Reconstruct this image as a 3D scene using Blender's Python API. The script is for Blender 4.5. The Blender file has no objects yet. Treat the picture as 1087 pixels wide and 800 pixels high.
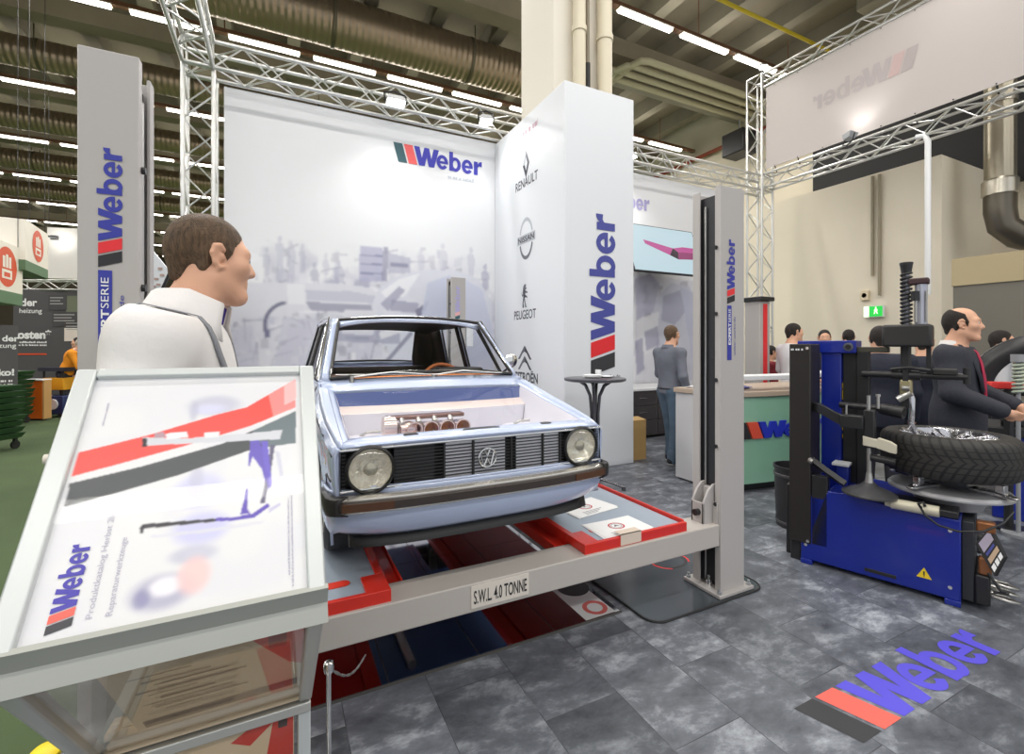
import bpy, math, random
import numpy as np
from mathutils import Matrix, Vector
PI = math.pi
random.seed(7)
rng = np.random.default_rng(11)
SC = bpy.context.scene
COL = SC.collection
R = math.radians

# ------------------------------------------------------------------ materials
def lin(c):
    return tuple((x / 12.92 if x <= .04045 else ((x + .055) / 1.055) ** 2.4) for x in c)

def rgb(r, g, b):
    return lin((r / 255., g / 255., b / 255.))

MATS = {}
def mat(name, col=(.8, .8, .8), rough=.5, metal=0., coat=0., emit=None, es=1., spec=.5, trans=0., bump=None, var=None, alpha=None):
    """plain surface; bump=(scale,strength); var=(scale,amount,stretch) mottles the base colour"""
    if name in MATS:
        return MATS[name]
    m = bpy.data.materials.new(name); m.use_nodes = True
    nt = m.node_tree; b = nt.nodes['Principled BSDF']
    b.inputs['Base Color'].default_value = (*col, 1)
    b.inputs['Roughness'].default_value = rough
    b.inputs['Metallic'].default_value = metal
    b.inputs['Coat Weight'].default_value = coat
    b.inputs['Coat Roughness'].default_value = .04
    b.inputs['Specular IOR Level'].default_value = spec
    b.inputs['Transmission Weight'].default_value = trans
    if emit:
        b.inputs['Emission Color'].default_value = (*emit, 1)
        b.inputs['Emission Strength'].default_value = es
    if bump or var:
        tc = nt.nodes.new('ShaderNodeTexCoord')
    if var:
        n = nt.nodes.new('ShaderNodeTexNoise'); n.inputs['Scale'].default_value = var[0]; n.inputs['Detail'].default_value = 5
        if len(var) > 2:
            mp = nt.nodes.new('ShaderNodeMapping'); mp.inputs['Scale'].default_value = var[2]
            nt.links.new(tc.outputs['Object'], mp.inputs['Vector']); nt.links.new(mp.outputs[0], n.inputs['Vector'])
        else:
            nt.links.new(tc.outputs['Object'], n.inputs['Vector'])
        r = nt.nodes.new('ShaderNodeValToRGB')
        a = var[1]
        r.color_ramp.elements[0].position = .3; r.color_ramp.elements[1].position = .7
        r.color_ramp.elements[0].color = (*[c * (1 - a) for c in col], 1)
        r.color_ramp.elements[1].color = (*[min(1, c * (1 + a)) for c in col], 1)
        nt.links.new(n.outputs['Fac'], r.inputs['Fac']); nt.links.new(r.outputs['Color'], b.inputs['Base Color'])
    if bump:
        n = nt.nodes.new('ShaderNodeTexNoise'); n.inputs['Scale'].default_value = bump[0]; n.inputs['Detail'].default_value = 4
        
        if len(bump) > 2:
            mp2 = nt.nodes.new('ShaderNodeMapping'); mp2.inputs['Scale'].default_value = bump[2]; nt.links.new(tc.outputs['Object'], mp2.inputs['Vector']); nt.links.new(mp2.outputs[0], n.inputs['Vector'])
        else: nt.links.new(tc.outputs['Object'], n.inputs['Vector'])
        bp = nt.nodes.new('ShaderNodeBump'); bp.inputs['Strength'].default_value = bump[1]; bp.inputs['Distance'].default_value = .02
        nt.links.new(n.outputs['Fac'], bp.inputs['Height']); nt.links.new(bp.outputs['Normal'], b.inputs['Normal'])
    m.diffuse_color = (*col, 1)
    MATS[name] = m
    return m

def glass(name, tint=(1, 1, 1), refl=1., rough=.0):
    """thin pane: clear with a Fresnel reflection"""
    if name in MATS:
        return MATS[name]
    m = bpy.data.materials.new(name); m.use_nodes = True; nt = m.node_tree
    nt.nodes.remove(nt.nodes['Principled BSDF']); out = nt.nodes['Material Output']
    t = nt.nodes.new('ShaderNodeBsdfTransparent'); t.inputs['Color'].default_value = (*tint, 1)
    g = nt.nodes.new('ShaderNodeBsdfGlossy'); g.inputs['Roughness'].default_value = rough; g.inputs['Color'].default_value = (1, 1, 1, 1)
    lw = nt.nodes.new('ShaderNodeLayerWeight'); lw.inputs['Blend'].default_value = .5
    pw = nt.nodes.new('ShaderNodeMath'); pw.operation = 'POWER'; pw.inputs[1].default_value = 5.; nt.links.new(lw.outputs['Facing'], pw.inputs[0])
    f = nt.nodes.new('ShaderNodeMath'); f.operation = 'MULTIPLY_ADD'; f.inputs[1].default_value = .955; f.inputs[2].default_value = .04; nt.links.new(pw.outputs[0], f.inputs[0])
    k = nt.nodes.new('ShaderNodeMath'); k.operation = 'MULTIPLY'; k.inputs[1].default_value = refl
    mx = nt.nodes.new('ShaderNodeMixShader')
    nt.links.new(f.outputs[0], k.inputs[0]); nt.links.new(k.outputs[0], mx.inputs[0])
    nt.links.new(t.outputs[0], mx.inputs[1]); nt.links.new(g.outputs[0], mx.inputs[2]); nt.links.new(mx.outputs[0], out.inputs['Surface'])
    MATS[name] = m
    return m

def printed(name, rough=.5, coat=0., attr='print'):
    """surface whose colour is a printed picture kept as a mesh colour attribute"""
    if name in MATS:
        return MATS[name]
    m = bpy.data.materials.new(name); m.use_nodes = True; nt = m.node_tree; b = nt.nodes['Principled BSDF']
    a = nt.nodes.new('ShaderNodeVertexColor'); a.layer_name = attr
    nt.links.new(a.outputs['Color'], b.inputs['Base Color'])
    b.inputs['Roughness'].default_value = rough; b.inputs['Coat Weight'].default_value = coat
    MATS[name] = m
    return m

# ------------------------------------------------------------------ objects
def place(o, label=None, cat=None, group=None, kind=None):
    if label: o['label'] = label
    if cat: o['category'] = cat
    if group: o['group'] = group
    if kind: o['kind'] = kind
    return o

def thing(name, label, cat, loc=(0, 0, 0), rz=0., group=None):
    o = bpy.data.objects.new(name, None); COL.objects.link(o)
    o.empty_display_size = .1
    o.location = loc; o.rotation_euler = (0, 0, rz)
    return place(o, label, cat, group)

def mtx(o):
    m = Matrix.Identity(4)
    while o is not None:
        m = Matrix.LocRotScale(o.location, o.rotation_euler.to_quaternion(), o.scale) @ m
        o = o.parent
    return m

def copy_tree(o, parent=None):
    c = o.copy(); COL.objects.link(c); c.parent = parent
    for ch in list(o.children):
        copy_tree(ch, c)
    return c

class MB:
    """collects shapes (world coordinates, or local to self.M) into ONE mesh"""
    def __init__(s, M=None):
        s.v = []; s.f = []; s.mi = []; s.M = M or Matrix.Identity(4); s.m = 0
    def add(s, vs, fs, m=None, M=None):
        k = len(s.v); T = s.M @ M if M is not None else s.M
        s.v += [tuple(T @ Vector(p)) for p in vs]
        s.f += [tuple(i + k for i in f) for f in fs]
        s.mi += [s.m if m is None else m] * len(fs)
        return s
    def box(s, a, b, m=None, M=None):
        x0, x1 = sorted((a[0], b[0])); y0, y1 = sorted((a[1], b[1])); z0, z1 = sorted((a[2], b[2]))
        vs = [(x0, y0, z0), (x1, y0, z0), (x1, y1, z0), (x0, y1, z0), (x0, y0, z1), (x1, y0, z1), (x1, y1, z1), (x0, y1, z1)]
        return s.add(vs, [(0, 3, 2, 1), (4, 5, 6, 7), (0, 1, 5, 4), (1, 2, 6, 5), (2, 3, 7, 6), (3, 0, 4, 7)], m, M)
    def cbox(s, c, d, m=None, M=None):
        return s.box([c[i] - d[i] / 2 for i in range(3)], [c[i] + d[i] / 2 for i in range(3)], m, M)
    def rings(s, rs, m=None, M=None, caps=True, closed=True, loop=False):
        n = len(rs[0]); vs = [p for r in rs for p in r]; fs = []
        L = len(rs)
        for i in range(L if loop else L - 1):
            j2 = (i + 1) % L
            for j in range(n if closed else n - 1):
                a, b = i * n + j, i * n + (j + 1) % n
                fs.append((a, b, j2 * n + (j + 1) % n, j2 * n + j))
        if caps and not loop and closed:
            fs.append(tuple(range(n - 1, -1, -1))); fs.append(tuple((L - 1) * n + j for j in range(n)))
        return s.add(vs, fs, m, M)
    def cyl(s, p0, p1, r0, r1=None, n=16, m=None, caps=True, M=None):
        r1 = r0 if r1 is None else r1
        p0 = Vector(p0); p1 = Vector(p1); d = (p1 - p0)
        q = d.to_track_quat('Z', 'Y')
        ring = lambda p, r: [tuple(p + q @ Vector((r * math.cos(2 * PI * k / n), r * math.sin(2 * PI * k / n), 0))) for k in range(n)]
        return s.rings([ring(p0, r0), ring(p1, r1)], m, M, caps)
    def tube(s, pts, r, n=8, m=None, M=None, loop=False, caps=True):
        P = [Vector(p) for p in pts]; rs = []; L = len(P)
        up = None
        for i, p in enumerate(P):
            if loop: t = P[(i + 1) % L] - P[i - 1]
            else: t = P[min(i + 1, L - 1)] - P[max(i - 1, 0)]
            t.normalize()
            if up is None:
                up = Vector((0, 0, 1)) if abs(t.z) < .9 else Vector((1, 0, 0))
            x = up.cross(t)
            if x.length < 1e-6: x = Vector((1, 0, 0)).cross(t)
            x.normalize(); up = t.cross(x).normalized()
            rr = r[i] if isinstance(r, (list, tuple)) else r
            rs.append([tuple(p + x * rr * math.cos(2 * PI * k / n) + up * rr * math.sin(2 * PI * k / n)) for k in range(n)])
        return s.rings(rs, m, M, caps, True, loop)
    def lathe(s, prof, c=(0, 0, 0), n=32, m=None, M=None, caps=True, ax='z'):
        rs = []
        for r, z in prof:
            ring = []
            for k in range(n):
                a = 2 * PI * k / n; x, y = r * math.cos(a), r * math.sin(a)
                ring.append({'z': (c[0] + x, c[1] + y, c[2] + z), 'y': (c[0] + x, c[1] + z, c[2] - y), 'x': (c[0] + z, c[1] + x, c[2] + y)}[ax])
            rs.append(ring)
        return s.rings(rs, m, M, caps)
    def prism(s, poly, d0, d1, ax='z', m=None, M=None):
        """2-D polygon extruded along ax: 'z' (x,y), 'y' (x,z), 'x' (y,z)"""
        f = {'z': lambda a, b, d: (a, b, d), 'y': lambda a, b, d: (a, d, b), 'x': lambda a, b, d: (d, a, b)}[ax]
        n = len(poly); vs = [f(a, b, d0) for a, b in poly] + [f(a, b, d1) for a, b in poly]
        fs = [tuple(range(n - 1, -1, -1)), tuple(range(n, 2 * n))] + [(i, (i + 1) % n, n + (i + 1) % n, n + i) for i in range(n)]
        return s.add(vs, fs, m, M)
    def quad(s, *p, m=None):
        return s.add(p, [tuple(range(len(p)))], m)
    def grid(s, P, m=None):
        """P[i][j] points"""
        n = len(P[0]); vs = [p for r in P for p in r]
        fs = [(i * n + j, i * n + j + 1, (i + 1) * n + j + 1, (i + 1) * n + j) for i in range(len(P) - 1) for j in range(n - 1)]
        return s.add(vs, fs, m)
    def build(s, name, m, parent=None, smooth=None, bevel=0., seg=2, local=False, fix=True, solid=None):
        me = bpy.data.meshes.new(name)
        vs = s.v
        if parent is not None and not local:
            inv = mtx(parent).inverted(); vs = [tuple(inv @ Vector(p)) for p in vs]
        me.from_pydata(vs, [], s.f)
        ms = m if isinstance(m, (list, tuple)) else [m]
        for q in ms: me.materials.append(q)
        if len(ms) > 1:
            me.polygons.foreach_set('material_index', [min(i, len(ms) - 1) for i in s.mi])
        me.update()
        if fix:
            import bmesh
            bm = bmesh.new(); bm.from_mesh(me); bmesh.ops.recalc_face_normals(bm, faces=bm.faces[:]); bm.to_mesh(me); bm.free()
        if smooth is not None:
            me.shade_smooth(); me.set_sharp_from_angle(angle=R(smooth))
        o = bpy.data.objects.new(name, me); COL.objects.link(o)
        if parent is not None: o.parent = parent
        if solid:
            md = o.modifiers.new('thick', 'SOLIDIFY'); md.thickness = solid[0]; md.offset = solid[1]
            if len(solid) > 2: md.material_offset = solid[2]; md.material_offset_rim = solid[3] if len(solid) > 3 else 0
        if bevel:
            md = o.modifiers.new('edge', 'BEVEL'); md.width = bevel; md.segments = seg; md.limit_method = 'ANGLE'; md.angle_limit = R(40)
            md.harden_normals = False
            if smooth is None:
                me.shade_smooth(); me.set_sharp_from_angle(angle=R(50))
        return o

def one(name, mb, m, label, cat, group=None, **k):
    """a thing that is one mesh"""
    return place(mb.build(name, m, **k), label, cat, group)

def struct(name, mb, m, **k):
    return place(mb.build(name, m, **k), kind='structure')

# ------------------------------------------------------------------ lettering
_txt = {}
def glyphs(t, bold=0., space=1.):
    key = (t, bold, space)
    if key not in _txt:
        cu = bpy.data.curves.new('t', 'FONT'); cu.body = t; cu.size = 1; cu.offset = bold; cu.space_character = space; cu.resolution_u = 4
        o = bpy.data.objects.new('t', cu); COL.objects.link(o)
        dg = bpy.context.evaluated_depsgraph_get()
        me = bpy.data.meshes.new_from_object(o.evaluated_get(dg))
        vs = [tuple(v.co) for v in me.vertices]; fs = [tuple(p.vertices) for p in me.polygons]
        bpy.data.objects.remove(o); bpy.data.curves.remove(cu); bpy.data.meshes.remove(me)
        x0 = min(v[0] for v in vs); x1 = max(v[0] for v in vs)
        _txt[key] = ([(v[0] - x0, v[1], 0) for v in vs], fs, x1 - x0, max(v[1] for v in vs))
    return _txt[key]

def frame(o, x, y):
    """matrix with origin o, unit axes x, y (z = x cross y is the side that is read from)"""
    x = Vector(x).normalized(); y = Vector(y).normalized(); z = x.cross(y)
    m = Matrix((x, y, z)).transposed().to_4x4(); m.translation = Vector(o)
    return m

def text(mb, t, M, cap=None, width=None, bold=0., m=None, space=1., lift=.0, centre=False, depth=0., shear=0.):
    """flat lettering: cap = height of a capital, width = whole line"""
    vs, fs, w, h = glyphs(t, bold, space)
    caph = glyphs('H', bold)[3]
    sy = cap / caph if cap else width / w
    sx = width / w if width else sy
    ox = -w * sx / 2 if centre else 0
    P = [(v[0] * sx + ox + v[1] * sy * shear, v[1] * sy, lift) for v in vs]
    if depth:
        P2 = [(p[0], p[1], lift + depth) for p in P]
        n = len(P); ed = {}
        for f in fs:
            for i in range(len(f)):
                e = (f[i], f[(i + 1) % len(f)])
                ed[e] = 1
        side = [(a, b, b + n, a + n) for a, b in ed if (b, a) not in ed]
        mb.add(P + P2, [tuple(i + n for i in f) for f in fs] + side, m, M)
    else:
        mb.add(P, fs, m, M)

def marks(mb, M, width, h, m=None, lift=0., seed=1):
    """a line of print too small to read: little blocks of uneven width"""
    g = random.Random(seed); x = 0.
    while x < width:
        w_ = min(width - x, h * g.uniform(.35, .8)); y1 = h * g.choice((.7, .7, 1.))
        mb.add([(x, 0, lift), (x + w_, 0, lift), (x + w_, y1, lift), (x, y1, lift)], [(0, 1, 2, 3)], m, M)
        x += w_ + h * (g.choice((.15, .15, .15, .6)))

def _heavy():
    """heavy letters, capital height 1: list of (slot, polygon); overlapping pieces share a colour"""
    P = []
    sl = -.34
    P.append((2, [(0, 0), (.60, 0), (.60 + sl, 1), (sl, 1)]))
    P.append((1, [(.70, 0), (1.30, 0), (1.30 + sl, 1), (.70 + sl, 1)]))
    P.append((0, [(x + 1.06, y) for x, y in ((.34, 0), (.75, 0), (.89, .50), (1.03, 0), (1.42, 0), (1.76, 1), (1.38, 1), (1.22, .42), (1.06, 1), (.72, 1), (.55, .42), (.38, 1), (0, 1))]))
    def arc(cx, cy, rx, ry, ix, iy, a0, a1, n=22):
        for i in range(n):
            p, q = a0 + (a1 - a0) * i / n, a0 + (a1 - a0) * (i + 1) / n
            P.append((0, [(cx + ix * math.cos(p), cy + iy * math.sin(p)), (cx + rx * math.cos(p), cy + ry * math.sin(p)), (cx + rx * math.cos(q), cy + ry * math.sin(q)), (cx + ix * math.cos(q), cy + iy * math.sin(q))]))
    for cx in (3.07, 4.93):
        arc(cx, .38, .42, .40, .17, .22, -.02, 2 * PI - .62)
        P.append((0, [(cx - .22, .30), (cx + .42, .30), (cx + .42, .44), (cx - .22, .44)]))
    P.append((0, [(3.58, 0), (3.86, 0), (3.86, 1.06), (3.58, 1.06)]))
    arc(4.02, .38, .42, .40, .17, .22, 0, 2 * PI, 28)
    P.append((0, [(5.44, 0), (5.74, 0), (5.74, .76), (5.44, .76)]))
    P.append((0, [(5.70, .36), (5.76, .47), (5.86, .52), (6.06, .50), (6.06, .79), (5.94, .78), (5.82, .72), (5.70, .58)]))
    return P, 6.06
HEAVY = None
def slab_logo(mb, M, length, height=None, lift=.001, mi=(0, 1, 2), depth=0.):
    """two slanted bars and heavy lettering; M: baseline origin at the left foot of the first bar. mi: blue, red, black slots"""
    global HEAVY
    HEAVY = HEAVY or _heavy()
    sx = length / HEAVY[1]; H = height or length * .165
    for n_, (k, q) in enumerate(HEAVY[0]):
        q = [(x * sx, y * H) for x, y in q]
        if depth: mb.prism(q, lift, lift + depth + n_ * 2e-5, 'z', mi[k], M)
        else: mb.add([(x, y, lift + n_ * 1.2e-5) for x, y in q], [tuple(range(len(q)))], mi[k], M)

# ------------------------------------------------------------------ printed pictures (numpy raster -> colour attribute on a grid)
class Raster:
    def __init__(s, w, h, col):
        s.w, s.h = w, h
        s.a = np.ones((h, w, 3), np.float32) * np.array(col, np.float32)
        s.y, s.x = np.mgrid[0:h, 0:w].astype(np.float32)
        s.x = (s.x + .5) / w; s.y = (s.y + .5) / h
    def blend(s, mask, col):
        mk = np.clip(mask, 0, 1)[..., None]
        s.a = s.a * (1 - mk) + np.array(col, np.float32) * mk
    def ell(s, cx, cy, rx, ry, col, al=1., soft=.15):
        d = np.sqrt(((s.x - cx) / rx) ** 2 + ((s.y - cy) / ry) ** 2)
        s.blend(np.clip((1 - d) / soft + .5, 0, 1) * al, col)
    def ring(s, cx, cy, rx, ry, wd, col, al=1., soft=.05):
        d = np.sqrt(((s.x - cx) / rx) ** 2 + ((s.y - cy) / ry) ** 2)
        s.blend(np.clip((wd - np.abs(d - 1)) / soft + .5, 0, 1) * al, col)
    def poly(s, pts, col, al=1.):
        ins = np.zeros((s.h, s.w), bool); n = len(pts)
        for i in range(n):
            (x0, y0), (x1, y1) = pts[i], pts[(i + 1) % n]
            if y0 == y1: continue
            c = ((y0 > s.y) != (y1 > s.y)) & (s.x < (x1 - x0) * (s.y - y0) / (y1 - y0) + x0)
            ins ^= c
        s.blend(ins * al, col)
    def line(s, x0, y0, x1, y1, wd, col, al=1., asp=1.):
        dx, dy = (x1 - x0) * asp, y1 - y0; L = dx * dx + dy * dy + 1e-9
        t = np.clip((((s.x - x0) * asp) * dx + (s.y - y0) * dy) / L, 0, 1)
        d = np.sqrt(((s.x - x0) * asp - t * dx) ** 2 + (s.y - y0 - t * dy) ** 2)
        s.blend(np.clip((wd - d) / (wd * .4) + .5, 0, 1) * al, col)
    def blur(s, k):
        for _ in range(k):
            for ax in (0, 1):
                p = np.concatenate([s.a.take([0], ax), s.a, s.a.take([-1], ax)], ax)
                n = s.a.shape[ax]
                s.a = (p.take(range(0, n), ax) + 2 * p.take(range(1, n + 1), ax) + p.take(range(2, n + 2), ax)) / 4
    def noise(s, nx, ny, seed=0):
        g = np.random.default_rng(seed).random((ny + 2, nx + 2)).astype(np.float32)
        fx = s.x * nx; fy = s.y * ny; ix = fx.astype(int); iy = fy.astype(int); tx = fx - ix; ty = fy - iy
        tx = tx * tx * (3 - 2 * tx); ty = ty * ty * (3 - 2 * ty)
        return (g[iy, ix] * (1 - tx) + g[iy, ix + 1] * tx) * (1 - ty) + (g[iy + 1, ix] * (1 - tx) + g[iy + 1, ix + 1] * tx) * ty

def print_sheet(name, ras, o, x, y, W, H, material, parent=None):
    """the raster as a flat grid: origin o (lower-left as read), axes x, y; W, H metres; raster y runs from the foot up"""
    h, w = ras.h, ras.w
    o = Vector(o); x = Vector(x).normalized() * W; y = Vector(y).normalized() * H
    gx, gy = np.meshgrid(np.linspace(0, 1, w + 1), np.linspace(0, 1, h + 1))
    V = np.array(o)[None] + gx.reshape(-1, 1) * np.array(x)[None] + gy.reshape(-1, 1) * np.array(y)[None]
    i = (np.arange(h)[:, None] * (w + 1) + np.arange(w)[None]).reshape(-1)
    Fq = np.stack([i, i + 1, i + w + 2, i + w + 1], 1)
    if parent is not None:
        inv = np.array(mtx(parent).inverted()); V = V @ inv[:3, :3].T + inv[:3, 3]
    me = bpy.data.meshes.new(name)
    me.vertices.add(len(V)); me.vertices.foreach_set('co', V.astype(np.float32).ravel())
    me.loops.add(Fq.size); me.loops.foreach_set('vertex_index', Fq.astype(np.int32).ravel())
    me.polygons.add(len(Fq)); me.polygons.foreach_set('loop_start', np.arange(0, Fq.size, 4, dtype=np.int32))
    me.update(calc_edges=True)
    at = me.color_attributes.new('print', 'FLOAT_COLOR', 'CORNER')
    c = np.ones((len(Fq), 4, 4), np.float32); c[..., :3] = ras.a.reshape(-1, 3)[:, None]
    at.data.foreach_set('color', c.ravel())
    me.materials.append(material)
    ob = bpy.data.objects.new(name, me); COL.objects.link(ob)
    if parent is not None: ob.parent = parent
    return ob

# ------------------------------------------------------------------ organic surfaces: smooth union of round cones / ellipsoids -> surface nets
class SDF:
    def __init__(s): s.p = []
    def cone(s, a, b, ra, rb=None, k=.02, sq=None): s.p.append(('c', np.array(a, float), np.array(b, float), ra, ra if rb is None else rb, k, sq)); return s
    def ell(s, c, r, k=.02, M=None): s.p.append(('e', np.array(c, float), np.array(r, float), M, 0, k, None)); return s
    def cut(s, c, r, k=.01, M=None): s.p.append(('x', np.array(c, float), np.array(r, float), M, 0, k, None)); return s
    def plane(s, p, n, k=.01): s.p.append(('h', np.array(p, float), np.array(n, float) / np.linalg.norm(n), None, 0, k, None)); return s
    def chain(s, pts, rs, k=.02):
        for i in range(len(pts) - 1): s.cone(pts[i], pts[i + 1], rs[i], rs[i + 1], k)
        return s
    def axes(s, h, pad=.03):
        lo = np.full(3, 9e9); hi = -lo
        for q in s.p:
            if q[0] == 'c':
                for a, r in ((q[1], q[3]), (q[2], q[4])): lo = np.minimum(lo, a - r); hi = np.maximum(hi, a + r)
            elif q[0] == 'e':
                r = max(q[2]) if q[3] is not None else q[2]
                lo = np.minimum(lo, q[1] - r); hi = np.maximum(hi, q[1] + r)
        return [np.arange(lo[i] - pad, hi[i] + pad, h) for i in range(3)]
    def mesh(s, X, Y, Z):
        D = np.full((len(X), len(Y), len(Z)), .2, np.float32)
        for q in s.p:
            k = q[5]
            if q[0] == 'h':
                d = ((X - q[1][0]) * q[2][0])[:, None, None] + ((Y - q[1][1]) * q[2][1])[None, :, None] + ((Z - q[1][2]) * q[2][2])[None, None, :]
                D = np.maximum(D, d.astype(np.float32)); continue
            if q[0] == 'c': lo = np.minimum(q[1] - q[3], q[2] - q[4]); hi = np.maximum(q[1] + q[3], q[2] + q[4])
            else:
                r = np.full(3, max(q[2])) if q[3] is not None else q[2]
                lo = q[1] - r; hi = q[1] + r
            pad = k + .03
            sl = []
            for A, l, u in zip((X, Y, Z), lo - pad, hi + pad):
                i0, i1 = np.searchsorted(A, l), np.searchsorted(A, u); sl.append(slice(i0, i1))
            x, y, z = X[sl[0]][:, None, None], Y[sl[1]][None, :, None], Z[sl[2]][None, None, :]
            sub = D[sl[0], sl[1], sl[2]]
            if sub.size == 0: continue
            if q[0] == 'c':
                a, b = q[1], q[2]; ab = b - a; L = ab @ ab + 1e-12
                t = np.clip(((x - a[0]) * ab[0] + (y - a[1]) * ab[1] + (z - a[2]) * ab[2]) / L, 0, 1)
                dx, dy, dz = x - a[0] - t * ab[0], y - a[1] - t * ab[1], z - a[2] - t * ab[2]
                d = np.sqrt(dx * dx + dy * dy + dz * dz) - (q[3] + (q[4] - q[3]) * t)
            else:
                c, r = q[1], q[2]; dx, dy, dz = x - c[0], y - c[1], z - c[2]
                if q[3] is not None:
                    m = np.array(q[3].inverted())
                    dx, dy, dz = (m[0][0] * dx + m[0][1] * dy + m[0][2] * dz, m[1][0] * dx + m[1][1] * dy + m[1][2] * dz, m[2][0] * dx + m[2][1] * dy + m[2][2] * dz)
                k0 = np.sqrt((dx / r[0]) ** 2 + (dy / r[1]) ** 2 + (dz / r[2]) ** 2)
                k1 = np.sqrt((dx / r[0] ** 2) ** 2 + (dy / r[1] ** 2) ** 2 + (dz / r[2] ** 2) ** 2) + 1e-9
                d = k0 * (k0 - 1) / k1
            if q[0] == 'x':
                h = np.clip(.5 - .5 * (sub + d) / k, 0, 1)
                D[sl[0], sl[1], sl[2]] = sub * (1 - h) + (-d) * h + k * h * (1 - h)
            else:
                h = np.clip(.5 + .5 * (sub - d) / k, 0, 1)
                D[sl[0], sl[1], sl[2]] = sub * (1 - h) + d * h - k * h * (1 - h)
        return nets(D, X, Y, Z)

def nets(D, X, Y, Z):
    S = D < 0
    n0, n1, n2 = D.shape
    cnt = np.zeros((n0 - 1, n1 - 1, n2 - 1), np.int8)
    for a in (0, 1):
        for b in (0, 1):
            for c in (0, 1):
                cnt += S[a:n0 - 1 + a, b:n1 - 1 + b, c:n2 - 1 + c]
    act = (cnt > 0) & (cnt < 8)
    I = np.argwhere(act)
    idx = np.full(act.shape, -1, np.int64); idx[act] = np.arange(len(I))
    acc = np.zeros((len(I), 3)); num = np.zeros(len(I))
    off = [(a, b, c) for a in (0, 1) for b in (0, 1) for c in (0, 1)]
    P = [X, Y, Z]
    for o1 in off:
        for ax in range(3):
            if o1[ax]: continue
            o2 = list(o1); o2[ax] = 1
            A = I + np.array(o1); B = I + np.array(o2)
            da = D[A[:, 0], A[:, 1], A[:, 2]]; db = D[B[:, 0], B[:, 1], B[:, 2]]
            m = (da < 0) != (db < 0)
            t = np.where(m, da / (da - db + 1e-12), 0)
            pa = np.stack([P[i][A[:, i]] for i in range(3)], 1); pb = np.stack([P[i][B[:, i]] for i in range(3)], 1)
            acc += np.where(m[:, None], pa + (pb - pa) * t[:, None], 0); num += m
    V = acc / np.maximum(num, 1)[:, None]
    Fs = []
    for ax in range(3):
        sh = [slice(None)] * 3; sh2 = [slice(None)] * 3
        sh[ax] = slice(0, -1); sh2[ax] = slice(1, None)
        ch = S[tuple(sh)] != S[tuple(sh2)]
        E = np.argwhere(ch)
        u, w = (ax + 1) % 3, (ax + 2) % 3
        E = E[(E[:, u] > 0) & (E[:, w] > 0) & (E[:, u] < D.shape[u] - 1) & (E[:, w] < D.shape[w] - 1)]
        if not len(E): continue
        q = []
        for du, dw in ((-1, -1), (0, -1), (0, 0), (-1, 0)):
            e = E.copy(); e[:, u] += du; e[:, w] += dw
            q.append(idx[e[:, 0], e[:, 1], e[:, 2]])
        q = np.stack(q, 1)
        ins = S[E[:, 0], E[:, 1], E[:, 2]]
        q[~ins] = q[~ins][:, ::-1]
        Fs.append(q)
    return V, np.concatenate(Fs)

def organic(name, sdf, h, m, parent=None, M=None, axes=None, relax=1, color=None):
    """M: figure space -> world"""
    X, Y, Z = axes or sdf.axes(h)
    V, Fq = sdf.mesh(X, Y, Z)
    for _ in range(relax):
        acc = np.zeros_like(V); c = np.zeros(len(V))
        for i in range(4):
            a, b = Fq[:, i], Fq[:, (i + 1) % 4]
            np.add.at(acc, a, V[b]); np.add.at(c, a, 1); np.add.at(acc, b, V[a]); np.add.at(c, b, 1)
        V = V * .5 + acc / np.maximum(c, 1)[:, None] * .5
    L = V.copy()
    T = Matrix(M) if M is not None else Matrix.Identity(4)
    if parent is not None: T = mtx(parent).inverted() @ T
    T = np.array(T); V = V @ T[:3, :3].T + T[:3, 3]
    me = bpy.data.meshes.new(name)
    me.vertices.add(len(V)); me.vertices.foreach_set('co', V.astype(np.float32).ravel())
    me.loops.add(Fq.size); me.loops.foreach_set('vertex_index', Fq.astype(np.int32).ravel())
    me.polygons.add(len(Fq)); me.polygons.foreach_set('loop_start', np.arange(0, Fq.size, 4, dtype=np.int32))
    me.update(calc_edges=True); me.validate()
    for q in (m if isinstance(m, (list, tuple)) else [m]): me.materials.append(q)
    me.shade_smooth()
    if color is not None:
        at = me.color_attributes.new('print', 'FLOAT_COLOR', 'POINT')
        c = np.ones((len(me.vertices), 4), np.float32); c[:, :3] = color(L); at.data.foreach_set('color', c.ravel())
    o = bpy.data.objects.new(name, me); COL.objects.link(o)
    if parent is not None: o.parent = parent
    return o
# ------------------------------------------------------------------ camera and view
F, CX, CY, TH, EYE = 500., 543.5, 368., R(26.4), 1.5
SN, CS = math.sin(TH), math.cos(TH)
def at(px, py, dep):
    """point seen at px, py of the 1087 x 800 frame, dep metres in front of the lens"""
    a, b = (px - CX) / F, (CY - py) / F
    return Vector(((SN + a * CS) * dep, (CS - a * SN) * dep, EYE + b * dep))
def gz(px, py, z=0.):
    return at(px, py, (z - EYE) * F / (CY - py))
def proj(p):
    d = p[0] * SN + p[1] * CS
    return (CX + F * (p[0] * CS - p[1] * SN) / d, CY - F * (p[2] - EYE) / d, d)

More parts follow.
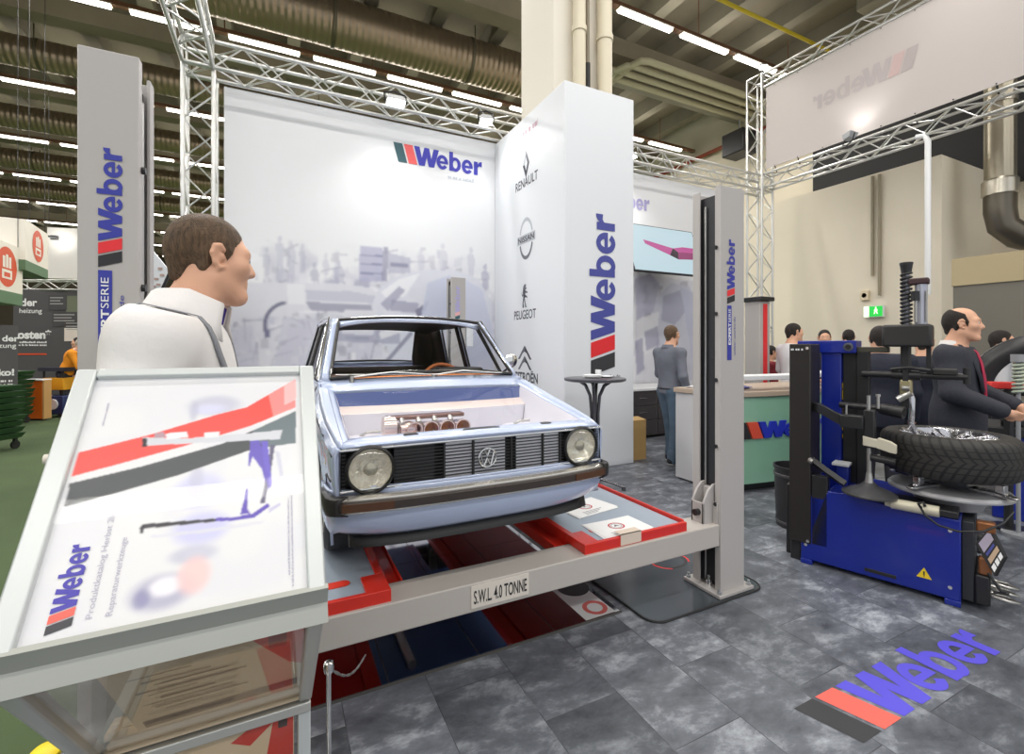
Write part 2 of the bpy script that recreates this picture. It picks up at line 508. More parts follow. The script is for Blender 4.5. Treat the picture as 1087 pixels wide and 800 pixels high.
cd = bpy.data.cameras.new('camera'); cam = bpy.data.objects.new('camera', cd); COL.objects.link(cam)
cam.location = (0, 0, EYE); cam.rotation_euler = (PI / 2, 0, -TH)
cd.sensor_fit = 'HORIZONTAL'; cd.sensor_width = 36.; cd.lens = 36. * F / 1087
cd.shift_x = 0.; cd.shift_y = (CY - 400.) / 1087.
cd.clip_start = .05; cd.clip_end = 200
SC.camera = cam
SC.view_settings.view_transform = 'Standard'; SC.view_settings.look = 'None'; SC.view_settings.gamma = 1
SC.view_settings.use_curve_mapping = False
SC.view_settings.exposure = 0.0
SC.cycles.use_denoising = True
SC.cycles.max_bounces = 8; SC.cycles.transparent_max_bounces = 16
SC.cycles.sample_clamp_indirect = 6.

w = bpy.data.worlds.new('hall_air'); SC.world = w; w.use_nodes = True
w.node_tree.nodes['Background'].inputs[0].default_value = (.93, .96, 1., 1); w.node_tree.nodes['Background'].inputs[1].default_value = .75

# ------------------------------------------------------------------ shared materials
M_WHITE = mat('white_board', (.80, .81, .83), .55)
M_ALU = mat('brushed_aluminium', (.72, .73, .73), .32, .85)
M_TRUSS = mat('truss_aluminium', (.70, .70, .68), .32, .88)
M_GREY = mat('light_grey_paint', (.47, .445, .43), .42)
M_GREYD = mat('mid_grey_paint', (.33, .34, .36), .4)
M_BLACK = mat('black_paint', (.018, .018, .02), .38)
M_RUBBER = mat('black_rubber', (.02, .02, .021), .65)
M_CHROME = mat('chrome', (.86, .86, .85), .08, 1.)
M_STEEL = mat('worn_steel', (.52, .51, .49), .3, .9)
M_BLUE = mat('logo_blue', rgb(52, 58, 160), .45)
M_RED = mat('logo_red', rgb(232, 45, 52), .45)
M_INK = mat('logo_black', rgb(38, 38, 42), .5)
M_MBLUE = mat('machine_blue', rgb(16, 38, 142), .3, coat=.3)
M_GLASS = glass('clear_glass', (.97, .98, .98))
M_PAPER = mat('paper', (.86, .86, .86), .6)

# ------------------------------------------------------------------ floor
def slate():
    m = bpy.data.materials.new('slate_tiles'); m.use_nodes = True; nt = m.node_tree; b = nt.nodes['Principled BSDF']; N = nt.nodes.new; Lk = nt.links.new
    tc = N('ShaderNodeTexCoord'); mp = N('ShaderNodeMapping'); mp.inputs['Location'].default_value = (.31, .12, 0)
    mp.inputs['Rotation'].default_value = (0, 0, PI / 2)
    Lk(tc.outputs['Object'], mp.inputs['Vector'])
    br = N('ShaderNodeTexBrick'); br.inputs['Scale'].default_value = 1.; br.inputs['Brick Width'].default_value = .66; br.inputs['Row Height'].default_value = .36
    br.inputs['Mortar Size'].default_value = .0022; br.inputs['Mortar Smooth'].default_value = .2
    br.inputs['Color1'].default_value = (.60, .61, .62, 1); br.inputs['Color2'].default_value = (1.16, 1.16, 1.17, 1); br.inputs['Mortar'].default_value = (.42, .42, .42, 1)
    Lk(mp.outputs[0], br.inputs['Vector'])
    # each tile shifts the cloudy pattern
    sc = N('ShaderNodeVectorMath'); sc.operation = 'SCALE'; sc.inputs['Scale'].default_value = 9.
    Lk(br.outputs['Color'], sc.inputs[0])
    ad = N('ShaderNodeVectorMath'); ad.operation = 'ADD'; Lk(tc.outputs['Object'], ad.inputs[0]); Lk(sc.outputs[0], ad.inputs[1])
    n1 = N('ShaderNodeTexNoise'); n1.inputs['Scale'].default_value = 4.2; n1.inputs['Detail'].default_value = 8; n1.inputs['Roughness'].default_value = .70; n1.inputs['Distortion'].default_value = .25
    st = N('ShaderNodeMapping'); st.inputs['Scale'].default_value = (1., 1.7, 1.); st.inputs['Rotation'].default_value = (0, 0, .5); Lk(ad.outputs[0], st.inputs['Vector']); Lk(st.outputs[0], n1.inputs['Vector'])
    rp = N('ShaderNodeValToRGB'); e = rp.color_ramp.elements
    e[0].position = .30; e[0].color = (*rgb(72, 75, 82), 1); e[1].position = .70; e[1].color = (*rgb(168, 173, 180), 1)
    k = rp.color_ramp.elements.new(.52); k.color = (*rgb(106, 110, 118), 1)
    Lk(n1.outputs['Fac'], rp.inputs['Fac'])
    mx = N('ShaderNodeMix'); mx.data_type = 'RGBA'; mx.blend_type = 'MULTIPLY'; mx.inputs[0].default_value = 1.
    Lk(rp.outputs['Color'], mx.inputs[6]); Lk(br.outputs['Color'], mx.inputs[7]); Lk(mx.outputs[2], b.inputs['Base Color'])
    n2 = N('ShaderNodeTexNoise'); n2.inputs['Scale'].default_value = 14; n2.inputs['Detail'].default_value = 6; Lk(ad.outputs[0], n2.inputs['Vector'])
    bp = N('ShaderNodeBump'); bp.inputs['Strength'].default_value = .16; bp.inputs['Distance'].default_value = .01
    Lk(n2.outputs['Fac'], bp.inputs['Height']); Lk(bp.outputs[0], b.inputs['Normal'])
    b.inputs['Roughness'].default_value = .42; b.inputs['Specular IOR Level'].default_value = .4
    return m
CARP = -.72
mb = MB(); mb.box((CARP, -4, -.08), (12, 7.2, 0)); struct('floor', mb, slate())
mb = MB(); mb.box((-22, -4, -.08), (CARP, 46, -.004))
mb.box((CARP, 7.2, -.08), (20, 46, -.004)); struct('floor_carpet', mb, mat('green_carpet', rgb(78, 96, 62), .95, bump=(900, .5), var=(1.4, .12)))

# ------------------------------------------------------------------ ceiling
M_CONC = mat('dark_concrete', rgb(132, 123, 104), .9, var=(.7, .16))
M_RIB = mat('rib_concrete', rgb(142, 135, 118), .9, var=(1.1, .14))
mb = MB(); mb.box((-24, -6, 9.3), (16, 46, 9.5)); struct('ceiling', mb, M_CONC)
u = -23.
while u < 12:
    mb = MB(); mb.box((u, -6, 8.85), (u + .28, 45.6, 9.3)); struct('ceiling_beam', mb, M_RIB); u += 1.45
for k in range(-2, 9):
    v = 8.9 + 4.25 * k
    mb = MB(); mb.box((-24, v, 8.45), (12.6, v + .42, 8.85)); struct('ceiling_beam', mb, M_CONC)
# walls of the hall
M_CREAM = mat('cream_wall', rgb(232, 223, 204), .8, var=(.5, .04))
mb = MB(); mb.box((12.6, -6, 0), (12.9, 46, 9.3)); struct('wall_right', mb, M_CREAM)
mb = MB(); mb.box((-24, 45.6, 0), (15, 46, 9.3)); struct('wall_back', mb, mat('far_wall', rgb(92, 84, 70), .9))
mb = MB(); mb.box((-24.3, -6, 0), (-24, 46, 9.3)); struct('wall_left', mb, mat('far_wall', rgb(92, 84, 70), .9))
# lower annex at the right
mb = MB(); mb.box((10.5, 4.08, 0), (12.6, 9.4, 4.9)); mb.box((12.5, -2, 0), (12.6, 4.08, 4.9)); struct('wall_right', mb, M_CREAM)
mb = MB(); mb.box((12.3, -1, 4.6), (12.55, 7.4, 6.9)); struct('trim_1', mb, mat('black_fascia', (.02, .02, .022), .7))

# ------------------------------------------------------------------ concrete column inside the logo pillar
mb = MB(); mb.box((3.2, 5.25, 0), (4.06, 6.15, 9.3)); struct('column', mb, mat('white_column', rgb(232, 226, 214), .7), bevel=.02)
for i, (x, r, lab) in enumerate(((3.52, .085, 'cream riser pipe on the column, nearer the column corner'), (3.93, .10, 'thicker cream riser pipe on the right side of the column'))):
    t = thing('riser_pipe', lab, 'pipe', (x, 5.12, 0), group='riser pipes on the column')
    mb = MB(); mb.cyl((x, 5.12, .0), (x, 5.12, 8.84), r, n=18); mb.build('pipe', mat('cream_pipe', rgb(224, 214, 190), .5), t, smooth=40)
    for z in (5.6, 6.9, 8.2):
        mb = MB(); mb.cyl((x, 5.12, z), (x, 5.12, z + .07), r + .015, n=18); mb.build('pipe_collar', mat('cream_pipe'), t, smooth=40)
t = thing('hanging_conduit', 'thin dark conduit with a black end between the two column pipes', 'conduit', (3.72, 5.2, 4.8))
mb = MB(); mb.cyl((3.72, 5.21, 5.3), (3.72, 5.21, 9.2), .025, n=10); mb.build('conduit', mat('conduit_grey', rgb(140, 130, 112), .5), t, smooth=40)
mb = MB(); mb.cyl((3.72, 5.21, 4.9), (3.72, 5.21, 5.3), .035, n=10); mb.build('cable_end', M_BLACK, t, smooth=40)

# ------------------------------------------------------------------ fluorescent rows
M_TUBE = mat('tube_glow', (1, 1, 1), .4, emit=(1., .95, .86), es=7.)
M_TRAY = mat('tray_brown', rgb(118, 84, 62), .6)
ROWS = ['row nearest the tall pillar', 'second ceiling row', 'third ceiling row', 'fourth ceiling row', 'fifth ceiling row', 'sixth ceiling row', 'seventh ceiling row', 'eighth ceiling row', 'farthest ceiling row']
ORD = ['first', 'second', 'third', 'fourth', 'fifth', 'sixth', 'seventh', 'eighth', 'ninth', 'tenth', 'eleventh', 'twelfth', 'thirteenth', 'fourteenth', 'fifteenth', 'sixteenth', 'seventeenth', 'eighteenth', 'nineteenth', 'twentieth']
PH = [5.85, .70, -1.1, .3, .9, .1, .6, .2, .8]
proto = None
for r in range(9):
    v = 7.2 + 4.25 * r
    mb = MB(); mb.box((-23, v - .06, 8.02), (12.5, v + .06, 8.10)); [mb.cyl((x, v, 8.10), (x, v, 8.86), .012, n=6) for x in range(-22, 12, 3)]
    place(mb.build('hanging_light_rail', M_TRAY), 'brown rail carrying the strip lights of the ' + ROWS[r], 'rail', 'ceiling light rails')
    us = [PH[r] + 1.64 * i for i in range(-16, 9)]
    us = [x for x in us if x + 1.4 < 12.4]
    seen = []
    for x in us:
        a, b = proj((x, v, 8)), proj((x + 1.4, v, 8))
        if a[2] > .5 and b[0] > -90 and a[0] < 1150 and max(a[1], b[1]) > -60: seen.append(x)
    for i, x in enumerate(seen):
        lab = f'white strip light, {ORD[i]} from the left in the {ROWS[r]}'
        if proto is None:
            proto = thing('hanging_strip_light', lab, 'ceiling light', (x, v, 8.02), group='fluorescent strip lights')
            q = MB(); q.box((0, -.075, -.02), (1.38, .075, 0)); q.build('housing', mat('lamp_housing', rgb(214, 204, 186), .5), proto, local=True)
            q = MB(); q.prism([(-.06, -.02), (.06, -.02), (.045, -.07), (-.045, -.07)], .02, 1.36, 'x'); q.build('tube', M_TUBE, proto, local=True)
            o = proto
        else:
            o = copy_tree(proto); o['label'] = lab; o.location = (x, v, 8.02)
        o['group'] = 'strip lights of the ' + ROWS[r]
# the rows as lamps, each with an added upward fill
def area(name, loc, sx, sy, power, rot=(0, 0, 0), col=(1, .97, .92), spread=None):
    l = bpy.data.lights.new(name, 'AREA'); l.shape = 'RECTANGLE'; l.size = sx; l.size_y = sy; l.energy = power; l.color = col
    if spread: l.spread = spread
    o = bpy.data.objects.new(name, l); COL.objects.link(o); o.location = loc; o.rotation_euler = rot
    return o
ROWP = 590
for k in range(-3, 8):
    area('row_lamp_and_fill', (-2, 7.2 + 4.25 * k, 7.9), 26, .3, ROWP)
    area('row_lamp_and_fill', (-2, 7.2 + 4.25 * k + .16, 8.1), 26, .1, 125, (PI, 0, 0))  # added fill light facing up, only to brighten the ceiling

# ------------------------------------------------------------------ ducts and pipes under the ceiling
def spiral(name, col):
    m = mat(name, col, .34, .75)
    if 'w' not in m: 
        m['w'] = 1; nt = m.node_tree; N = nt.nodes.new
        tc = N('ShaderNodeTexCoord'); wv = N('ShaderNodeTexWave'); wv.inputs['Scale'].default_value = 2.4; wv.bands_direction = 'X'
        bp = N('ShaderNodeBump'); bp.inputs['Strength'].default_value = .6; bp.inputs['Distance'].default_value = .03
        nt.links.new(tc.outputs['Object'], wv.inputs['Vector']); nt.links.new(wv.outputs['Fac'], bp.inputs['Height']); nt.links.new(bp.outputs[0], nt.nodes['Principled BSDF'].inputs['Normal'])
    return m
M_DUCT = spiral('duct_steel', rgb(166, 148, 124))
for i, v in enumerate((10.5, 14.75, 19.0, 23.25, 27.5)):
    rd = .48 if i == 0 else .34
    t = thing('hanging_air_duct', ['big spiral steel air duct crossing above the back wall truss', 'spiral air duct behind the second row of strip lights', 'spiral air duct behind the third row of strip lights', 'spiral air duct behind the fourth row of strip lights', 'farthest spiral air duct under the ceiling'][i], 'duct', (-5, v, 8.3), group='spiral air ducts')
    mb = MB(); mb.cyl((-22, v, 8.3), (5.6 if i == 0 else 12.4, v, 8.3), rd, n=32); mb.build('duct', M_DUCT, t, smooth=40)
    for x in range(-20, 5 if i == 0 else 12, 3):
        mb = MB(); mb.cyl((x, v, 8.3), (x + .06, v, 8.3), rd + .015, n=32); mb.box((x + .02, v - rd - .015, 8.3), (x + .04, v - rd, 8.84)); mb.box((x + .02, v + rd, 8.3), (x + .04, v + rd + .015, 8.84))
        mb.build('duct_band', mat('band_steel', rgb(110, 102, 82), .5, .5), t, smooth=40)
M_CP = mat('cream_pipe')
for i in range(4):
    v = 8.35 + .30 * i; x0 = 6.9 + .18 * (3 - i) - .5 * (i == 3)
    mb = MB(); mb.tube([(x0, 9.95, 8.1), (x0, v + .25, 8.1), (x0 + .07, v + .07, 8.1), (x0 + .25, v, 8.1), (12.4, v, 8.1)], .075, 10)
    one('hanging_pipe', mb, mat('pale_green_pipe', rgb(196, 190, 160), .5), f'cream ceiling pipe, {ORD[i]} from below in the bundle right of the column', 'pipe', 'bundle of ceiling pipes', smooth=40)
mb = MB(); mb.tube([(2, 6.17, 8), (12.5, 6.17, 8)], .035, 8)
one('hanging_gas_pipe', mb, mat('yellow_pipe', rgb(214, 190, 40), .5), 'thin bright yellow pipe running under the ceiling', 'pipe', smooth=40)
mb = MB(); mb.box((7.5, 9.3, 8.2), (12.4, 9.7, 8.35))
one('hanging_cable_tray', mb, mat('tray_grey', rgb(150, 146, 134), .6), 'flat grey cable tray behind the pipe bundle under the ceiling', 'cable tray')
mb = MB(); mb.box((10.2, 4.2, 8.1), (12.4, 5.3, 8.75))
one('hanging_flat_duct', mb, mat('flat_duct', rgb(164, 158, 140), .5, .2), 'broad flat grey duct above the white banner', 'duct', bevel=.02)
mb = MB(); mb.box((11.6, 8.9, 7.0), (12.2, 9.6, 7.65)); 
one('hanging_loudspeaker', mb, M_BLACK, 'black box loudspeaker hanging below the cream pipes', 'loudspeaker', bevel=.03)
mb = MB(); mb.tube([(11.9, 9.25, 7.65), (11.9, 9.25, 8.84)], .02, 6)
one('hanging_rod', mb, M_GREYD, 'thin rod that hangs the black loudspeaker', 'rod')
mb = MB(); mb.tube([(12.45, 16, 7.75), (12.45, 7.6, 7.75)], .06, 8)
one('hanging_sprinkler_pipe', mb, mat('red_pipe', rgb(150, 70, 48), .5), 'rust red pipe along the top of the cream hall wall', 'pipe', smooth=40)

# vertical steel duct at the right
t = thing('vent_pipe', 'shiny spiral vent pipe with an elbow in front of the cream wall', 'duct', (10.95, 3.47, 3.2))
M_VENT = spiral('vent_steel', rgb(176, 168, 150))
mb = MB(); mb.cyl((10.95, 3.47, 4.3), (10.95, 3.47, 7.5), .2, n=24); mb.build('pipe', M_VENT, t, smooth=40)
mb = MB(); mb.lathe([(.2, 4.05), (.235, 4.07), (.235, 4.3), (.2, 4.34)], (10.95, 3.47, 0), 24); mb.build('pipe_collar', mat('vent_collar', rgb(206, 200, 186), .25, .8), t, smooth=40)
mb = MB(); mb.lathe([(.22, 5.6), (.22, 5.68)], (10.95, 3.47, 0), 24); mb.build('pipe_collar', mat('vent_collar'), t, smooth=40)
mb = MB(); mb.tube([(10.95, 3.47, 4.1), (10.95, 3.47, 3.8), (10.98, 3.44, 3.55), (11.1, 3.3, 3.36), (11.3, 3.1, 3.26), (11.55, 2.8, 3.22), (12.2, 2.1, 3.2), (12.55, 1.7, 3.2)], .21, 20); mb.build('elbow', mat('elbow_steel', rgb(112, 106, 96), .35, .8), t, smooth=50)
mb = MB(); mb.box((11.0, 3.0, 2.86), (12.4, 3.12, 2.96)); mb.box((11.35, 3.0, 2.9), (11.43, 3.1, 3.1)); mb.build('bracket', mat('rust_bracket', rgb(92, 70, 52), .6), t)
# grey cabin wall
t = thing('cabin_wall', 'grey cabin panel with a tan top band behind the suited man', 'partition', (8.3, 1, 0))
mb = MB(); mb.box((8.3, -1.5, 0), (8.42, 3.1, 2.33)); mb.build('panel', mat('cabin_grey', rgb(122, 118, 108), .6), t)
mb = MB(); mb.box((8.28, -1.5, 2.33), (8.44, 1.3, 2.70)); mb.box((8.28, 1.31, 2.33), (8.44, 3.11, 2.70)); mb.build('top_band', mat('cabin_tan', rgb(188, 172, 136), .6), t)
# things on the cream wall
t = thing('exit_sign', 'small green and white lit exit sign on the cream wall', 'exit sign', (10.4, 5.1, 2.15))
mb = MB(); mb.box((10.40, 4.93, 2.08), (10.46, 5.27, 2.30)); mb.build('housing', M_WHITE, t)
mb = MB(); mb.quad((10.395, 5.26, 2.09), (10.395, 5.17, 2.09), (10.395, 5.17, 2.29), (10.395, 5.26, 2.29)); 
mb.build('white_panel', mat('exit_white', (.9, 1, .8), .5, emit=(.8, 1, .6), es=1.1), t, fix=False)
mb = MB(); mb.quad((10.395, 5.17, 2.09), (10.395, 4.94, 2.09), (10.395, 4.94, 2.29), (10.395, 5.17, 2.29))
mb.build('green_panel', mat('exit_green', rgb(30, 170, 70), .5, emit=rgb(40, 190, 70), es=.9), t, fix=False)
mb = MB(); Mx = frame((10.39, 5.05, 2.12), (0, -1, 0), (0, 0, 1))
mb.add([(-.035, .02, 0), (-.02, .02, 0), (.0, .07, 0), (.02, .02, 0), (.035, .02, 0), (.012, .1, 0), (.03, .08, 0), (.035, .09, 0), (.01, .125, 0), (-.02, .115, 0), (-.035, .08, 0), (-.025, .08, 0), (-.012, .1, 0)], [tuple(range(13))], 0, Mx)
mb.lathe([(.014, 0), (.0, .002)], (0, 0, 0), 12, 0, Mx @ Matrix.Translation((.0, .142, 0))); mb.build('running_figure', mat('exit_white'), t)
mb = MB(); mb.tube([(10.46, 5.14, 2.9), (10.46, 5.14, 4.85)], .03, 8); mb.tube([(10.46, 5.02, 2.5), (10.46, 5.02, 4.85)], .03, 8)
one('wall_conduit', mb, mat('conduit_brown', rgb(150, 140, 118), .5), 'pair of brownish conduits running down the cream wall to the exit sign', 'conduit', smooth=40)
t = thing('wall_alarm', 'small cream alarm with a red lamp above the exit sign', 'alarm', (10.42, 5.3, 2.4))
mb = MB(); mb.box((10.42, 5.2, 2.42), (10.5, 5.34, 2.62)); mb.build('body', mat('cream_plastic', rgb(222, 206, 176), .5), t, bevel=.01)
mb = MB(); mb.lathe([(.045, 0), (.04, .05), (.0, .06)], (10.42, 5.27, 2.52), 14, ax='x'); mb.build('lamp', mat('alarm_red', rgb(170, 80, 60), .3), t, smooth=40)
def onv(px, py, v):
    a, b = (px - CX) / F, (CY - py) / F; t = v / (CS - a * SN)
    return Vector(((SN + a * CS) * t, v, EYE + b * t))
def onu(px, py, u):
    a, b = (px - CX) / F, (CY - py) / F; t = u / (SN + a * CS)
    return Vector((u, (CS - a * SN) * t, EYE + b * t))
LOGO = [M_BLUE, M_RED, M_INK]
def logo(parent, M, length, height, name='logo', mats=None, lift=.003, depth=0.):
    mb = MB(); slab_logo(mb, M, length, height, lift, depth=depth)
    return mb.build(name, mats or LOGO, parent, fix=False)

M_PRINT = printed('mural_print', .5)
LAV = np.array(rgb(236, 237, 242))
def workshop_picture(w, h, u0, v, Wm, Hm, seed, extra=None):
    """bleached workshop photograph: white above, lavender machines and cars below"""
    r = Raster(w, h, rgb(238, 239, 242))
    def q(px, py):
        p = onv(px, py, v); return ((p.x - u0) / Wm, p.z / Hm)
    n = r.noise(9, 12, seed) * .5 + r.noise(22, 30, seed + 1) * .3 + r.noise(50, 60, seed + 2) * .2
    fade = np.clip((.62 - r.y) / .12, 0, 1)
    r.blend(np.clip((n - .42) * 2.2, 0, .62) * fade, rgb(196, 196, 214))
    r.blend(np.clip((r.noise(28, 16, seed + 3) - .66) * 4, 0, .55) * fade * np.clip((r.y - .30) / .1, 0, 1), rgb(150, 150, 180))
    r.blend(np.clip((r.noise(8, 9, seed + 5) - .55) * 3, 0, .75) * fade, rgb(240, 240, 246))
    if extra: extra(r, q)
    return r

# ------------------------------------------------------------------ back wall with the workshop picture
WV, U0, U1, WH = 6.80, -.60, 3.07, 4.72
def mural_a(r, q):
    def P(pts, c, al=.8): r.poly([q(*p) for p in pts], rgb(*c), al)
    def Lq(a, b, w, c, al=.8):
        a, b = q(*a), q(*b); r.line(*a, *b, w, rgb(*c), al, U_ASP)
    P([(240, 330), (530, 335), (530, 420), (236, 420)], (214, 215, 226), .55)
    g = np.random.default_rng(5)
    for _ in range(300):
        x, y = g.uniform(236, 524), 250 + 150 * g.random() ** .8; w_, h_ = g.uniform(2, 9), g.uniform(2, 11); c = g.choice([160, 176, 190, 206, 240, 246]); s = g.uniform(-2, 2)
        P([(x, y), (x + w_, y + s), (x + w_ + s, y + h_), (x + s, y + h_)], (c, c, c + 14 if c < 230 else c + 4), g.uniform(.25, .6) * min(1, (y - 236) / 30))
    for _ in range(70):
        x, y = g.uniform(236, 520), g.uniform(262, 400); a = g.uniform(-.5, .5) if g.random() < .6 else g.uniform(1.2, 1.9); l = g.uniform(6, 26)
        Lq((x, y), (x + l * math.cos(a), y + l * math.sin(a)), .0022, (128, 128, 158), .45)
    # people and shelves in the rear
    for x, y0, y1, wd, c in ((283, 262, 300, 7, (168, 168, 192)), (297, 250, 298, 8, (182, 182, 204)), (309, 255, 302, 9, (190, 190, 208)), (321, 258, 290, 6, (180, 180, 200)), (334, 278, 298, 8, (158, 158, 184)), (346, 268, 292, 6, (196, 196, 212)), (360, 276, 300, 10, (176, 176, 200)), (447, 262, 292, 7, (200, 200, 216)), (470, 258, 290, 9, (204, 204, 218)), (500, 262, 300, 7, (196, 196, 214)), (515, 280, 308, 7, (150, 150, 182))):
        wd *= .62; P([(x - wd, y0 + 10), (x - wd * .5, y0 + 7), (x + wd * .6, y0 + 8), (x + wd, y0 + 14), (x + wd * .7, y0 + 26), (x + wd * .5, y1), (x + wd * .1, y1), (x, y0 + 30), (x - wd * .3, y1), (x - wd * .7, y1), (x - wd * .6, y0 + 24)], c, .5); P([(x - 1.6, y0 + 1), (x + 1.4, y0), (x + 2, y0 + 5), (x, y0 + 7.5), (x - 2, y0 + 5)], c, .5)
    P([(382, 261), (406, 263), (406, 299), (381, 299)], (178, 178, 206), .75)
    for y in (270, 279, 289): P([(382, y), (406, y + 1), (406, y + 2.5), (382, y + 1.5)], (130, 130, 168), .8)
    P([(407, 262), (412, 262), (411, 298), (405, 298)], (140, 140, 170), .7)
    P([(412, 268), (436, 274), (436, 290), (412, 290)], (190, 190, 208), .8)
    P([(414, 278), (434, 280), (434, 284), (414, 283)], (140, 140, 168), .8)
    # long low car
    P([(240, 306), (262, 300), (300, 300), (360, 301), (392, 305), (402, 313), (400, 328), (320, 330), (300, 336), (238, 336)], (224, 225, 233), .95)
    P([(322, 308), (372, 309), (398, 314), (396, 322), (324, 318)], (200, 201, 216), .9)
    P([(324, 320), (396, 324), (396, 331), (330, 329)], (158, 158, 178), .85)
    # wheel arch and hose
    for i in range(14):
        a0, a1 = PI * .55 + i * .085 * 1.6, PI * .55 + (i + 1) * .085 * 1.6
        c = (306, 345)
        Lq((c[0] + 25 * math.cos(a0), c[1] - 24 * math.sin(a0)), (c[0] + 25 * math.cos(a1), c[1] - 24 * math.sin(a1)), .0045, (112, 112, 140), .9)
    P([(280, 350), (286, 349), (287, 358), (281, 359)], (120, 120, 150), .9)
    P([(304, 300), (324, 301), (325, 324), (306, 322)], (236, 236, 242), .9)
    # hatchback at the right of the picture
    P([(394, 326), (402, 306), (424, 292), (452, 286), (486, 287), (508, 296), (522, 320), (524, 392), (420, 392)], (222, 224, 234), .9)
    P([(404, 310), (424, 296), (446, 290), (430, 314), (412, 318)], (240, 241, 246), .95)
    P([(412, 330), (430, 308), (424, 304), (404, 322)], (164, 164, 188), .8)
    P([(416, 318), (446, 322), (440, 332), (414, 330)], (150, 150, 176), .7)
    P([(440, 330), (456, 318), (452, 330), (444, 338)], (112, 112, 142), .85)
    P([(454, 300), (478, 292), (482, 330), (460, 372), (444, 350)], (200, 206, 226), .85)
    P([(490, 294), (512, 308), (523, 350), (523, 392), (496, 392)], (206, 210, 230), .8)
    # machines under it
    P([(300, 336), (352, 340), (352, 392), (290, 392)], (200, 200, 216), .55)
    P([(352, 345), (424, 352), (424, 365), (352, 362)], (150, 150, 178), .6)
    P([(366, 328), (400, 330), (396, 356), (362, 354)], (226, 227, 234), .9)
    P([(402, 352), (430, 346), (428, 352), (404, 360)], (236, 236, 240), .9)
    Lq((410, 384), (436, 354), .006, (110, 110, 140), .7)
    P([(372, 374), (378, 374), (378, 392), (372, 392)], (238, 238, 242), .9)
    P([(240, 350), (268, 345), (276, 392), (240, 392)], (204, 204, 220), .6)
    r.blur(1)
RW, RH = 240, 312
U_ASP = (U1 - U0) / WH
t = thing('back_wall_panel', 'tall white back wall panel with a bleached workshop picture and blue logo, behind the car', 'wall panel', (1.2, WV, 0))
mb = MB(); mb.box((U0, WV + .004, .0), (U1 + 1, WV + .08, WH)); mb.build('panel', M_WHITE, t)
print_sheet('picture', workshop_picture(RW, RH, U0, WV, U1 - U0, WH, 3, mural_a), (U0, WV, 0), (1, 0, 0), (0, 0, 1), U1 - U0, WH, M_PRINT, t)
a = onv(423, 170.5, WV - .01); b = onv(511.5, 184.5, WV - .01)
logo(t, frame((a.x, WV - .004, a.z - .01), (1, 0, 0), (0, 0, 1)), b.x - a.x, .27, mats=[mat('logo_blue_bright', rgb(58, 58, 176), .5), mat('logo_red_soft', rgb(236, 96, 96), .5), mat('logo_teal', rgb(46, 86, 96), .5)])
mb = MB(); marks(mb, frame((b.x - .55, WV - .006, a.z - .13), (1, 0, 0), (0, 0, 1)), .42, .05); mb.build('small_lettering', mat('pale_ink', rgb(200, 206, 216), .5), t, fix=False)

# second wall, right of the pillar
def mural_b(r, q):
    def P(pts, c, al=.8): r.poly([q(*p) for p in pts], rgb(*c), al)
    P([(674, 292), (740, 298), (740, 412), (674, 412)], (208, 209, 221), .6)
    g = np.random.default_rng(9)
    for _ in range(120):
        x, y = g.uniform(672, 760), 296 + 112 * g.random(); w_, h_ = g.uniform(2, 9), g.uniform(2, 12); c = g.choice([150, 170, 190, 210, 242]); s = g.uniform(-2, 2)
        P([(x, y), (x + w_, y + s), (x + w_ + s, y + h_), (x + s, y + h_)], (c, c, c + 14 if c < 230 else c + 4), g.uniform(.3, .7))
    P([(674, 296), (690, 290), (700, 300), (694, 330), (676, 340)], (170, 170, 194), .7)
    P([(696, 318), (712, 300), (732, 304), (746, 336), (752, 400), (700, 410), (690, 360)], (200, 202, 218), .9)
    P([(704, 314), (722, 308), (728, 330), (716, 345), (702, 340)], (168, 170, 192), .85)
    P([(722, 305), (736, 310), (748, 350), (750, 400), (738, 400), (728, 340)], (188, 192, 214), .8)
    P([(676, 340), (700, 330), (696, 372), (678, 380)], (228, 229, 236), .9)
    P([(684, 352), (698, 346), (700, 366), (686, 372)], (150, 150, 178), .7)
    P([(676, 384), (716, 376), (722, 400), (678, 410)], (220, 221, 230), .85)
    P([(674, 362), (682, 358), (684, 392), (676, 398)], (142, 142, 170), .7)
    r.blur(1)
t = thing('side_wall_panel', 'white wall panel with a bleached workshop picture between the logo pillar and the grey lift post', 'wall panel', (6.6, 6.8, 0))
mb = MB(); mb.box((4.12, WV + .004, 0), (8.9, WV + .08, WH)); mb.build('panel', M_WHITE, t)
U_ASP = 4.78 / WH
print_sheet('picture', workshop_picture(250, 250, 4.12, WV, 4.78, WH, 21, mural_b), (4.12, WV, 0), (1, 0, 0), (0, 0, 1), 4.78, WH, M_PRINT, t)
a = onv(645, 214, WV - .01)
logo(t, frame((onv(689, 214, WV).x - 1.25, WV - .004, a.z - .05), (1, 0, 0), (0, 0, 1)), 1.25, .27, mats=[mat('logo_lilac', rgb(176, 170, 216), .5), mat('logo_pink', rgb(240, 180, 180), .5), mat('logo_teal')])

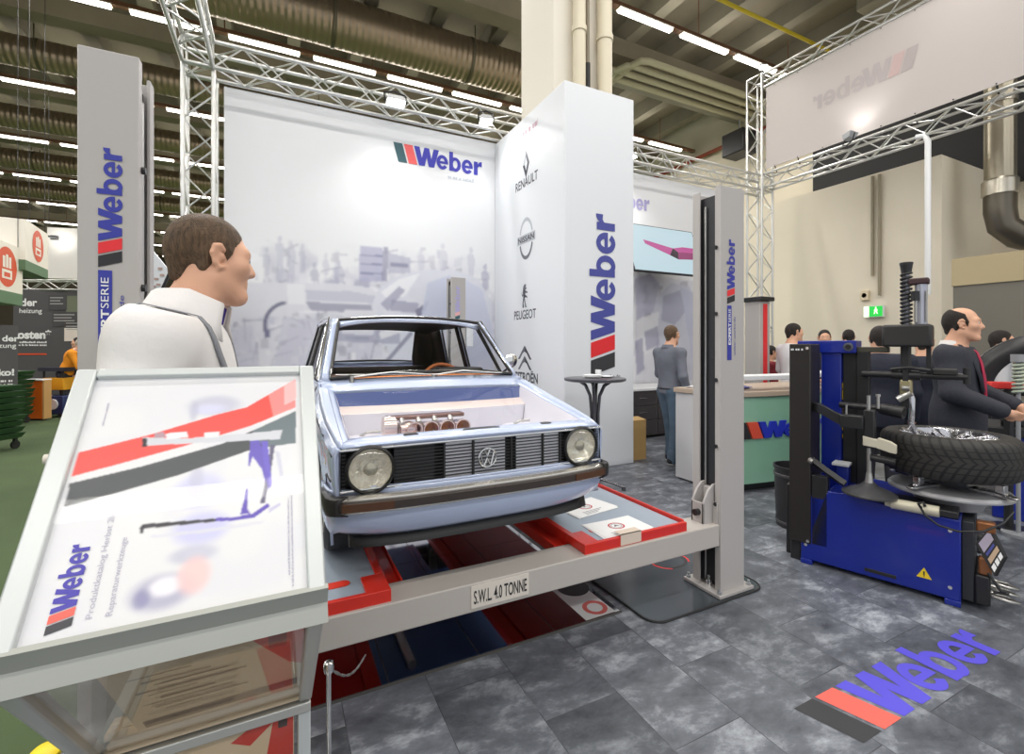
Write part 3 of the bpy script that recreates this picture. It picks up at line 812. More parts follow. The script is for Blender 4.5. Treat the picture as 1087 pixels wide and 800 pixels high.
# ------------------------------------------------------------------ logo pillar
PU0, PU1, PV0, PH_ = 3.07, 4.12, 4.76, 4.69
t = thing('logo_pillar', 'tall white square pillar with car badges and a big upright blue logo', 'pillar', (3.6, 5.6, 0))
mb = MB(); th = .03
mb.box((PU0, PV0, 0), (PU1, PV0 + th, PH_)); mb.box((PU0, PV0 + th, 0), (PU0 + th, WV, PH_)); mb.box((PU1 - th, PV0 + th, 0), (PU1, WV, PH_)); mb.build('casing', mat('pillar_white', rgb(232, 235, 240), .45), t, bevel=.006)
a = onv(652.5, 384, PV0); b = onv(652.5, 227, PV0); c = onv(627, 384, PV0)
logo(t, frame((a.x, PV0 - .002, a.z - .06), (0, 0, 1), (-1, 0, 0)), b.z - a.z + .03, a.x - c.x, mats=[mat('logo_blue_mid', rgb(72, 78, 158), .45), M_RED, mat('logo_charcoal', rgb(58, 58, 62), .5)])
mb = MB(); text(mb, 'weber-werke.de', frame((onv(624, 400, PV0).x, PV0 - .002, onv(624, 402, PV0).z), (1, 0, 0), (0, 0, 1)), cap=.045, width=.5); mb.build('small_lettering', mat('grey_ink', rgb(70, 70, 80), .5), t, fix=False)
M_BADGE = mat('badge_grey', rgb(105, 108, 118), .4); M_BADGED = mat('badge_dark', rgb(60, 62, 70), .4); M_BADGEL = mat('badge_light', rgb(186, 190, 198), .4)
def side(px, py): return onu(px, py, PU0)
def sgn(px, py):        # frame on the u = PU0 face: reads towards -v
    p = side(px, py); return frame((PU0 - .002, p.y, p.z), (0, -1, 0), (0, 0, 1))
def word(s, px0, px1, py, bold=0., m=None, name='lettering'):
    a, b = side(px0, py), side(px1, py)
    mb = MB(); wd = a.y - b.y; text(mb, s, frame((PU0 - .002, a.y, a.z), (0, -1, 0), (0, 0, 1)), width=wd, cap=min(.13, wd * .19), bold=bold)
    return mb.build(name, m or M_BADGED, t, fix=False)
mb = MB(); a_, b_ = side(550, 150), side(571, 150); marks(mb, frame((PU0 - .002, a_.y, a_.z), (0, -1, 0), (0, 0, 1)), a_.y - b_.y, .09); mb.build('lettering', mat('pink_ink', rgb(204, 168, 184), .5), t, fix=False)
word('RENAULT', 547.5, 571, 204.5, .012)
word('PEUGEOT', 546, 569, 339.5, .008)
word('CITROËN', 546, 571, 403.5, .025)
S_ = .155
M = sgn(558.5, 174); mb = MB()       # diamond
for sx in (-1, 1):
    mb.add([(0, S_ * 1.25, 0), (sx * S_ * .62, 0, 0), (sx * S_ * .26, 0, 0), (0, S_ * .62, 0)], [(0, 1, 2, 3)], 0 if sx < 0 else 2, M)
    mb.add([(0, -S_ * 1.25, 0), (sx * S_ * .62, 0, 0), (sx * S_ * .26, 0, 0), (0, -S_ * .62, 0)], [(0, 1, 2, 3)], 1, M)
mb.build('diamond_badge', [M_BADGEL, M_BADGED, M_BADGE], t, fix=False)
M = sgn(558.5, 253); mb = MB()       # ring with a name bar
def arc(r0, r1, a0, a1, m, n=20, sy=1.):
    for i in range(n):
        p, q = a0 + (a1 - a0) * i / n, a0 + (a1 - a0) * (i + 1) / n
        mb.add([(r0 * math.cos(p), sy * r0 * math.sin(p), 0), (r1 * math.cos(p), sy * r1 * math.sin(p), 0), (r1 * math.cos(q), sy * r1 * math.sin(q), 0), (r0 * math.cos(q), sy * r0 * math.sin(q), 0)], [(0, 1, 2, 3)], m, M)
arc(.165, .20, .3, PI - .3, 0, sy=1.45); arc(.165, .20, PI + .3, 2 * PI - .3, 1, sy=1.45)
mb.add([(-.26, -.06, .001), (.26, -.06, .001), (.26, .06, .001), (-.26, .06, .001)], [(0, 1, 2, 3)], 0, M)
text(mb, 'NISSAN', M, cap=.075, width=.46, bold=.02, m=2, lift=.003, centre=True)
for i in range(len(mb.v) - len(glyphs('NISSAN', .02)[0]), len(mb.v)): mb.v[i] = (mb.v[i][0], mb.v[i][1], mb.v[i][2] - .037)
mb.build('ring_badge', [M_BADGEL, M_BADGE, M_BADGED], t, fix=False)
M = sgn(557, 314); mb = MB()         # rampant lion
S_ = .165
for k, pl in enumerate(([(-.05, 1), (.30, .95), (.22, .72), (.42, .62), (.16, .48), (-.10, .55), (-.30, .78)], [(-.28, .74), (-.05, .55), (.14, .46), (.12, .05), (-.02, -.25), (-.26, -.12), (-.36, .3)], [(.12, .44), (.5, .36), (.62, .18), (.48, .22), (.16, .22)], [(.06, .1), (.46, -.04), (.56, -.24), (.36, -.14), (.02, -.14)], [(-.2, -.14), (.04, -.22), (.2, -.62), (.42, -.98), (.1, -.98), (.02, -.66)], [(-.26, -.1), (-.1, -.2), (-.22, -.6), (-.12, -.98), (-.42, -.98), (-.4, -.55)], [(-.3, .1), (-.44, -.1), (-.62, .2), (-.5, .5), (-.5, .2)])):
    mb.add([(x * S_ * .9, y * S_, 0) for x, y in pl], [tuple(range(len(pl)))], k % 2, M)
mb.build('lion_badge', [M_BADGE, M_BADGED], t, fix=False)
M = sgn(557, 378.5) @ Matrix.Scale(.72, 4); mb = MB()         # two chevrons
for dy in (-.15, .05):
    for sx in (-1, 1):
        mb.add([(0, dy + .17, 0), (sx * .28, dy - .10, 0), (sx * .2, dy - .10, 0), (sx * .08, dy + .02, 0), (0, dy + .05, 0)], [(0, 1, 2, 3, 4)], 0 if sx < 0 else 1, M)
mb.build('chevron_badge', [M_BADGE, M_BADGED], t, fix=False)

# ------------------------------------------------------------------ trusses
def truss(name, label, p0, p1, up=(0, 0, 1), s=.30, cr=.024, br=.010, pitch=.30):
    p0, p1 = Vector(p0), Vector(p1); d = (p1 - p0); L = d.length; d.normalize(); y = Vector(up); x = d.cross(y).normalized(); h = s / 2
    t = thing(name, label, 'truss', tuple(p0), group='aluminium trusses of the stand')
    cs = [(-h, -h), (h, -h), (h, h), (-h, h)]
    for a, b in cs:
        o = x * a + y * b; mb = MB(); mb.cyl(p0 + o, p1 + o, cr, n=10); mb.build('chord', M_TRUSS, t, smooth=40)
    mb = MB(); n = max(2, int(L / pitch))
    for i in range(n):
        a, b = p0 + d * (L * i / n), p0 + d * (L * (i + 1) / n)
        for k in range(4):
            o, q = x * cs[k][0] + y * cs[k][1], x * cs[(k + 1) % 4][0] + y * cs[(k + 1) % 4][1]
            if (i + k) % 2: o, q = q, o
            mb.cyl(a + o, b + q, br, n=6)
    for e in (p0, p1):
        for k in range(4): mb.cyl(e + x * cs[k][0] + y * cs[k][1], e + x * cs[(k + 1) % 4][0] + y * cs[(k + 1) % 4][1], br * 1.4, n=6)
    mb.build('lattice', M_TRUSS, t, smooth=40)
    return t
TZ = 4.91
truss('truss_tower', 'aluminium lattice tower standing at the free edge of the mural wall', (-.83, 6.66, 0), (-.83, 6.66, 4.76), (0, 1, 0))
truss('truss_beam', 'long aluminium truss running along the top of the mural wall', (-.98, 6.62, TZ), (9.3, 6.62, TZ))
truss('truss_beam', 'aluminium truss overhead that runs from the lattice tower towards the viewer', (-.83, 6.46, TZ), (-.83, .6, TZ))
truss('truss_tower', 'tall aluminium lattice tower beside the hanging white banner', (9.13, 6.6, 0), (9.13, 6.6, 7.16), (0, 1, 0), s=.34)
truss('truss_beam', 'aluminium truss along the top edge of the hanging white banner', (9.13, 6.42, 7.0), (9.13, -.6, 7.0), s=.28)
truss('truss_beam', 'aluminium truss below the hanging white banner, carrying the bright spotlight', (9.13, 6.42, 4.93), (9.13, -.6, 4.93), s=.28)
t = thing('hanging_banner', 'wide white banner between two trusses with a faint mirrored logo', 'banner', (9.0, 3, 5.1))
mb = MB(); mb.box((9.0, -.6, 5.16), (9.012, 6.36, 6.84)); mb.build('cloth', mat('banner_cloth', rgb(196, 188, 185), .8), t)
a, b = onu(968, 86, 8.99), onu(863, 117, 8.99)
mb = MB(); slab_logo(mb, frame((8.994, a.y + .0, b.z - .02), (0, 1, 0), (0, 0, 1)), b.y - a.y, .34, 0.)
mb.build('logo', [mat('show_through', rgb(180, 171, 171), .8), mat('show_through_red', rgb(196, 172, 170), .8), mat('show_through_dark', rgb(176, 166, 166), .8)], t, fix=False)
mb = MB()
for i in range(15):
    v = -.4 + i * .47
    mb.cyl((9.0, v, 6.8), (9.08, v, 6.92), .012, n=6); mb.cyl((9.0, v, 5.19), (9.08, v, 5.05), .012, n=6)
mb.build('ties', M_BLACK, t)
mb = MB(); mb.tube([(9.02, 3.0, 4.78), (9.02, 2.95, 4.74), (9.02, 2.9, 4.60), (9.02, 2.9, 1.9)], .03, 10)
mb = MB(); p = onu(985, 315, 7.6); mb.tube([(9.0, p.y * 9.0 / 7.6 + .15, 4.80), (9.0, p.y * 9.0 / 7.6 + .04, 4.78), (9.0, p.y * 9.0 / 7.6, 4.68), (9.0, p.y * 9.0 / 7.6, 2.3)], .04, 10)
one('hanging_air_pipe', mb, mat('white_pipe', (.85, .86, .87), .35), 'white pipe bent at the top, hanging from the banner truss', 'pipe', smooth=40)

# floodlights on the trusses
M_LAMP = mat('lamp_glow', (1, 1, 1), .4, emit=(1, .99, .96), es=14.)
def flood(label, loc, aim, pw, size=.22, cone=110, es=None):
    t = thing('spotlight', label, 'spotlight', loc, group='floodlights on the trusses')
    d = (Vector(aim) - Vector(loc)).normalized(); M = Matrix.Translation(loc) @ d.to_track_quat('Z', 'Y').to_matrix().to_4x4()
    s = size
    mb = MB(M); mb.rings([[(-s * .35, -s * .25, -.09), (s * .35, -s * .25, -.09), (s * .35, s * .25, -.09), (-s * .35, s * .25, -.09)], [(-s * .5, -s * .38, 0), (s * .5, -s * .38, 0), (s * .5, s * .38, 0), (-s * .5, s * .38, 0)]]); mb.build('housing', M_GREYD, t)
    mb = MB(M); mb.quad((-s * .45, -s * .33, .004), (s * .45, -s * .33, .004), (s * .45, s * .33, .004), (-s * .45, s * .33, .004)); mb.build('lens', M_LAMP, t, fix=False)
    mb = MB(M); mb.tube([(-s * .55, 0, -.03), (-s * .55, 0, -.16), (0, 0, -.2), (s * .55, 0, -.16), (s * .55, 0, -.03)], .012, 6); mb.build('yoke', M_BLACK, t)
    l = bpy.data.lights.new('flood_lamp', 'SPOT'); l.energy = pw; l.spot_size = R(cone); l.spot_blend = .8; l.shadow_soft_size = .12; l.color = (1, .98, .95)
    o = bpy.data.objects.new('flood_lamp', l); COL.objects.link(o); o.matrix_world = M @ Matrix.Translation((0, 0, .06)) @ Matrix.Rotation(PI, 4, 'X')
    return t
flood('bright rectangular floodlight on the truss above the mural wall', (1.42, 6.40, 4.78), (1.4, 5.9, 3.0), 75, .26, 130)
flood('small floodlight on the mural truss close to the logo pillar', (2.75, 6.40, 4.82), (2.6, 5.9, 3.2), 50, .2, 130)
flood('floodlight on the truss above the television wall', (5.45, 6.40, 4.78), (5.6, 6.0, 2.8), 90, .26, 130)
flood('glaring spotlight on the truss under the white banner', (8.72, 4.62, 5.12), (8.98, 4.5, 6.1), 9, .20, 120)
flood('tiny spotlight on the tower top beside the white banner', (8.9, 6.35, 7.22), (7, 4, 4), 60, .14, 90)
flood('floodlight on the overhead truss aimed down at the car', (-.60, 3.9, 4.72), (.9, 3.0, 1.0), 150, .3, 120)

# ------------------------------------------------------------------ television
ctr = onv(712, 262, 6.35); tilt = R(-20)
t = thing('mounted_television', 'flat television tilted down on the side wall, showing a magenta arrow', 'television', (5.95, 6.5, 3.2))
M = Matrix.Translation((6.15, 6.28, 3.22)) @ Matrix.Rotation(tilt, 4, 'X')
TW, THh = 1.66, .94
mb = MB(M); mb.box((-TW / 2, 0, -THh / 2), (TW / 2, .05, THh / 2)); mb.build('bezel', M_BLACK, t, bevel=.006)
mb = MB(M); e = .018; y = -.002
mb.quad((-TW / 2 + e, y, -THh / 2 + e), (TW / 2 - e, y, -THh / 2 + e), (TW / 2 - e, y, THh / 2 - e), (-TW / 2 + e, y, THh / 2 - e), m=0)
y = -.004
mb.quad((-.46, y, .16), (-.44, y, .08), (.08, y, -.10), (.20, y, .05), m=1)
mb.quad((.20, y, .05), (.08, y, -.10), (.26, y, -.17), (.30, y, -.02), m=2)
mb.quad((.20, y, .05), (.30, y, -.02), (.80, y, -.0), (.80, y, .10), (.45, y, .10), m=1)
mb.quad((.30, y, -.02), (.26, y, -.17), (.80, y, -.13), (.80, y, -.0), m=3)
scr = [mat('screen_sky', (.05, .05, .05), .25, emit=rgb(196, 222, 232), es=.85), mat('screen_magenta', (.05, .05, .05), .25, emit=rgb(196, 70, 150), es=.8), mat('screen_dark', (.02, .02, .02), .25, emit=rgb(52, 34, 50), es=.8), mat('screen_plum', (.05, .05, .05), .25, emit=rgb(150, 40, 108), es=.8)]
mb.build('screen', scr, t, fix=False)
mb = MB(); mb.box((5.9, 6.55, 3.1), (6.3, 6.79, 3.3)); mb.cyl((6.1, 6.36, 3.2), (6.1, 6.6, 3.2), .04, n=12); mb.build('wall_bracket', M_BLACK, t)

# ------------------------------------------------------------------ reception counter
M_SEA = mat('sea_green_glass', rgb(146, 196, 168), .12, coat=.6)
t = thing('reception_counter', 'curved reception counter with a sea green glass front and raised logo', 'counter', (5, 3.5, 0))
def cfront(k): u = 4.10 + 2.1 * k; return (u, 3.30 - .16 * math.sin(PI * k) + .10 * k)
N_ = 24
fr = [cfront(i / N_) for i in range(N_ + 1)]
mb = MB(); mb.rings([[(x, y, z) for x, y in fr + [(x, y + .02) for x, y in fr[::-1]]] for z in (.09, .98)]); mb.build('front', M_SEA, t, smooth=30)
mb = MB(); mb.rings([[(x, y, z) for x, y in [(x, y + .08) for x, y in fr] + [(6.2, 4.1), (4.12, 4.0)]] for z in (.0, .09)]); mb.build('plinth', M_BLACK, t)
for x0, y0 in ((4.08, 3.32), (6.17, 3.42)):
    mb = MB(); mb.box((x0, y0, .02), (x0 + .03, 4.0, 1.0)); mb.build('side_panel', mat('counter_side', rgb(206, 206, 208), .4), t)
mb = MB(); mb.rings([[(x, y, z) for x, y in [(x, y - .03) for x, y in fr] + [(6.24, 4.0), (4.04, 4.0)]] for z in (.985, 1.04)]); mb.build('worktop', mat('counter_beige', rgb(186, 168, 150), .4), t, bevel=.006)
mb = MB(); mb.rings([[(x, y, z) for x, y in [(x, y + .02) for x, y in fr] + [(x, y + .24) for x, y in fr[::-1]]] for z in (1.15, 1.20)]); mb.build('raised_shelf', M_WHITE, t, bevel=.006)
for k in (.08, .5, .92):
    x, y = cfront(k); mb = MB(); mb.cyl((x, y + .14, 1.04), (x, y + .14, 1.15), .018, n=10); mb.build('shelf_post', M_CHROME, t, smooth=40)
# raised letters, bent to the front
mb = MB(); a = onv(788, 468, 3.24); slab_logo(mb, Matrix.Identity(4), 1.30, .17, 0., depth=.02)
k0 = (a.x - 4.10) / 2.1
def bend(p):
    k = k0 + p[0] / 2.1; x, y = cfront(k); return (x, y - .003 - p[2], a.z + .01 + p[1])
mb.v = [bend(p) for p in mb.v]; mb.build('logo', [mat('logo_bright_blue', rgb(36, 52, 190), .4), mat('logo_orange_red', rgb(226, 84, 60), .4), M_INK], t)
for i, (x, y, z, c, lab, rz, d) in enumerate(((4.62, 3.62, 1.04, (90, 88, 160), 'fan of purple leaflets lying on the reception counter', .3, .34), (4.27, 3.80, 1.04, (230, 230, 232), 'white sheets on the reception counter beside the purple leaflets', -.2, .3))):
    mb = MB()
    for j in range(4): mb.cbox((0, 0, .004 + .005 * j), (d, .21, .004), 0, Matrix.Translation((x, y, z)) @ Matrix.Rotation(rz + .22 * j, 4, 'Z'))
    one('leaflets', mb, mat('leaflet%d' % i, rgb(*c), .4), lab, 'leaflets')
mb = MB(); mb.prism([(3.62, 3.9), (3.9, 3.9), (3.9, 4.15), (3.66, 4.1)], .985, .99, 'z')
# gray stele behind the counter with a red strip
p0 = at(803, 400, 6.9)
t = thing('display_column', 'grey display column with a red strip and dark cap behind the counter', 'column', (p0.x, p0.y, 0))
x, y = p0.x, p0.y
mb = MB(); mb.box((x - .10, y - .12, 0), (x + .13, y + .12, 2.16)); mb.build('body', M_GREY, t, bevel=.01)
mb = MB(); mb.box((x - .02, y - .13, .3), (x + .06, y - .118, 2.12)); mb.build('red_strip', M_RED, t)
mb = MB(); mb.box((x - .14, y - .17, 2.16), (x + .17, y + .17, 2.22)); mb.build('cap', M_BLACK, t, bevel=.01)

# ------------------------------------------------------------------ bar table, box, cabinet
bx, by = 3.02, 4.10
t = thing('bar_table', 'round dark bar table on curved chrome legs in front of the pillar', 'table', (bx, by, 0))
mb = MB(); mb.lathe([(.0, 1.135), (.30, 1.135), (.325, 1.145), (.325, 1.165), (.315, 1.17), (0, 1.17)], (bx, by, 0), 40, caps=False); mb.build('table_top', mat('table_dark', rgb(74, 74, 80), .3), t, smooth=35)
mb = MB()
for k in range(4):
    a = PI / 4 + k * PI / 2; c, s = math.cos(a), math.sin(a)
    mb.tube([(bx + c * .16, by + s * .16, 1.13), (bx + c * .10, by + s * .10, 1.09), (bx + c * .05, by + s * .05, .98), (bx + c * .034, by + s * .034, .8), (bx + c * .034, by + s * .034, .16), (bx + c * .05, by + s * .05, .08)], .018, 8)
mb.build('column', mat('table_steel', rgb(120, 120, 124), .25, .9), t, smooth=40)
for k in range(4):
    a = PI / 4 + k * PI / 2; c, s = math.cos(a), math.sin(a)
    mb = MB(); mb.tube([(bx + c * .02, by + s * .02, .11), (bx + c * .12, by + s * .12, .085), (bx + c * .30, by + s * .30, .035)], .017, 8); mb.cyl((bx + c * .30, by + s * .30, 0), (bx + c * .30, by + s * .30, .04), .022, n=10); mb.build('foot', mat('table_steel'), t, smooth=40)
for i, (dx, dy, r, lab) in enumerate(((-.02, .02, .10, 'stack of white saucers on the bar table'), (.14, -.02, .07, 'single white saucer near the edge of the bar table'))):
    mb = MB()
    for j in range(3 - 2 * i): mb.lathe([(0, .002), (r * .6, 0), (r, .014), (r * .98, .018), (r * .55, .006), (0, .006)], (bx + dx, by + dy, 1.17 + .008 * j), 24, caps=False)
    one('saucer', mb, M_WHITE, lab, 'saucer', smooth=40)
mb = MB(); mb.lathe([(0, 0), (.03, 0), (.035, .08), (.033, .08), (.028, .004), (0, .004)], (bx + .12, by + .1, 1.17), 16, caps=False)
one('cup', mb, M_WHITE, 'small white cup on the bar table', 'cup', smooth=40)
t = thing('cardboard_box', 'plain brown cardboard box beside the foot of the pillar', 'box', (4.28, 5.05, 0))
mb = MB(); mb.box((4.15, 4.86, 0), (4.42, 5.2, .52)); mb.build('body', mat('cardboard', rgb(196, 160, 104), .8), t)
for y0, y1, w_ in ((4.86, 5.02, 1), (5.04, 5.2, -1)):
    mb = MB(); mb.rings([[(4.15, y0, .52), (4.42, y0, .52), (4.42, y1, .545), (4.15, y1, .545)], [(4.15, y0, .525), (4.42, y0, .525), (4.42, y1, .55), (4.15, y1, .55)]]); mb.build('flap', mat('cardboard'), t)
t = thing('drawer_cabinet', 'dark grey drawer cabinet against the side wall behind the standing man', 'cabinet', (5.5, 6.3, 0))
mb = MB(); mb.box((5.0, 5.95, .04), (6.3, 6.7, .78)); mb.build('body', mat('cabinet_dark', rgb(78, 74, 76), .5), t, bevel=.008)
mb = MB(); mb.box((4.97, 5.92, .78), (6.33, 6.72, .82)); mb.build('top', M_WHITE, t, bevel=.006)
for i in range(3):
    for j in range(2):
        mb = MB(); mb.box((5.02 + .64 * j, 5.935, .07 + .235 * i), (5.62 + .64 * j, 5.95, .29 + .235 * i)); d = mb.build('drawer', mat('cabinet_front', rgb(66, 62, 66), .45), t, bevel=.004)
        mb = MB(); mb.tube([(5.24 + .64 * j, 5.935, .2 + .235 * i), (5.24 + .64 * j, 5.91, .2 + .235 * i), (5.40 + .64 * j, 5.91, .2 + .235 * i), (5.40 + .64 * j, 5.935, .2 + .235 * i)], .006, 6); mb.build('handle', M_CHROME, d)
# floor print
t = thing('floor_logo', 'big blue, red and black logo stuck on the slate floor', 'floor sticker', (2.5, 1.1, 0))
mb = MB(); slab_logo(mb, frame((1.985, 1.005, .0015), (1, .0, 0), (0, 1, 0)), 1.26, .225, 0.)
mb.build('lettering', [mat('floor_blue', rgb(92, 84, 214), .5), mat('floor_red', rgb(246, 104, 92), .5), mat('floor_black', rgb(56, 57, 60), .5)], t, fix=False)
# ------------------------------------------------------------------ mirror pit, mat
M_MIRROR = mat('black_mirror', (.52, .52, .53), .05, 1.)
t = thing('mirror_floor', 'dark mirror tiles on the floor under the lifted car', 'floor mirror', (.7, 3.5, 0))
mb = MB()
mu = [-.42 + .43 * i for i in range(6)]; mv = [2.11 + .56 * i for i in range(8)]
for i in range(5):
    for j in range(7):
        mb.box((mu[i] + .002, mv[j] + .002, .001), (mu[i + 1] - .002, mv[j + 1] - .002, .012))
mb.build('tiles', M_MIRROR, t)
mb = MB(); mb.box((mu[0] - .006, mv[0] - .006, .0005), (mu[-1] + .006, mv[-1] + .006, .009)); mb.build('bed', mat('mirror_bed', (.09, .085, .08), .6), t)
t = thing('floor_warning_sticker', 'white strip with a red ring and black disc on the floor mirror edge', 'sticker', (1.6, 2.3, .012))
mb = MB(); z = .0125
mb.quad((1.50, 2.115, z), (1.70, 2.115, z), (1.70, 2.86, z), (1.50, 2.86, z), m=0)
def disc(cx, cy, r0, r1, m, z, n=28):
    for i in range(n):
        a, b = 2 * PI * i / n, 2 * PI * (i + 1) / n
        mb.add([(cx + r0 * math.cos(a), cy + r0 * math.sin(a), z), (cx + r1 * math.cos(a), cy + r1 * math.sin(a), z), (cx + r1 * math.cos(b), cy + r1 * math.sin(b), z), (cx + r0 * math.cos(b), cy + r0 * math.sin(b), z)], [(0, 1, 2, 3)], m)
disc(1.62, 2.20, .045, .072, 1, z + .0004); disc(1.63, 2.44, 0, .10, 2, z + .0004)
mb.quad((1.56, 2.56, z + .0004), (1.70, 2.5, z + .0004), (1.70, 2.80, z + .0004), (1.62, 2.80, z + .0004), m=2)
mb.build('print', [M_PAPER, mat('sticker_red', rgb(224, 110, 104), .5), M_INK], t, fix=False)
mb = MB(); q = []
r = .10; x0, x1, y0, y1 = 1.80, 2.72, 1.92, 3.3
for cx, cy, a0 in ((x0 + r, y0 + r, PI), (x1 - r, y0 + r, 1.5 * PI), (x1 - r, y1 - r, 0), (x0 + r, y1 - r, .5 * PI)):
    q += [(cx + r * math.cos(a0 + PI / 2 * i / 8), cy + r * math.sin(a0 + PI / 2 * i / 8)) for i in range(9)]
t = thing('floor_mat', 'glossy dark grey mat with rounded corners under the lift post', 'mat', (2.2, 2.6, 0))
mb.prism(q, .0005, .009); mb.build('mat', mat('mat_grey', rgb(74, 80, 86), .16), t)
mb = MB(); mb.tube([(x, y, .008) for x, y in q], .006, 6, loop=True); mb.build('rim', M_RUBBER, t)
mb = MB(); c0 = gz(710, 596)
def oval(rx, ry, w, m, z, a0=0, a1=2 * PI):
    n = 30
    for i in range(n):
        a, b = a0 + (a1 - a0) * i / n, a0 + (a1 - a0) * (i + 1) / n
        mb.add([(c0.x + rx * math.cos(a), c0.y + ry * math.sin(a), z), (c0.x + (rx + w) * math.cos(a), c0.y + (ry + w) * math.sin(a), z), (c0.x + (rx + w) * math.cos(b), c0.y + (ry + w) * math.sin(b), z), (c0.x + rx * math.cos(b), c0.y + ry * math.sin(b), z)], [(0, 1, 2, 3)], m)
oval(.11, .09, .02, 0, .0098); oval(.135, .115, .012, 1, .0098, 2.2, 4.2); oval(.135, .115, .012, 1, .0098, 5.6, 6.9)
mb.build('oval_print', [M_INK, M_RED], t, fix=False)

# ------------------------------------------------------------------ four-post lift
LZ = .0
lift = thing('car_lift', 'grey four-post car lift with red edged runways carrying the pale blue car', 'car lift', (.97, 4.1, 0))
M_RUNRED = mat('runway_red', rgb(214, 44, 28), .35, coat=.2)
M_DECK = mat('runway_deck', rgb(158, 170, 184), .42, .1, var=(3, .08))
M_CHAN = mat('channel_dark', rgb(46, 46, 50), .5)
def post(cu, cv, s, face, hw=.105):
    """s: +1 opening towards -u, -1 towards +u; face: logo on the -v face"""
    H = 2.47; hd = .105; k = s
    o = MB()
    sec = [(-hw, -hd), (hw, -hd), (hw, hd), (-hw, hd), (-hw, hd - .055), (-hw + .012, hd - .055), (-hw + .012, hd - .012), (hw - .012, hd - .012), (hw - .012, -hd + .012), (-hw + .012, -hd + .012), (-hw + .012, -hd + .04), (-hw, -hd + .04)]
    sec = [(cu + k * a, cv + b) for a, b in sec]
    o.prism(sec, .03, H); p = o.build('post', M_GREY, lift, bevel=.003)
    o = MB(); o.box((cu + k * (-hw + .030), cv - hd + .013, .04), (cu + k * (hw - .013), cv + hd - .013, H - .04)); o.build('channel', M_CHAN, p)
    o = MB(); o.tube([(cu + k * (-hw + .018), cv + .02, .06), (cu + k * (-hw + .018), cv + .02, H - .1)], .006, 6); o.build('lift_cable', M_STEEL, p)
    o = MB(); o.box((cu - .15, cv - .14, .011), (cu + .15, cv + .14, .032)); b = o.build('base_plate', M_GREY, p, bevel=.004)
    for a in (-1, 1):
        for c in (-1, 1):
            o = MB(); o.cyl((cu + a * .128, cv + c * .118, .03), (cu + a * .128, cv + c * .118, .045), .014, n=6); o.cyl((cu + a * .128, cv + c * .118, .045), (cu + a * .128, cv + c * .118, .062), .007, n=8); o.build('bolt', M_GREYD, p)
    o = MB(); o.cyl((cu - k * .10, cv - .02, .032), (cu - k * .10, cv - .02, .075), .018, n=12); o.cyl((cu - k * .10, cv - .02, .075), (cu - k * .10, cv - .02, .10), .011, n=6); o.build('anchor_nut', M_CHROME, p)
    o = MB()
    for z in (.55, .9, 1.3, 1.7, 2.1): o.cyl((cu - k * hw, cv - hd + .03, z), (cu - k * (hw + .012), cv - hd + .03, z), .012, n=10)
    o.build('bolt', M_BLACK, p)
    if face:
        y = cv - hd - .001
        f = face; M0 = lambda z, x=0: frame((cu + x, y, z), (0, 0, 1), (-1, 0, 0))
        o = MB(); slab_logo(o, M0(f[0], f[4]), f[1], f[2], .001)
        zz = f[0] - .03
        o.quad((cu + f[4] - f[2], y - .001, zz - f[3]), (cu + f[4] - f[2] * .42, y - .001, zz - f[3]), (cu + f[4] - f[2] * .42, y - .001, zz), (cu + f[4] - f[2], y - .001, zz), m=0)
        text(o, 'EXPERT', M0(zz - f[3] * .72, f[4] - f[2] * .56), cap=f[2] * .32, width=f[3] * .40, bold=.03, m=3, lift=.003)
        text(o, 'SERIE', M0(zz - f[3] * .31, f[4] - f[2] * .56), cap=f[2] * .32, width=f[3] * .25, m=3, lift=.003)
        text(o, 'weber-werke.de', M0(zz - f[3] * .92, f[4] + f[2] * .08), cap=f[2] * .20, width=f[3] * .72, m=0, lift=.002)
        o.build('logo', [M_BLUE, M_RED, M_INK, M_PAPER], p, fix=False)
    return p
CV = 2.075
# (z of logo foot, length, letter height, blue bar length, u offset of the baseline)
post(2.475, CV, 1, (1.78, .37, .066, .33, .018))
post(-.497, CV, -1, (1.78, .37, .062, .40, .035), .08)
pr = post(2.26, 6.34, 1, None)
post(-.62, 6.34, -1, None)
o = MB(); o.box((2.375, 6.22, 1.5), (2.475, 6.34, 1.85)); o.build('control_box', M_WHITE, lift, bevel=.01)
mb = MB(); M0 = frame((2.28, 6.234, 1.9), (0, 0, 1), (-1, 0, 0)); slab_logo(mb, M0, .45, .07, .001); mb.build('logo', [mat('logo_lilac'), mat('logo_pink'), mat('logo_teal')], pr, fix=False)
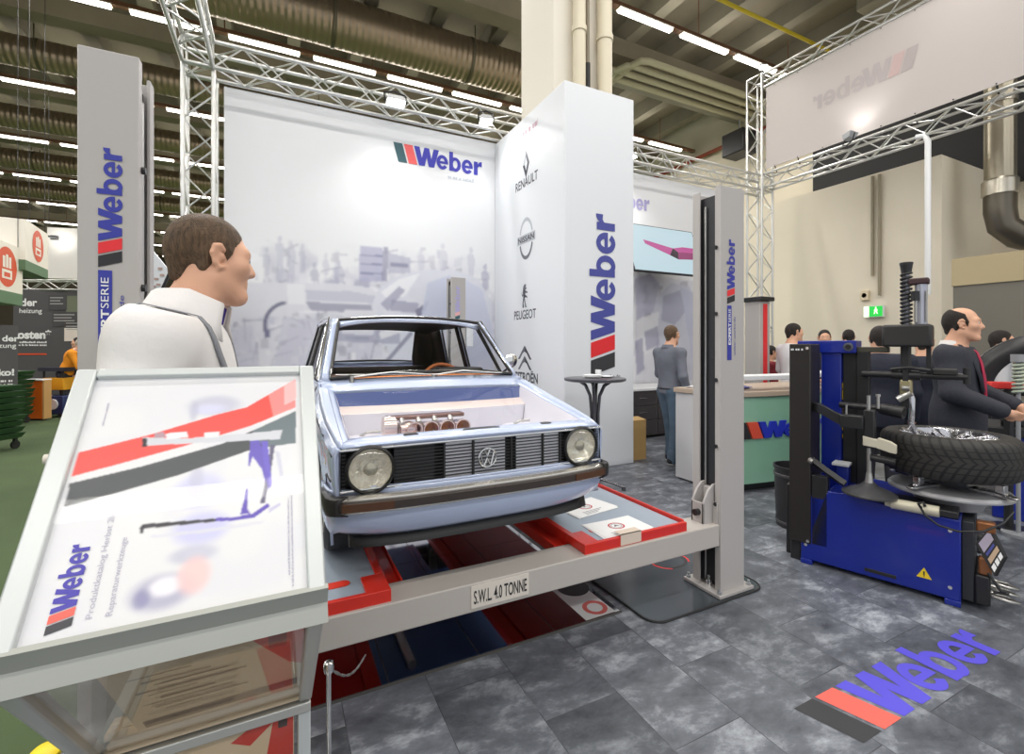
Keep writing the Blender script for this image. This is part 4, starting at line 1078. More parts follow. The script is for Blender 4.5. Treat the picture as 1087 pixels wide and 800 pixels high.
# crossbeams
mb = MB(); mb.box((-.41, 1.975, .305), (2.37, 2.15, .435)); cb = mb.build('crossbeam', mat('beam_grey', rgb(190, 184, 178), .4), lift, bevel=.006)
mb = MB(); a, b = onv(500, 639, 1.975), onv(561, 607, 1.975)
mb.box((a.x, 1.971, .325), (b.x, 1.976, .425)); mb.build('sign_plate', mat('plate_white', rgb(226, 218, 208), .5), cb)
mb = MB(); text(mb, 'S.W.L. 4.0 TONNE', frame((a.x + .012, 1.9695, .345), (1, 0, 0), (0, 0, 1)), cap=.058, width=b.x - a.x - .024, bold=.012); mb.build('lettering', M_INK, cb, fix=False)
mb = MB(); mb.box((-.5, 6.26, .305), (2.15, 6.42, .435)); mb.build('crossbeam', mat('beam_grey'), lift, bevel=.006)
for s, uu in ((1, 2.37), (-1, -.415)):
    mb = MB(); q = [(0, .30), (.10 * s, .30), (.10 * s, .64), (.06 * s, .665), (.0, .665), (-.045 * s, .63), (-.085 * s, .56), (-.085 * s, .43), (0, .43)]
    mb.prism([(uu + a, z) for a, z in q], 2.02, 2.035, 'y'); mb.prism([(uu + a, z) for a, z in q], 2.10, 2.115, 'y')
    mb.box((uu - .085 * s, 2.02, .43), (uu - .075 * s, 2.115, .56)); mb.box((uu, 2.035, .31), (uu + .08 * s, 2.10, .64)); mb.box((uu - .01 * s, 1.985, .43), (uu + .035 * s, 2.02, .56)); cg = mb.build('carriage', M_GREY, lift, bevel=.004)
    mb = MB(); mb.cyl((uu - .085 * s, 2.06, .50), (uu - .115 * s, 2.06, .50), .02, n=12); mb.build('knob', M_BLACK, cg)
    mb = MB(); mb.box((uu + .04 * s, 1.982, .33), (uu + .075 * s, 2.02, .45)); mb.build('bracket', M_WHITE, cg, bevel=.004)
    for z in (.36, .42):
        mb = MB(); mb.cyl((uu + .0575 * s, 1.974, z), (uu + .0575 * s, 1.985, z), .010, n=6); mb.build('bolt', M_GREYD, cg)
# runways
def runway(u0, u1, inner, lab):
    """inner: +1 inner edge at u1, -1 at u0"""
    v0, v1, zt = 1.992, 6.40, .482
    mb = MB(); mb.box((u0 + .02, v0 + .02, .436), (u1 - .02, v1, zt - .008)); d = mb.build('runway', M_DECK, lift)
    d['label'] = lab
    mb = MB()
    ie, ix = (u1, u0) if inner > 0 else (u0, u1)
    mb.box((u0, v0, .432), (u1, v0 + .022, zt + .004))                     # front lip
    w = .10 * (1 if inner > 0 else -1)
    mb.box((ie - w, v0 + .022, .436), (ie, v0 + .17, zt + .002))           # front corner
    mb.box((ie - w * .35, v0 + .17, .40), (ie, v1, zt + .002))
    mb.box((ie, v0 + .16, .385), (ie + w * .75, v1, .425)); mb.box((ie + w * .75, v0 + .16, .385), (ie + w * .85, v1, .44))
    mb.box((ix, v0 + .022, .436), (ix + w * .12, v1, zt + .012))
    mb.build('edge', M_RUNRED, d, bevel=.003)
    mb = MB(); mb.box((u0 + .01, v0 + .17, .375), (u1 - .01, v1, .434)); mb.build('underside', mat('runway_red_deep', rgb(196, 36, 26), .35, coat=.2), d)
    mb = MB(); cx = (ie - w * 2.1); n = 20
    mb.prism([(cx + (.05 if math.cos(2 * PI * i / n) > 0 else -.05) * .7 + .03 * math.cos(2 * PI * i / n), v0 + .16 + .028 * math.sin(2 * PI * i / n)) for i in range(n)], zt - .0075, zt - .0055); mb.build('slot', mat('slot_red', rgb(226, 60, 40), .4), d)
    mb = MB(); mb.box((u0 + .23, v0 - .0035, .440), (u0 + .37, v0 + .001, .500)); mb.box((u0 + .23, v0 - .0035, .497), (u0 + .37, v0 + .05, .50)); mb.build('tape', mat('tape', rgb(222, 206, 190), .6), d)
    return d
runway(-.29, .425, 1, 'runway under the near side wheels')
runway(1.405, 2.12, -1, 'runway carrying two white leaflets')
# paper leaflets on the far runway
def sheet(lab, cx, cy, wx, wy, rz, marks):
    t = thing('leaflet', lab, 'leaflet', (cx, cy, .475), rz)
    mb = MB(); mb.box((-wx / 2, -wy / 2, .0005), (wx / 2, wy / 2, .003)); mb.box((-wx / 2 + .01, -wy / 2 + .006, .003), (wx / 2 + .004, wy / 2 - .004, .0046), 0, Matrix.Rotation(.05, 4, 'Z')); mb.build('paper', M_PAPER, t, local=True)
    mb = MB()
    for i in range(26):
        a, b = 2 * PI * i / 26, 2 * PI * (i + 1) / 26
        for r0, r1, m in ((.040, .050, 0), (.030, .034, 1)):
            mb.add([(r0 * math.cos(a), .01 + r0 * math.sin(a) * .9, .0052), (r1 * math.cos(a), .01 + r1 * math.sin(a) * .9, .0052), (r1 * math.cos(b), .01 + r1 * math.sin(b) * .9, .0052), (r0 * math.cos(b), .01 + r0 * math.sin(b) * .9, .0052)], [(0, 1, 2, 3)], m)
    for k in range(marks):
        mb.add([(-.09, -.06 - .018 * k, .0052), (.07 - .03 * k, -.06 - .018 * k, .0052), (.07 - .03 * k, -.066 - .018 * k, .0052), (-.09, -.066 - .018 * k, .0052)], [(0, 1, 2, 3)], 1)
    for q in (([(-.02, -.012), (.0, .02), (.02, -.012), (.0, -.004)]),):
        mb.add([(x, y + .01, .0053) for x, y in q], [(0, 1, 2, 3)], 1)
    mb.build('print', [mat('print_red', rgb(190, 50, 60), .5), mat('print_grey', rgb(110, 112, 120), .5)], t, local=True, fix=False)
a = gz(660, 562, .48); sheet('white leaflet with a red ring lying at the front of the runway', a.x + .01, a.y + .05, .34, .22, -.02, 2)
a = gz(628, 541, .48); sheet('white leaflet lying behind another on the runway, half under the bumper', a.x, a.y + .06, .34, .24, .16, 3)
# ------------------------------------------------------------------ the pale blue hatchback on the lift (centre line u = UC, nose towards -v)
UC = .872
M_PAINT = mat('pale_blue_paint', rgb(186, 199, 228), .24, 0., coat=1.)
M_BAY = mat('bay_white', rgb(222, 220, 228), .3, coat=.4)
M_BAYB = mat('bay_blue', rgb(70, 88, 146), .3, coat=.5)
M_HEAD = mat('headliner_dark', rgb(52, 44, 40), .7)
M_TRIM = mat('car_trim_black', (.016, .016, .017), .45)
M_COPPER = mat('copper_dash', rgb(206, 128, 70), .25, .6)
M_TAN = mat('tan_leather', rgb(196, 112, 60), .45)
M_LENS = glass('lamp_glass', (.95, .95, .93), 1.2)
M_CARGL = glass('car_glass', (.97, .98, .985), .55)
car = thing('hatchback_car', 'pale blue classic hatchback with its engine bay open, standing on the lift runways', 'car', (UC, 3.4, .48))
def smooth(a, b, x):
    t = min(1, max(0, (x - a) / (b - a))); return t * t * (3 - 2 * t)
def lerp(a, b, t): return a + (b - a) * t
def interp(tab, x):
    for (x0, y0), (x1, y1) in zip(tab, tab[1:]):
        if x <= x1: return lerp(y0, y1, min(1, max(0, (x - x0) / (x1 - x0))))
    return tab[-1][1]
VF, VB = 2.03, 5.05           # grille plane, tail
def top(v): return interp([(2.0, 1.075), (2.12, 1.105), (2.5, 1.175), (2.93, 1.265), (3.2, 1.27), (4.9, 1.27), (5.05, 1.24)], v)
def halfw(v): return interp([(2.0, .664), (2.10, .682), (2.35, .698), (3.0, .704), (4.2, .704), (4.8, .69), (5.05, .655)], v)
WHEELS = (2.56, 4.62); WR, AR, WZ = .252, .285, .734
def bot(v):
    b = .60
    if v < 2.25: b = .82
    if v > 4.85: b = lerp(.60, .68, smooth(4.85, 5.05, v))
    for c in WHEELS:
        d = abs(v - c)
        if d < AR: b = max(b, WZ + math.sqrt(AR * AR - d * d))
    return b
vs_ = sorted(set([VF + (VB - VF) * i / 60 for i in range(61)] + [c + AR * math.cos(PI * k / 16) for c in WHEELS for k in range(17)]))
def side_pt(v, t, s):
    z0, z1 = bot(v), top(v); z = lerp(z0, z1, t); w = halfw(v)
    w -= .035 * smooth(1.10, .60, z) if False else .035 * (1 - smooth(.60, 1.05, z))
    w -= .030 * smooth(1.12, 1.30, z) * smooth(2.6, 3.0, v) + .018 * max(0, t - .9) / .1
    if abs(z - 1.085) < .012 and v > 2.1: w += .004
    return (UC + s * w, v, z)
ROWS_ = [0, .03, .15, .3, .45, .6, .7, .78, .84, .9, .95, .98, 1]
body = MB()
for s in (-1, 1): body.grid([[side_pt(v, t, s) for t in ROWS_] for v in vs_])
# wheel arch lips turn inwards
for s in (-1, 1):
    for c in WHEELS:
        A = [PI * k / 20 for k in range(21)]
        body.grid([[(UC + s * (halfw(c) - .03 + .004), c + AR * math.cos(a), WZ + AR * math.sin(a)) for a in A], [(UC + s * (halfw(c) - .27), c + AR * math.cos(a), WZ + AR * math.sin(a)) for a in A]])
# fender tops: from the side edge in to the bay opening
def bay(v): return interp([(2.12, .600), (2.85, .588)], v)
NV = 12
for s in (-1, 1):
    P = []
    for i in range(NV + 1):
        v = lerp(2.04, 2.95, i / NV); e = side_pt(v, 1, s); b = bay(v); h = top(v)
        row = [e, (UC + s * (halfw(v) - .035), v, h + .014), (UC + s * (b + .035), v, h + .012), (UC + s * (b + .028), v, h + .002), (UC + s * (b + .012), v, h + .002), (UC + s * b, v, h - .004)]
        P.append(row)
    body.grid(P)
# slam panel with the front hood edge
P = []
for k in range(17):
    x = lerp(-.64, .64, k / 16); bow = .03 * (1 - (x / .66) ** 2)
    P.append([(UC + x, 2.045 - bow * .4, 1.068), (UC + x, 2.036 - bow * .5, 1.085 + bow * .3), (UC + x, 2.055 - bow * .3, 1.098 + bow * .3), (UC + x * .94, 2.125, 1.105 + bow * .2), (UC + x * .93, 2.13, 1.06)])
body.grid(P)
# cowl between bay and windscreen
P = []
for k in range(17):
    x = lerp(-1, 1, k / 16); bow = (1 - x * x)
    P.append([(UC + x * .600, 2.86 - .04 * bow, 1.19), (UC + x * .602, 2.86 - .04 * bow, 1.247 + .008 * bow), (UC + x * .645, 2.93 - .05 * bow, 1.275 + .012 * bow), (UC + x * .655, 2.985 - .05 * bow, 1.305 + .010 * bow)])
body.grid(P)
# nose below the grille, valance
def nose(z, x):            # v of the nose at height z, lateral x
    ed = (abs(x) / .66) ** 4
    return interp([(.69, 2.045), (.72, 2.005), (.78, 1.985), (.84, 1.995), (.875, 2.015)], z) + .055 * ed - .012 * (1 - (x / .66) ** 2)
ZV = (.69, .705, .72, .75, .78, .82, .86, .895, .905)
P = []
def vcol(s, w, v, up): return [(UC + s * w, v, lerp(z, .905, up * (.905 - z) / .215)) for z in ZV]
wrap = ((.676, 2.075, .16), (.690, 2.12, .24), (.697, 2.18, .32), (.700, 2.27, .46))
for w, v, up in wrap[::-1]: P.append(vcol(-1, w, v, up))
for k in range(29):
    x = lerp(-1, 1, k / 28) * .664
    P.append([(UC + x * (1 if z > .76 else 1 - .03 * (.76 - z) / .07), nose(z, x), lerp(z, .905, .12 * (abs(x) / .664) ** 5 * (.905 - z) / .215)) for z in ZV])
for w, v, up in wrap: P.append(vcol(1, w, v, up))
body.grid(P)
P = []
for k in range(29):
    x = lerp(-1, 1, k / 28) * .664
    P.append([(UC + x, nose(.905, x) + .03 * (abs(x) / .664) ** 8, .905), (UC + x, 2.05, .893), (UC + x, 2.07, .893)])
body.grid(P)
for s in (-1, 1):          # corner posts beside the grille
    body.grid([[side_pt(VF, t, s) for t in ROWS_], [(UC + s * .652, 2.035, lerp(.86, 1.075, t)) for t in ROWS_], [(UC + s * .640, 2.06, lerp(.86, 1.075, t)) for t in ROWS_]])
# tail
P = []
for k in range(9):
    x = lerp(-1, 1, k / 8); P.append([(UC + x * .655, 5.05 - .0 * x, z) if i else (UC + x * .63, 5.0, z) for i, z in enumerate((.66, .70, .9, 1.1, 1.24))] + [(UC + x * .62, 5.03, 1.30)])
body.grid(P)
# belt: from the side top in to the window foot
WB = .662
for s in (-1, 1):
    P = []
    for i in range(15):
        v = lerp(2.95, 5.03, i / 14); P.append([side_pt(v, 1, s), (UC + s * min(WB, halfw(v) - .02), v, 1.288), (UC + s * (min(WB, halfw(v) - .02) - .03), v, 1.292)])
    body.grid(P)
# roof and pillars
RT = [(3.36, 1.682, .505), (3.42, 1.706, .545), (3.6, 1.722, .552), (4.0, 1.730, .552), (4.4, 1.722, .546), (4.68, 1.702, .535), (4.76, 1.680, .50)]
P = []
for v, z, hw in RT:
    P.append([(UC + x * hw, v + (.03 * (1 - x * x) * (-1 if v < 3.5 else 1 if v > 4.6 else 0)), z - .045 * abs(x) ** 3.2) for x in [lerp(-1, 1, k / 16) for k in range(17)]])
body.grid(P)
def pillar(a, b, wa, wb, n=6, m=None, sink=.0):
    """strip from a to b; wa, wb width vectors"""
    P = []
    for i in range(n + 1):
        t = i / n; c = Vector(a).lerp(Vector(b), t); w = Vector(wa).lerp(Vector(wb), t)
        P.append([tuple(c - w * .5), tuple(c), tuple(c + w * .5)])
    return P
for s in (-1, 1):
    # A pillar: front and side faces
    f0, f1 = Vector((UC + s * .645, 2.975, 1.30)), Vector((UC + s * .540, 3.40, 1.692))
    n0, n1 = Vector((UC + s * .600, 2.955, 1.30)), Vector((UC + s * .505, 3.385, 1.690))
    r0, r1 = Vector((UC + s * .655, 3.05, 1.29)), Vector((UC + s * .553, 3.45, 1.690))
    body.grid([[tuple(n0.lerp(n1, i / 8)), tuple(f0.lerp(f1, i / 8)), tuple(r0.lerp(r1, i / 8))] for i in range(9)])
    # B pillar, C panel (side)
    def sidep(v, z): return (UC + s * lerp(WB, .552, (z - 1.29) / (1.69 - 1.29)), v, z)
    body.grid([[sidep(3.93 + .0 * z, z), sidep(4.0 + .0 * z, z)] for z in (1.285, 1.4, 1.55, 1.69)])
    body.grid([[sidep(v0, z), sidep(lerp(v0, v1, .5), z), sidep(v1, z)] for z, v0, v1 in ((1.285, 4.52, 5.03), (1.40, 4.50, 4.96), (1.55, 4.47, 4.84), (1.69, 4.44, 4.74))])
    body.grid([[sidep(5.03, 1.285), (UC + s * .43, 5.055, 1.285)], [sidep(4.96, 1.4), (UC + s * .42, 4.985, 1.4)], [sidep(4.84, 1.55), (UC + s * .405, 4.87, 1.55)], [sidep(4.74, 1.69), (UC + s * .39, 4.765, 1.69)]])
body.grid([[(UC - .60, 5.045, 1.30), (UC + .60, 5.045, 1.30)], [(UC - .57, 5.02, 1.34), (UC + .57, 5.02, 1.34)]])
bo = body.build('body', [M_PAINT, M_HEAD], car, smooth=38, solid=(.012, -1, 1, 0))
# ---- underbody: pan, tunnel, engine sump, wheel wells
mb = MB(); mb.box((UC - .40, 2.95, .60), (UC + .40, 4.9, .63)); mb.box((UC - .66, 2.95, .60), (UC - .40, 4.25, .66)); mb.box((UC + .40, 2.95, .60), (UC + .66, 4.25, .66)); mb.build('floor_pan', mat('pan_blue', rgb(74, 110, 168), .4), car)
mb = MB(); mb.cyl((UC - .1, 3.0, .57), (UC - .1, 4.6, .57), .03, n=12); mb.cyl((UC - .1, 4.6, .57), (UC - .35, 4.95, .57), .03, n=12); mb.cyl((UC - .1, 3.6, .57), (UC - .1, 4.1, .57), .07, n=16); mb.build('exhaust', M_STEEL, car, smooth=40)
mb = MB(); mb.box((UC - .30, 2.28, .62), (UC + .10, 2.72, .80)); mb.box((UC + .10, 2.34, .66), (UC + .36, 2.66, .80)); mb.build('engine_sump', mat('sump_grey', rgb(96, 96, 100), .4, .5), car, bevel=.02)
mb = MB(); mb.tube([(UC - .56, 2.56, .734), (UC - .3, 2.53, .72), (UC + .3, 2.53, .72), (UC + .56, 2.56, .734)], .022, 8); mb.tube([(UC - .5, 2.5, .66), (UC - .3, 2.75, .64), (UC + .3, 2.75, .64), (UC + .5, 2.5, .66)], .02, 8); mb.build('drive_shaft', M_STEEL, car, smooth=40)
mb = MB(); mb.tube([(UC - .2, 2.25, .66), (UC - .12, 2.2, .63), (UC, 2.24, .62), (UC + .1, 2.19, .64), (UC + .2, 2.25, .67)], .014, 6); mb.tube([(UC + .12, 2.35, .64), (UC + .2, 2.3, .61), (UC + .3, 2.36, .62), (UC + .33, 2.5, .64)], .012, 6); mb.tube([(UC - .34, 2.4, .66), (UC - .3, 2.3, .62), (UC - .2, 2.33, .615)], .010, 6); mb.build('brass_hose', mat('brass', rgb(190, 150, 70), .3, .8), car, smooth=40)
# ---- spoiler lip
P = []
for k in range(21):
    x = lerp(-1, 1, k / 20) * .60
    P.append([(UC + x * 1.0, nose(.70, x) + .012 + .02 * (abs(x) / .6) ** 6, .705), (UC + x, nose(.70, x) - .004 + .02 * (abs(x) / .6) ** 6, .655), (UC + x, nose(.70, x) + .04 + .02 * (abs(x) / .6) ** 6, .645), (UC + x, nose(.70, x) + .12, .70)])
mb = MB(); mb.grid(P); mb.build('spoiler_lip', M_TRIM, car, smooth=40, solid=(.006, 0))
# ---- engine bay tub
mb = MB()
bz = .90
def bq(*p, m=0): mb.quad(*p, m=m)
for s in (-1, 1):
    P = [[(UC + s * bay(v), v, top(v) - .004), (UC + s * (bay(v) - .012), v, top(v) - .03), (UC + s * (bay(v) - .05), v, lerp(bz, top(v), .45)), (UC + s * (bay(v) - .12), v, bz)] for v in [lerp(2.12, 2.82, i / 8) for i in range(9)]]
    mb.grid(P, 0)
    # strut tower
    mb.lathe([(.15, bz), (.13, .99), (.11, 1.02), (.05, 1.03), (0, 1.03)], (UC + s * .46, 2.58, 0), 22, 0, caps=False)
mb.grid([[(UC + x * .588, 2.82 - .04 * (1 - x * x), 1.235 + .008 * (1 - x * x)) for x in [lerp(-1, 1, k / 12) for k in range(13)]], [(UC + x * .585, 2.79 - .05 * (1 - x * x), 1.165) for x in [lerp(-1, 1, k / 12) for k in range(13)]]], 1)
mb.grid([[(UC + x * .585, 2.79 - .05 * (1 - x * x), 1.165) for x in [lerp(-1, 1, k / 12) for k in range(13)]], [(UC + x * .56, 2.70 - .04 * (1 - x * x), 1.13) for x in [lerp(-1, 1, k / 12) for k in range(13)]]], 2)
mb.grid([[(UC + x * .56, 2.70 - .04 * (1 - x * x), 1.13) for x in [lerp(-1, 1, k / 12) for k in range(13)]], [(UC + x * .50, 2.66, bz) for x in [lerp(-1, 1, k / 12) for k in range(13)]]], 0)
mb.quad((UC - .52, 2.12, bz), (UC + .52, 2.12, bz), (UC + .5, 2.7, bz), (UC - .5, 2.7, bz), m=0)
mb.quad((UC - .6, 2.125, 1.07), (UC + .6, 2.125, 1.07), (UC + .52, 2.14, bz), (UC - .52, 2.14, bz), m=0)
mb.build('engine_bay', [M_BAY, M_BAYB, mat('bay_peach', rgb(222, 206, 200), .35, coat=.4)], car, smooth=40)
# ---- four throttle bodies with open trumpets
mb = MB(); ev, ez = 2.30, 1.088
xs = [UC - .268 + .084 * i for i in range(4)]
hx0 = UC - .41
mb.box((hx0 + .05, ev + .06, ez - .05), (xs[-1] + .06, ev + .14, ez + .02)); mb.build('engine_block', mat('engine_alu', rgb(206, 190, 184), .25, .7), car, bevel=.012)
mb = MB()
mb.box((xs[0] - .12, ev + .05, ez + .045), (xs[-1] + .03, ev + .12, ez + .065)); mb.build('fuel_rail', mat('rail_brown', rgb(120, 84, 72), .3, .6), car, bevel=.006)
for i, x in enumerate(xs):
    mb = MB(); mb.lathe([(.030, .07), (.032, .04), (.036, .02), (.038, -.005), (.040, -.012), (.035, -.010), (.028, .02), (.026, .06)], (x, ev, ez), 24, ax='y', caps=False); tb = mb.build('trumpet', mat('trumpet_alu', rgb(226, 206, 198), .18, .9), car, smooth=40)
    mb = MB(); mb.lathe([(.026, 0), (0, .001)], (x, ev + .045, ez), 18, ax='y', caps=False); mb.build('throttle_plate', mat('plate_bronze', rgb(150, 92, 40), .3, .6), tb)
    mb = MB(); mb.cyl((x - .052, ev + .03, ez + .03), (x - .052, ev + .06, ez + .05), .014, n=10); mb.cyl((x - .052, ev + .02, ez - .02), (x - .052, ev + .06, ez - .02), .012, n=8); mb.build('injector', M_STEEL, tb, smooth=40)
mb = MB(); mb.lathe([(0, -.035), (.05, -.03), (.055, 0), (.05, .03), (.03, .04), (0, .04)], (hx0 + .03, ev + .06, ez + .015), 22, ax='x', caps=False); mb.lathe([(.035, 0), (.04, .05), (.03, .08)], (hx0 + .08, ev + .05, ez), 18, ax='x'); mb.build('pulley', mat('trumpet_alu'), car, smooth=40)
mb = MB()
for a, b in ((-.585, 2.58), (.32, 2.58)): mb.tube([(UC + a + .10, b, 1.03), (UC + a + .13, b - .03, 1.05), (UC + a + .20, b - .02, 1.05)], .008, 6)
mb.build('strut_bolts', M_STEEL, car)
# ---- clear hood
P = []
for i in range(9):
    v = lerp(2.05, 2.83, i / 8); b = bay(max(v, 2.12)) + .012; h = top(v) + .010
    P.append([(UC + x * b, v - .02 * (1 - x * x), h + .012 * (1 - x * x)) for x in [lerp(-1, 1, k / 12) for k in range(13)]])
mb = MB(); mb.grid(P); mb.build('clear_hood', glass('acrylic', (.99, .99, .995), .3), car, smooth=40)
for x0, w in ((-.34, .07), (.0, .20), (.36, .06)):
    mb = MB(); mb.prism([(UC + x0 - w * .5, 2.08), (UC + x0 + w * .5, 2.08), (UC + x0 + w * .4, 2.115), (UC + x0 - w * .4, 2.115)], 1.098, 1.113); mb.build('hood_buffer', M_TRIM, car, bevel=.006)
# ---- grille, lamps, badge
mb = MB(); mb.box((UC - .645, 2.10, .895), (UC + .645, 2.11, 1.072)); gr = mb.build('grille', M_TRIM, car)
gl = MB()
for k in range(11):
    for xa, xb in ((-.428, .428), (-.64, -.625), (.625, .64)): gl.box((UC + xa, 2.026, .905 + .0148 * k), (UC + xb, 2.031, .9085 + .0148 * k))
for s in (-1, 1): gl.box((UC + s * .425, 2.046, .898), (UC + s * .26 if s > 0 else UC + s * .245, 2.05, 1.07))
gl.build('slats', mat('slat_black', (.03, .03, .032), .35), gr)
mb = MB()
for k in range(11):
    for a, b in ((-.20, -.07), (-.06, .10), (.16, .30), (.31, .40)): mb.box((UC + a, 2.034, .9095 + .0148 * k), (UC + b, 2.036, .9185 + .0148 * k))
mb.build('radiator', mat('radiator_alu', rgb(224, 224, 230), .5, 0.), gr)
mb = MB()
for x in (-.205, -.065, .13, .305, .405): mb.box((UC + x - .004, 2.022, .90), (UC + x + .004, 2.03, 1.07))
mb.build('grille_bar', M_TRIM, gr)
mb = MB(); z0, z1 = .908, 1.076
mb.tube([(UC - .648, 2.022, z0), (UC + .648, 2.022, z0), (UC + .648, 2.022, z1), (UC - .648, 2.022, z1)], .006, 8, loop=True); mb.build('grille_frame', M_CHROME, gr, smooth=40)
for s in (-1, 1):
    c = (UC + s * .527, 2.03, .988)
    mb = MB(); mb.lathe([(.102, .02), (.102, -.016), (.094, -.024), (.088, -.016)], c, 36, ax='y', caps=False); hl = mb.build('headlight', M_TRIM, car, smooth=40)
    mb = MB(); mb.lathe([(.088, -.012), (.080, .01), (.06, .034), (.03, .05), (0, .055)], c, 32, ax='y', caps=False); mb.build('reflector', mat('reflector', (1., .97, .90), .16, .9, bump=(28, 1.)), hl, smooth=50)
    mb = MB(); mb.lathe([(.028, -.006), (.028, .004), (.022, .02), (0, .024)], c, 20, ax='y', caps=False); mb.lathe([(0, -.009), (.02, -.008), (.028, -.004)], c, 20, ax='y', caps=False); mb.build('bulb_cap', mat('bulb_cap', rgb(196, 190, 172), .2, .8), hl, smooth=40)
    mb = MB(); mb.lathe([(.090, -.016), (.07, -.030), (.04, -.038), (0, -.041)], c, 32, ax='y', caps=False); mb.build('lens', M_LENS, hl, smooth=60)
# badge: ring with two stacked chevron letters
c = (UC - .0, 2.014, .985)
mb = MB(); rb = .043
pts = [(c[0] + rb * math.cos(2 * PI * i / 28), c[1], c[2] + rb * math.sin(2 * PI * i / 28)) for i in range(28)]; mb.tube(pts, .0045, 8, loop=True)
def strokes(L, w=.0042):
    for (a, b), (d, e) in L: mb.tube([(c[0] + a * rb, c[1], c[2] + b * rb), (c[0] + d * rb, c[1], c[2] + e * rb)], w, 6)
strokes([((-.34, .92), (0, .16)), ((0, .16), (.34, .92)), ((-.80, .58), (-.40, -.86)), ((-.40, -.86), (0, -.02)), ((0, -.02), (.40, -.86)), ((.40, -.86), (.80, .58))])
mb.build('badge', M_CHROME, car, smooth=40)
# ---- bumper
P = []; Q = []; B2 = []
def bump(x): return 1.945 + .050 * (abs(x) / .66) ** 3.
for k in range(33):
    x = lerp(-1, 1, k / 32) * .655; v = bump(x)
    P.append([(UC + x, v + .035, .892), (UC + x, v + .014, .890), (UC + x, v, .884), (UC + x, v - .004, .873)])
    Q.append([(UC + x, v - .004, .873), (UC + x, v - .012, .868), (UC + x, v - .012, .840), (UC + x, v - .004, .835)])
    B2.append([(UC + x, v - .004, .835), (UC + x, v, .827), (UC + x, v + .02, .821), (UC + x, v + .05, .820)])
mb = MB(); mb.grid(P); mb.grid(B2); bu = mb.build('bumper', mat('bumper_chrome', rgb(226, 222, 214), .22, .75), car, smooth=40, solid=(.004, 0))
mb = MB(); mb.grid(Q); mb.build('rubber_strip', mat('strip_brown', rgb(58, 50, 46), .45), bu, smooth=40, solid=(.006, 0))
for s in (-1, 1):
    P = []
    for v, w in ((1.985, .650), (1.992, .672), (2.005, .692), (2.03, .705), (2.12, .712), (2.19, .715)):
        P.append([(UC + s * (w - .03), v + .006, .896), (UC + s * (w - .005), v, .888), (UC + s * w, v, .876), (UC + s * w, v, .842), (UC + s * (w - .005), v, .824), (UC + s * (w - .03), v + .006, .818)])
    mb = MB(); mb.grid(P); mb.build('end_cap', mat('cap_black', (.03, .028, .027), .3), bu, smooth=40, solid=(.006, 0))
    mb = MB(); x0 = s * .645; x1 = s * .445
    mb.grid([[(UC + lerp(x0, x1, k / 6), bump(lerp(x0, x1, k / 6)) - .017, z) for z in (.870, .838)] for k in range(7)]); mb.build('turn_signal', mat('amber_lens', rgb(84, 52, 30), .15, coat=.5), bu, solid=(.004, 0))
    mb = MB(); mb.box((UC + s * .50 - .03, 1.99, .83), (UC + s * .50 + .03, 2.06, .885)); mb.build('bracket', M_TRIM, bu)
    mb = MB()
    mb.lathe([(.105, 0), (.112, .004), (.112, -.01)], (UC + s * .527, 2.0, .965), 28, ax='y', caps=False); 
# ---- wheels
for vi, v in enumerate(WHEELS):
    for s in (-1, 1):
        c = (UC + s * .60, v, WZ); o = s
        prof = [(.165, -.07), (.19, -.078), (.225, -.076), (.247, -.06), (WR, -.03), (WR, .03), (.247, .06), (.225, .076), (.19, .078), (.165, .07)]
        mb = MB(); mb.lathe(prof, c, 40, ax='x', caps=False); wh = mb.build('wheel', M_RUBBER, car, smooth=40)
        mb = MB(); mb.lathe([(.168, -.07), (.155, -.06), (.15, 0), (.155, .06), (.168, .07)], c, 36, ax='x', caps=False)
        mb.lathe([(.150, o * .03), (.10, o * .052), (.05, o * .058), (.0, o * .058)], c, 28, ax='x', caps=False); mb.build('rim', M_STEEL, wh, smooth=40)
        mb = MB()
        for k in range(16):
            a = 2 * PI * k / 16; mb.cyl((c[0] + o * .045, v + .12 * math.cos(a), WZ + .12 * math.sin(a)), (c[0] + o * .049, v + .12 * math.cos(a), WZ + .12 * math.sin(a)), .014, n=10)
        mb.build('rim_holes', M_TRIM, wh)
# ---- glass and seals
def pane(name, pts, bow=0., n=10, seal=.011):
    """four corners a b c d (foot left, foot right, top right, top left)"""
    a, b, c, d = [Vector(p) for p in pts]
    nrm = (b - a).cross(d - a).normalized(); P = []
    for i in range(n + 1):
        for_row = []
        for j in range(n + 1):
            s, t = j / n, i / n; p = a.lerp(b, s).lerp(d.lerp(c, s), t) + nrm * bow * (4 * s * (1 - s)); for_row.append(tuple(p))
        P.append(for_row)
    mb = MB(); mb.grid(P); g = mb.build(name, M_CARGL, car, smooth=60)
    rim = [P[0][j] for j in range(n)] + [P[i][n] for i in range(n)] + [P[n][j] for j in range(n, 0, -1)] + [P[i][0] for i in range(n, 0, -1)]
    mb = MB(); mb.tube(rim, seal, 8, loop=True); mb.build('rubber_seal', M_TRIM, g, smooth=40)
    mb = MB(); mb.tube([tuple(Vector(p) + nrm * seal * .8) for p in rim], .0022, 6, loop=True); mb.build('chrome_trim', M_CHROME, g, smooth=40)
    return g
pane('windshield', [(UC - .598, 2.965, 1.312), (UC + .598, 2.965, 1.312), (UC + .505, 3.365, 1.682), (UC - .505, 3.365, 1.682)], .04)
pane('rear_window', [(UC + .425, 5.03, 1.345), (UC - .425, 5.03, 1.345), (UC - .395, 4.78, 1.665), (UC + .395, 4.78, 1.665)], .02)
def sp(s, v, z): return (UC + s * lerp(WB - .003, .552, (z - 1.29) / .40), v, z)
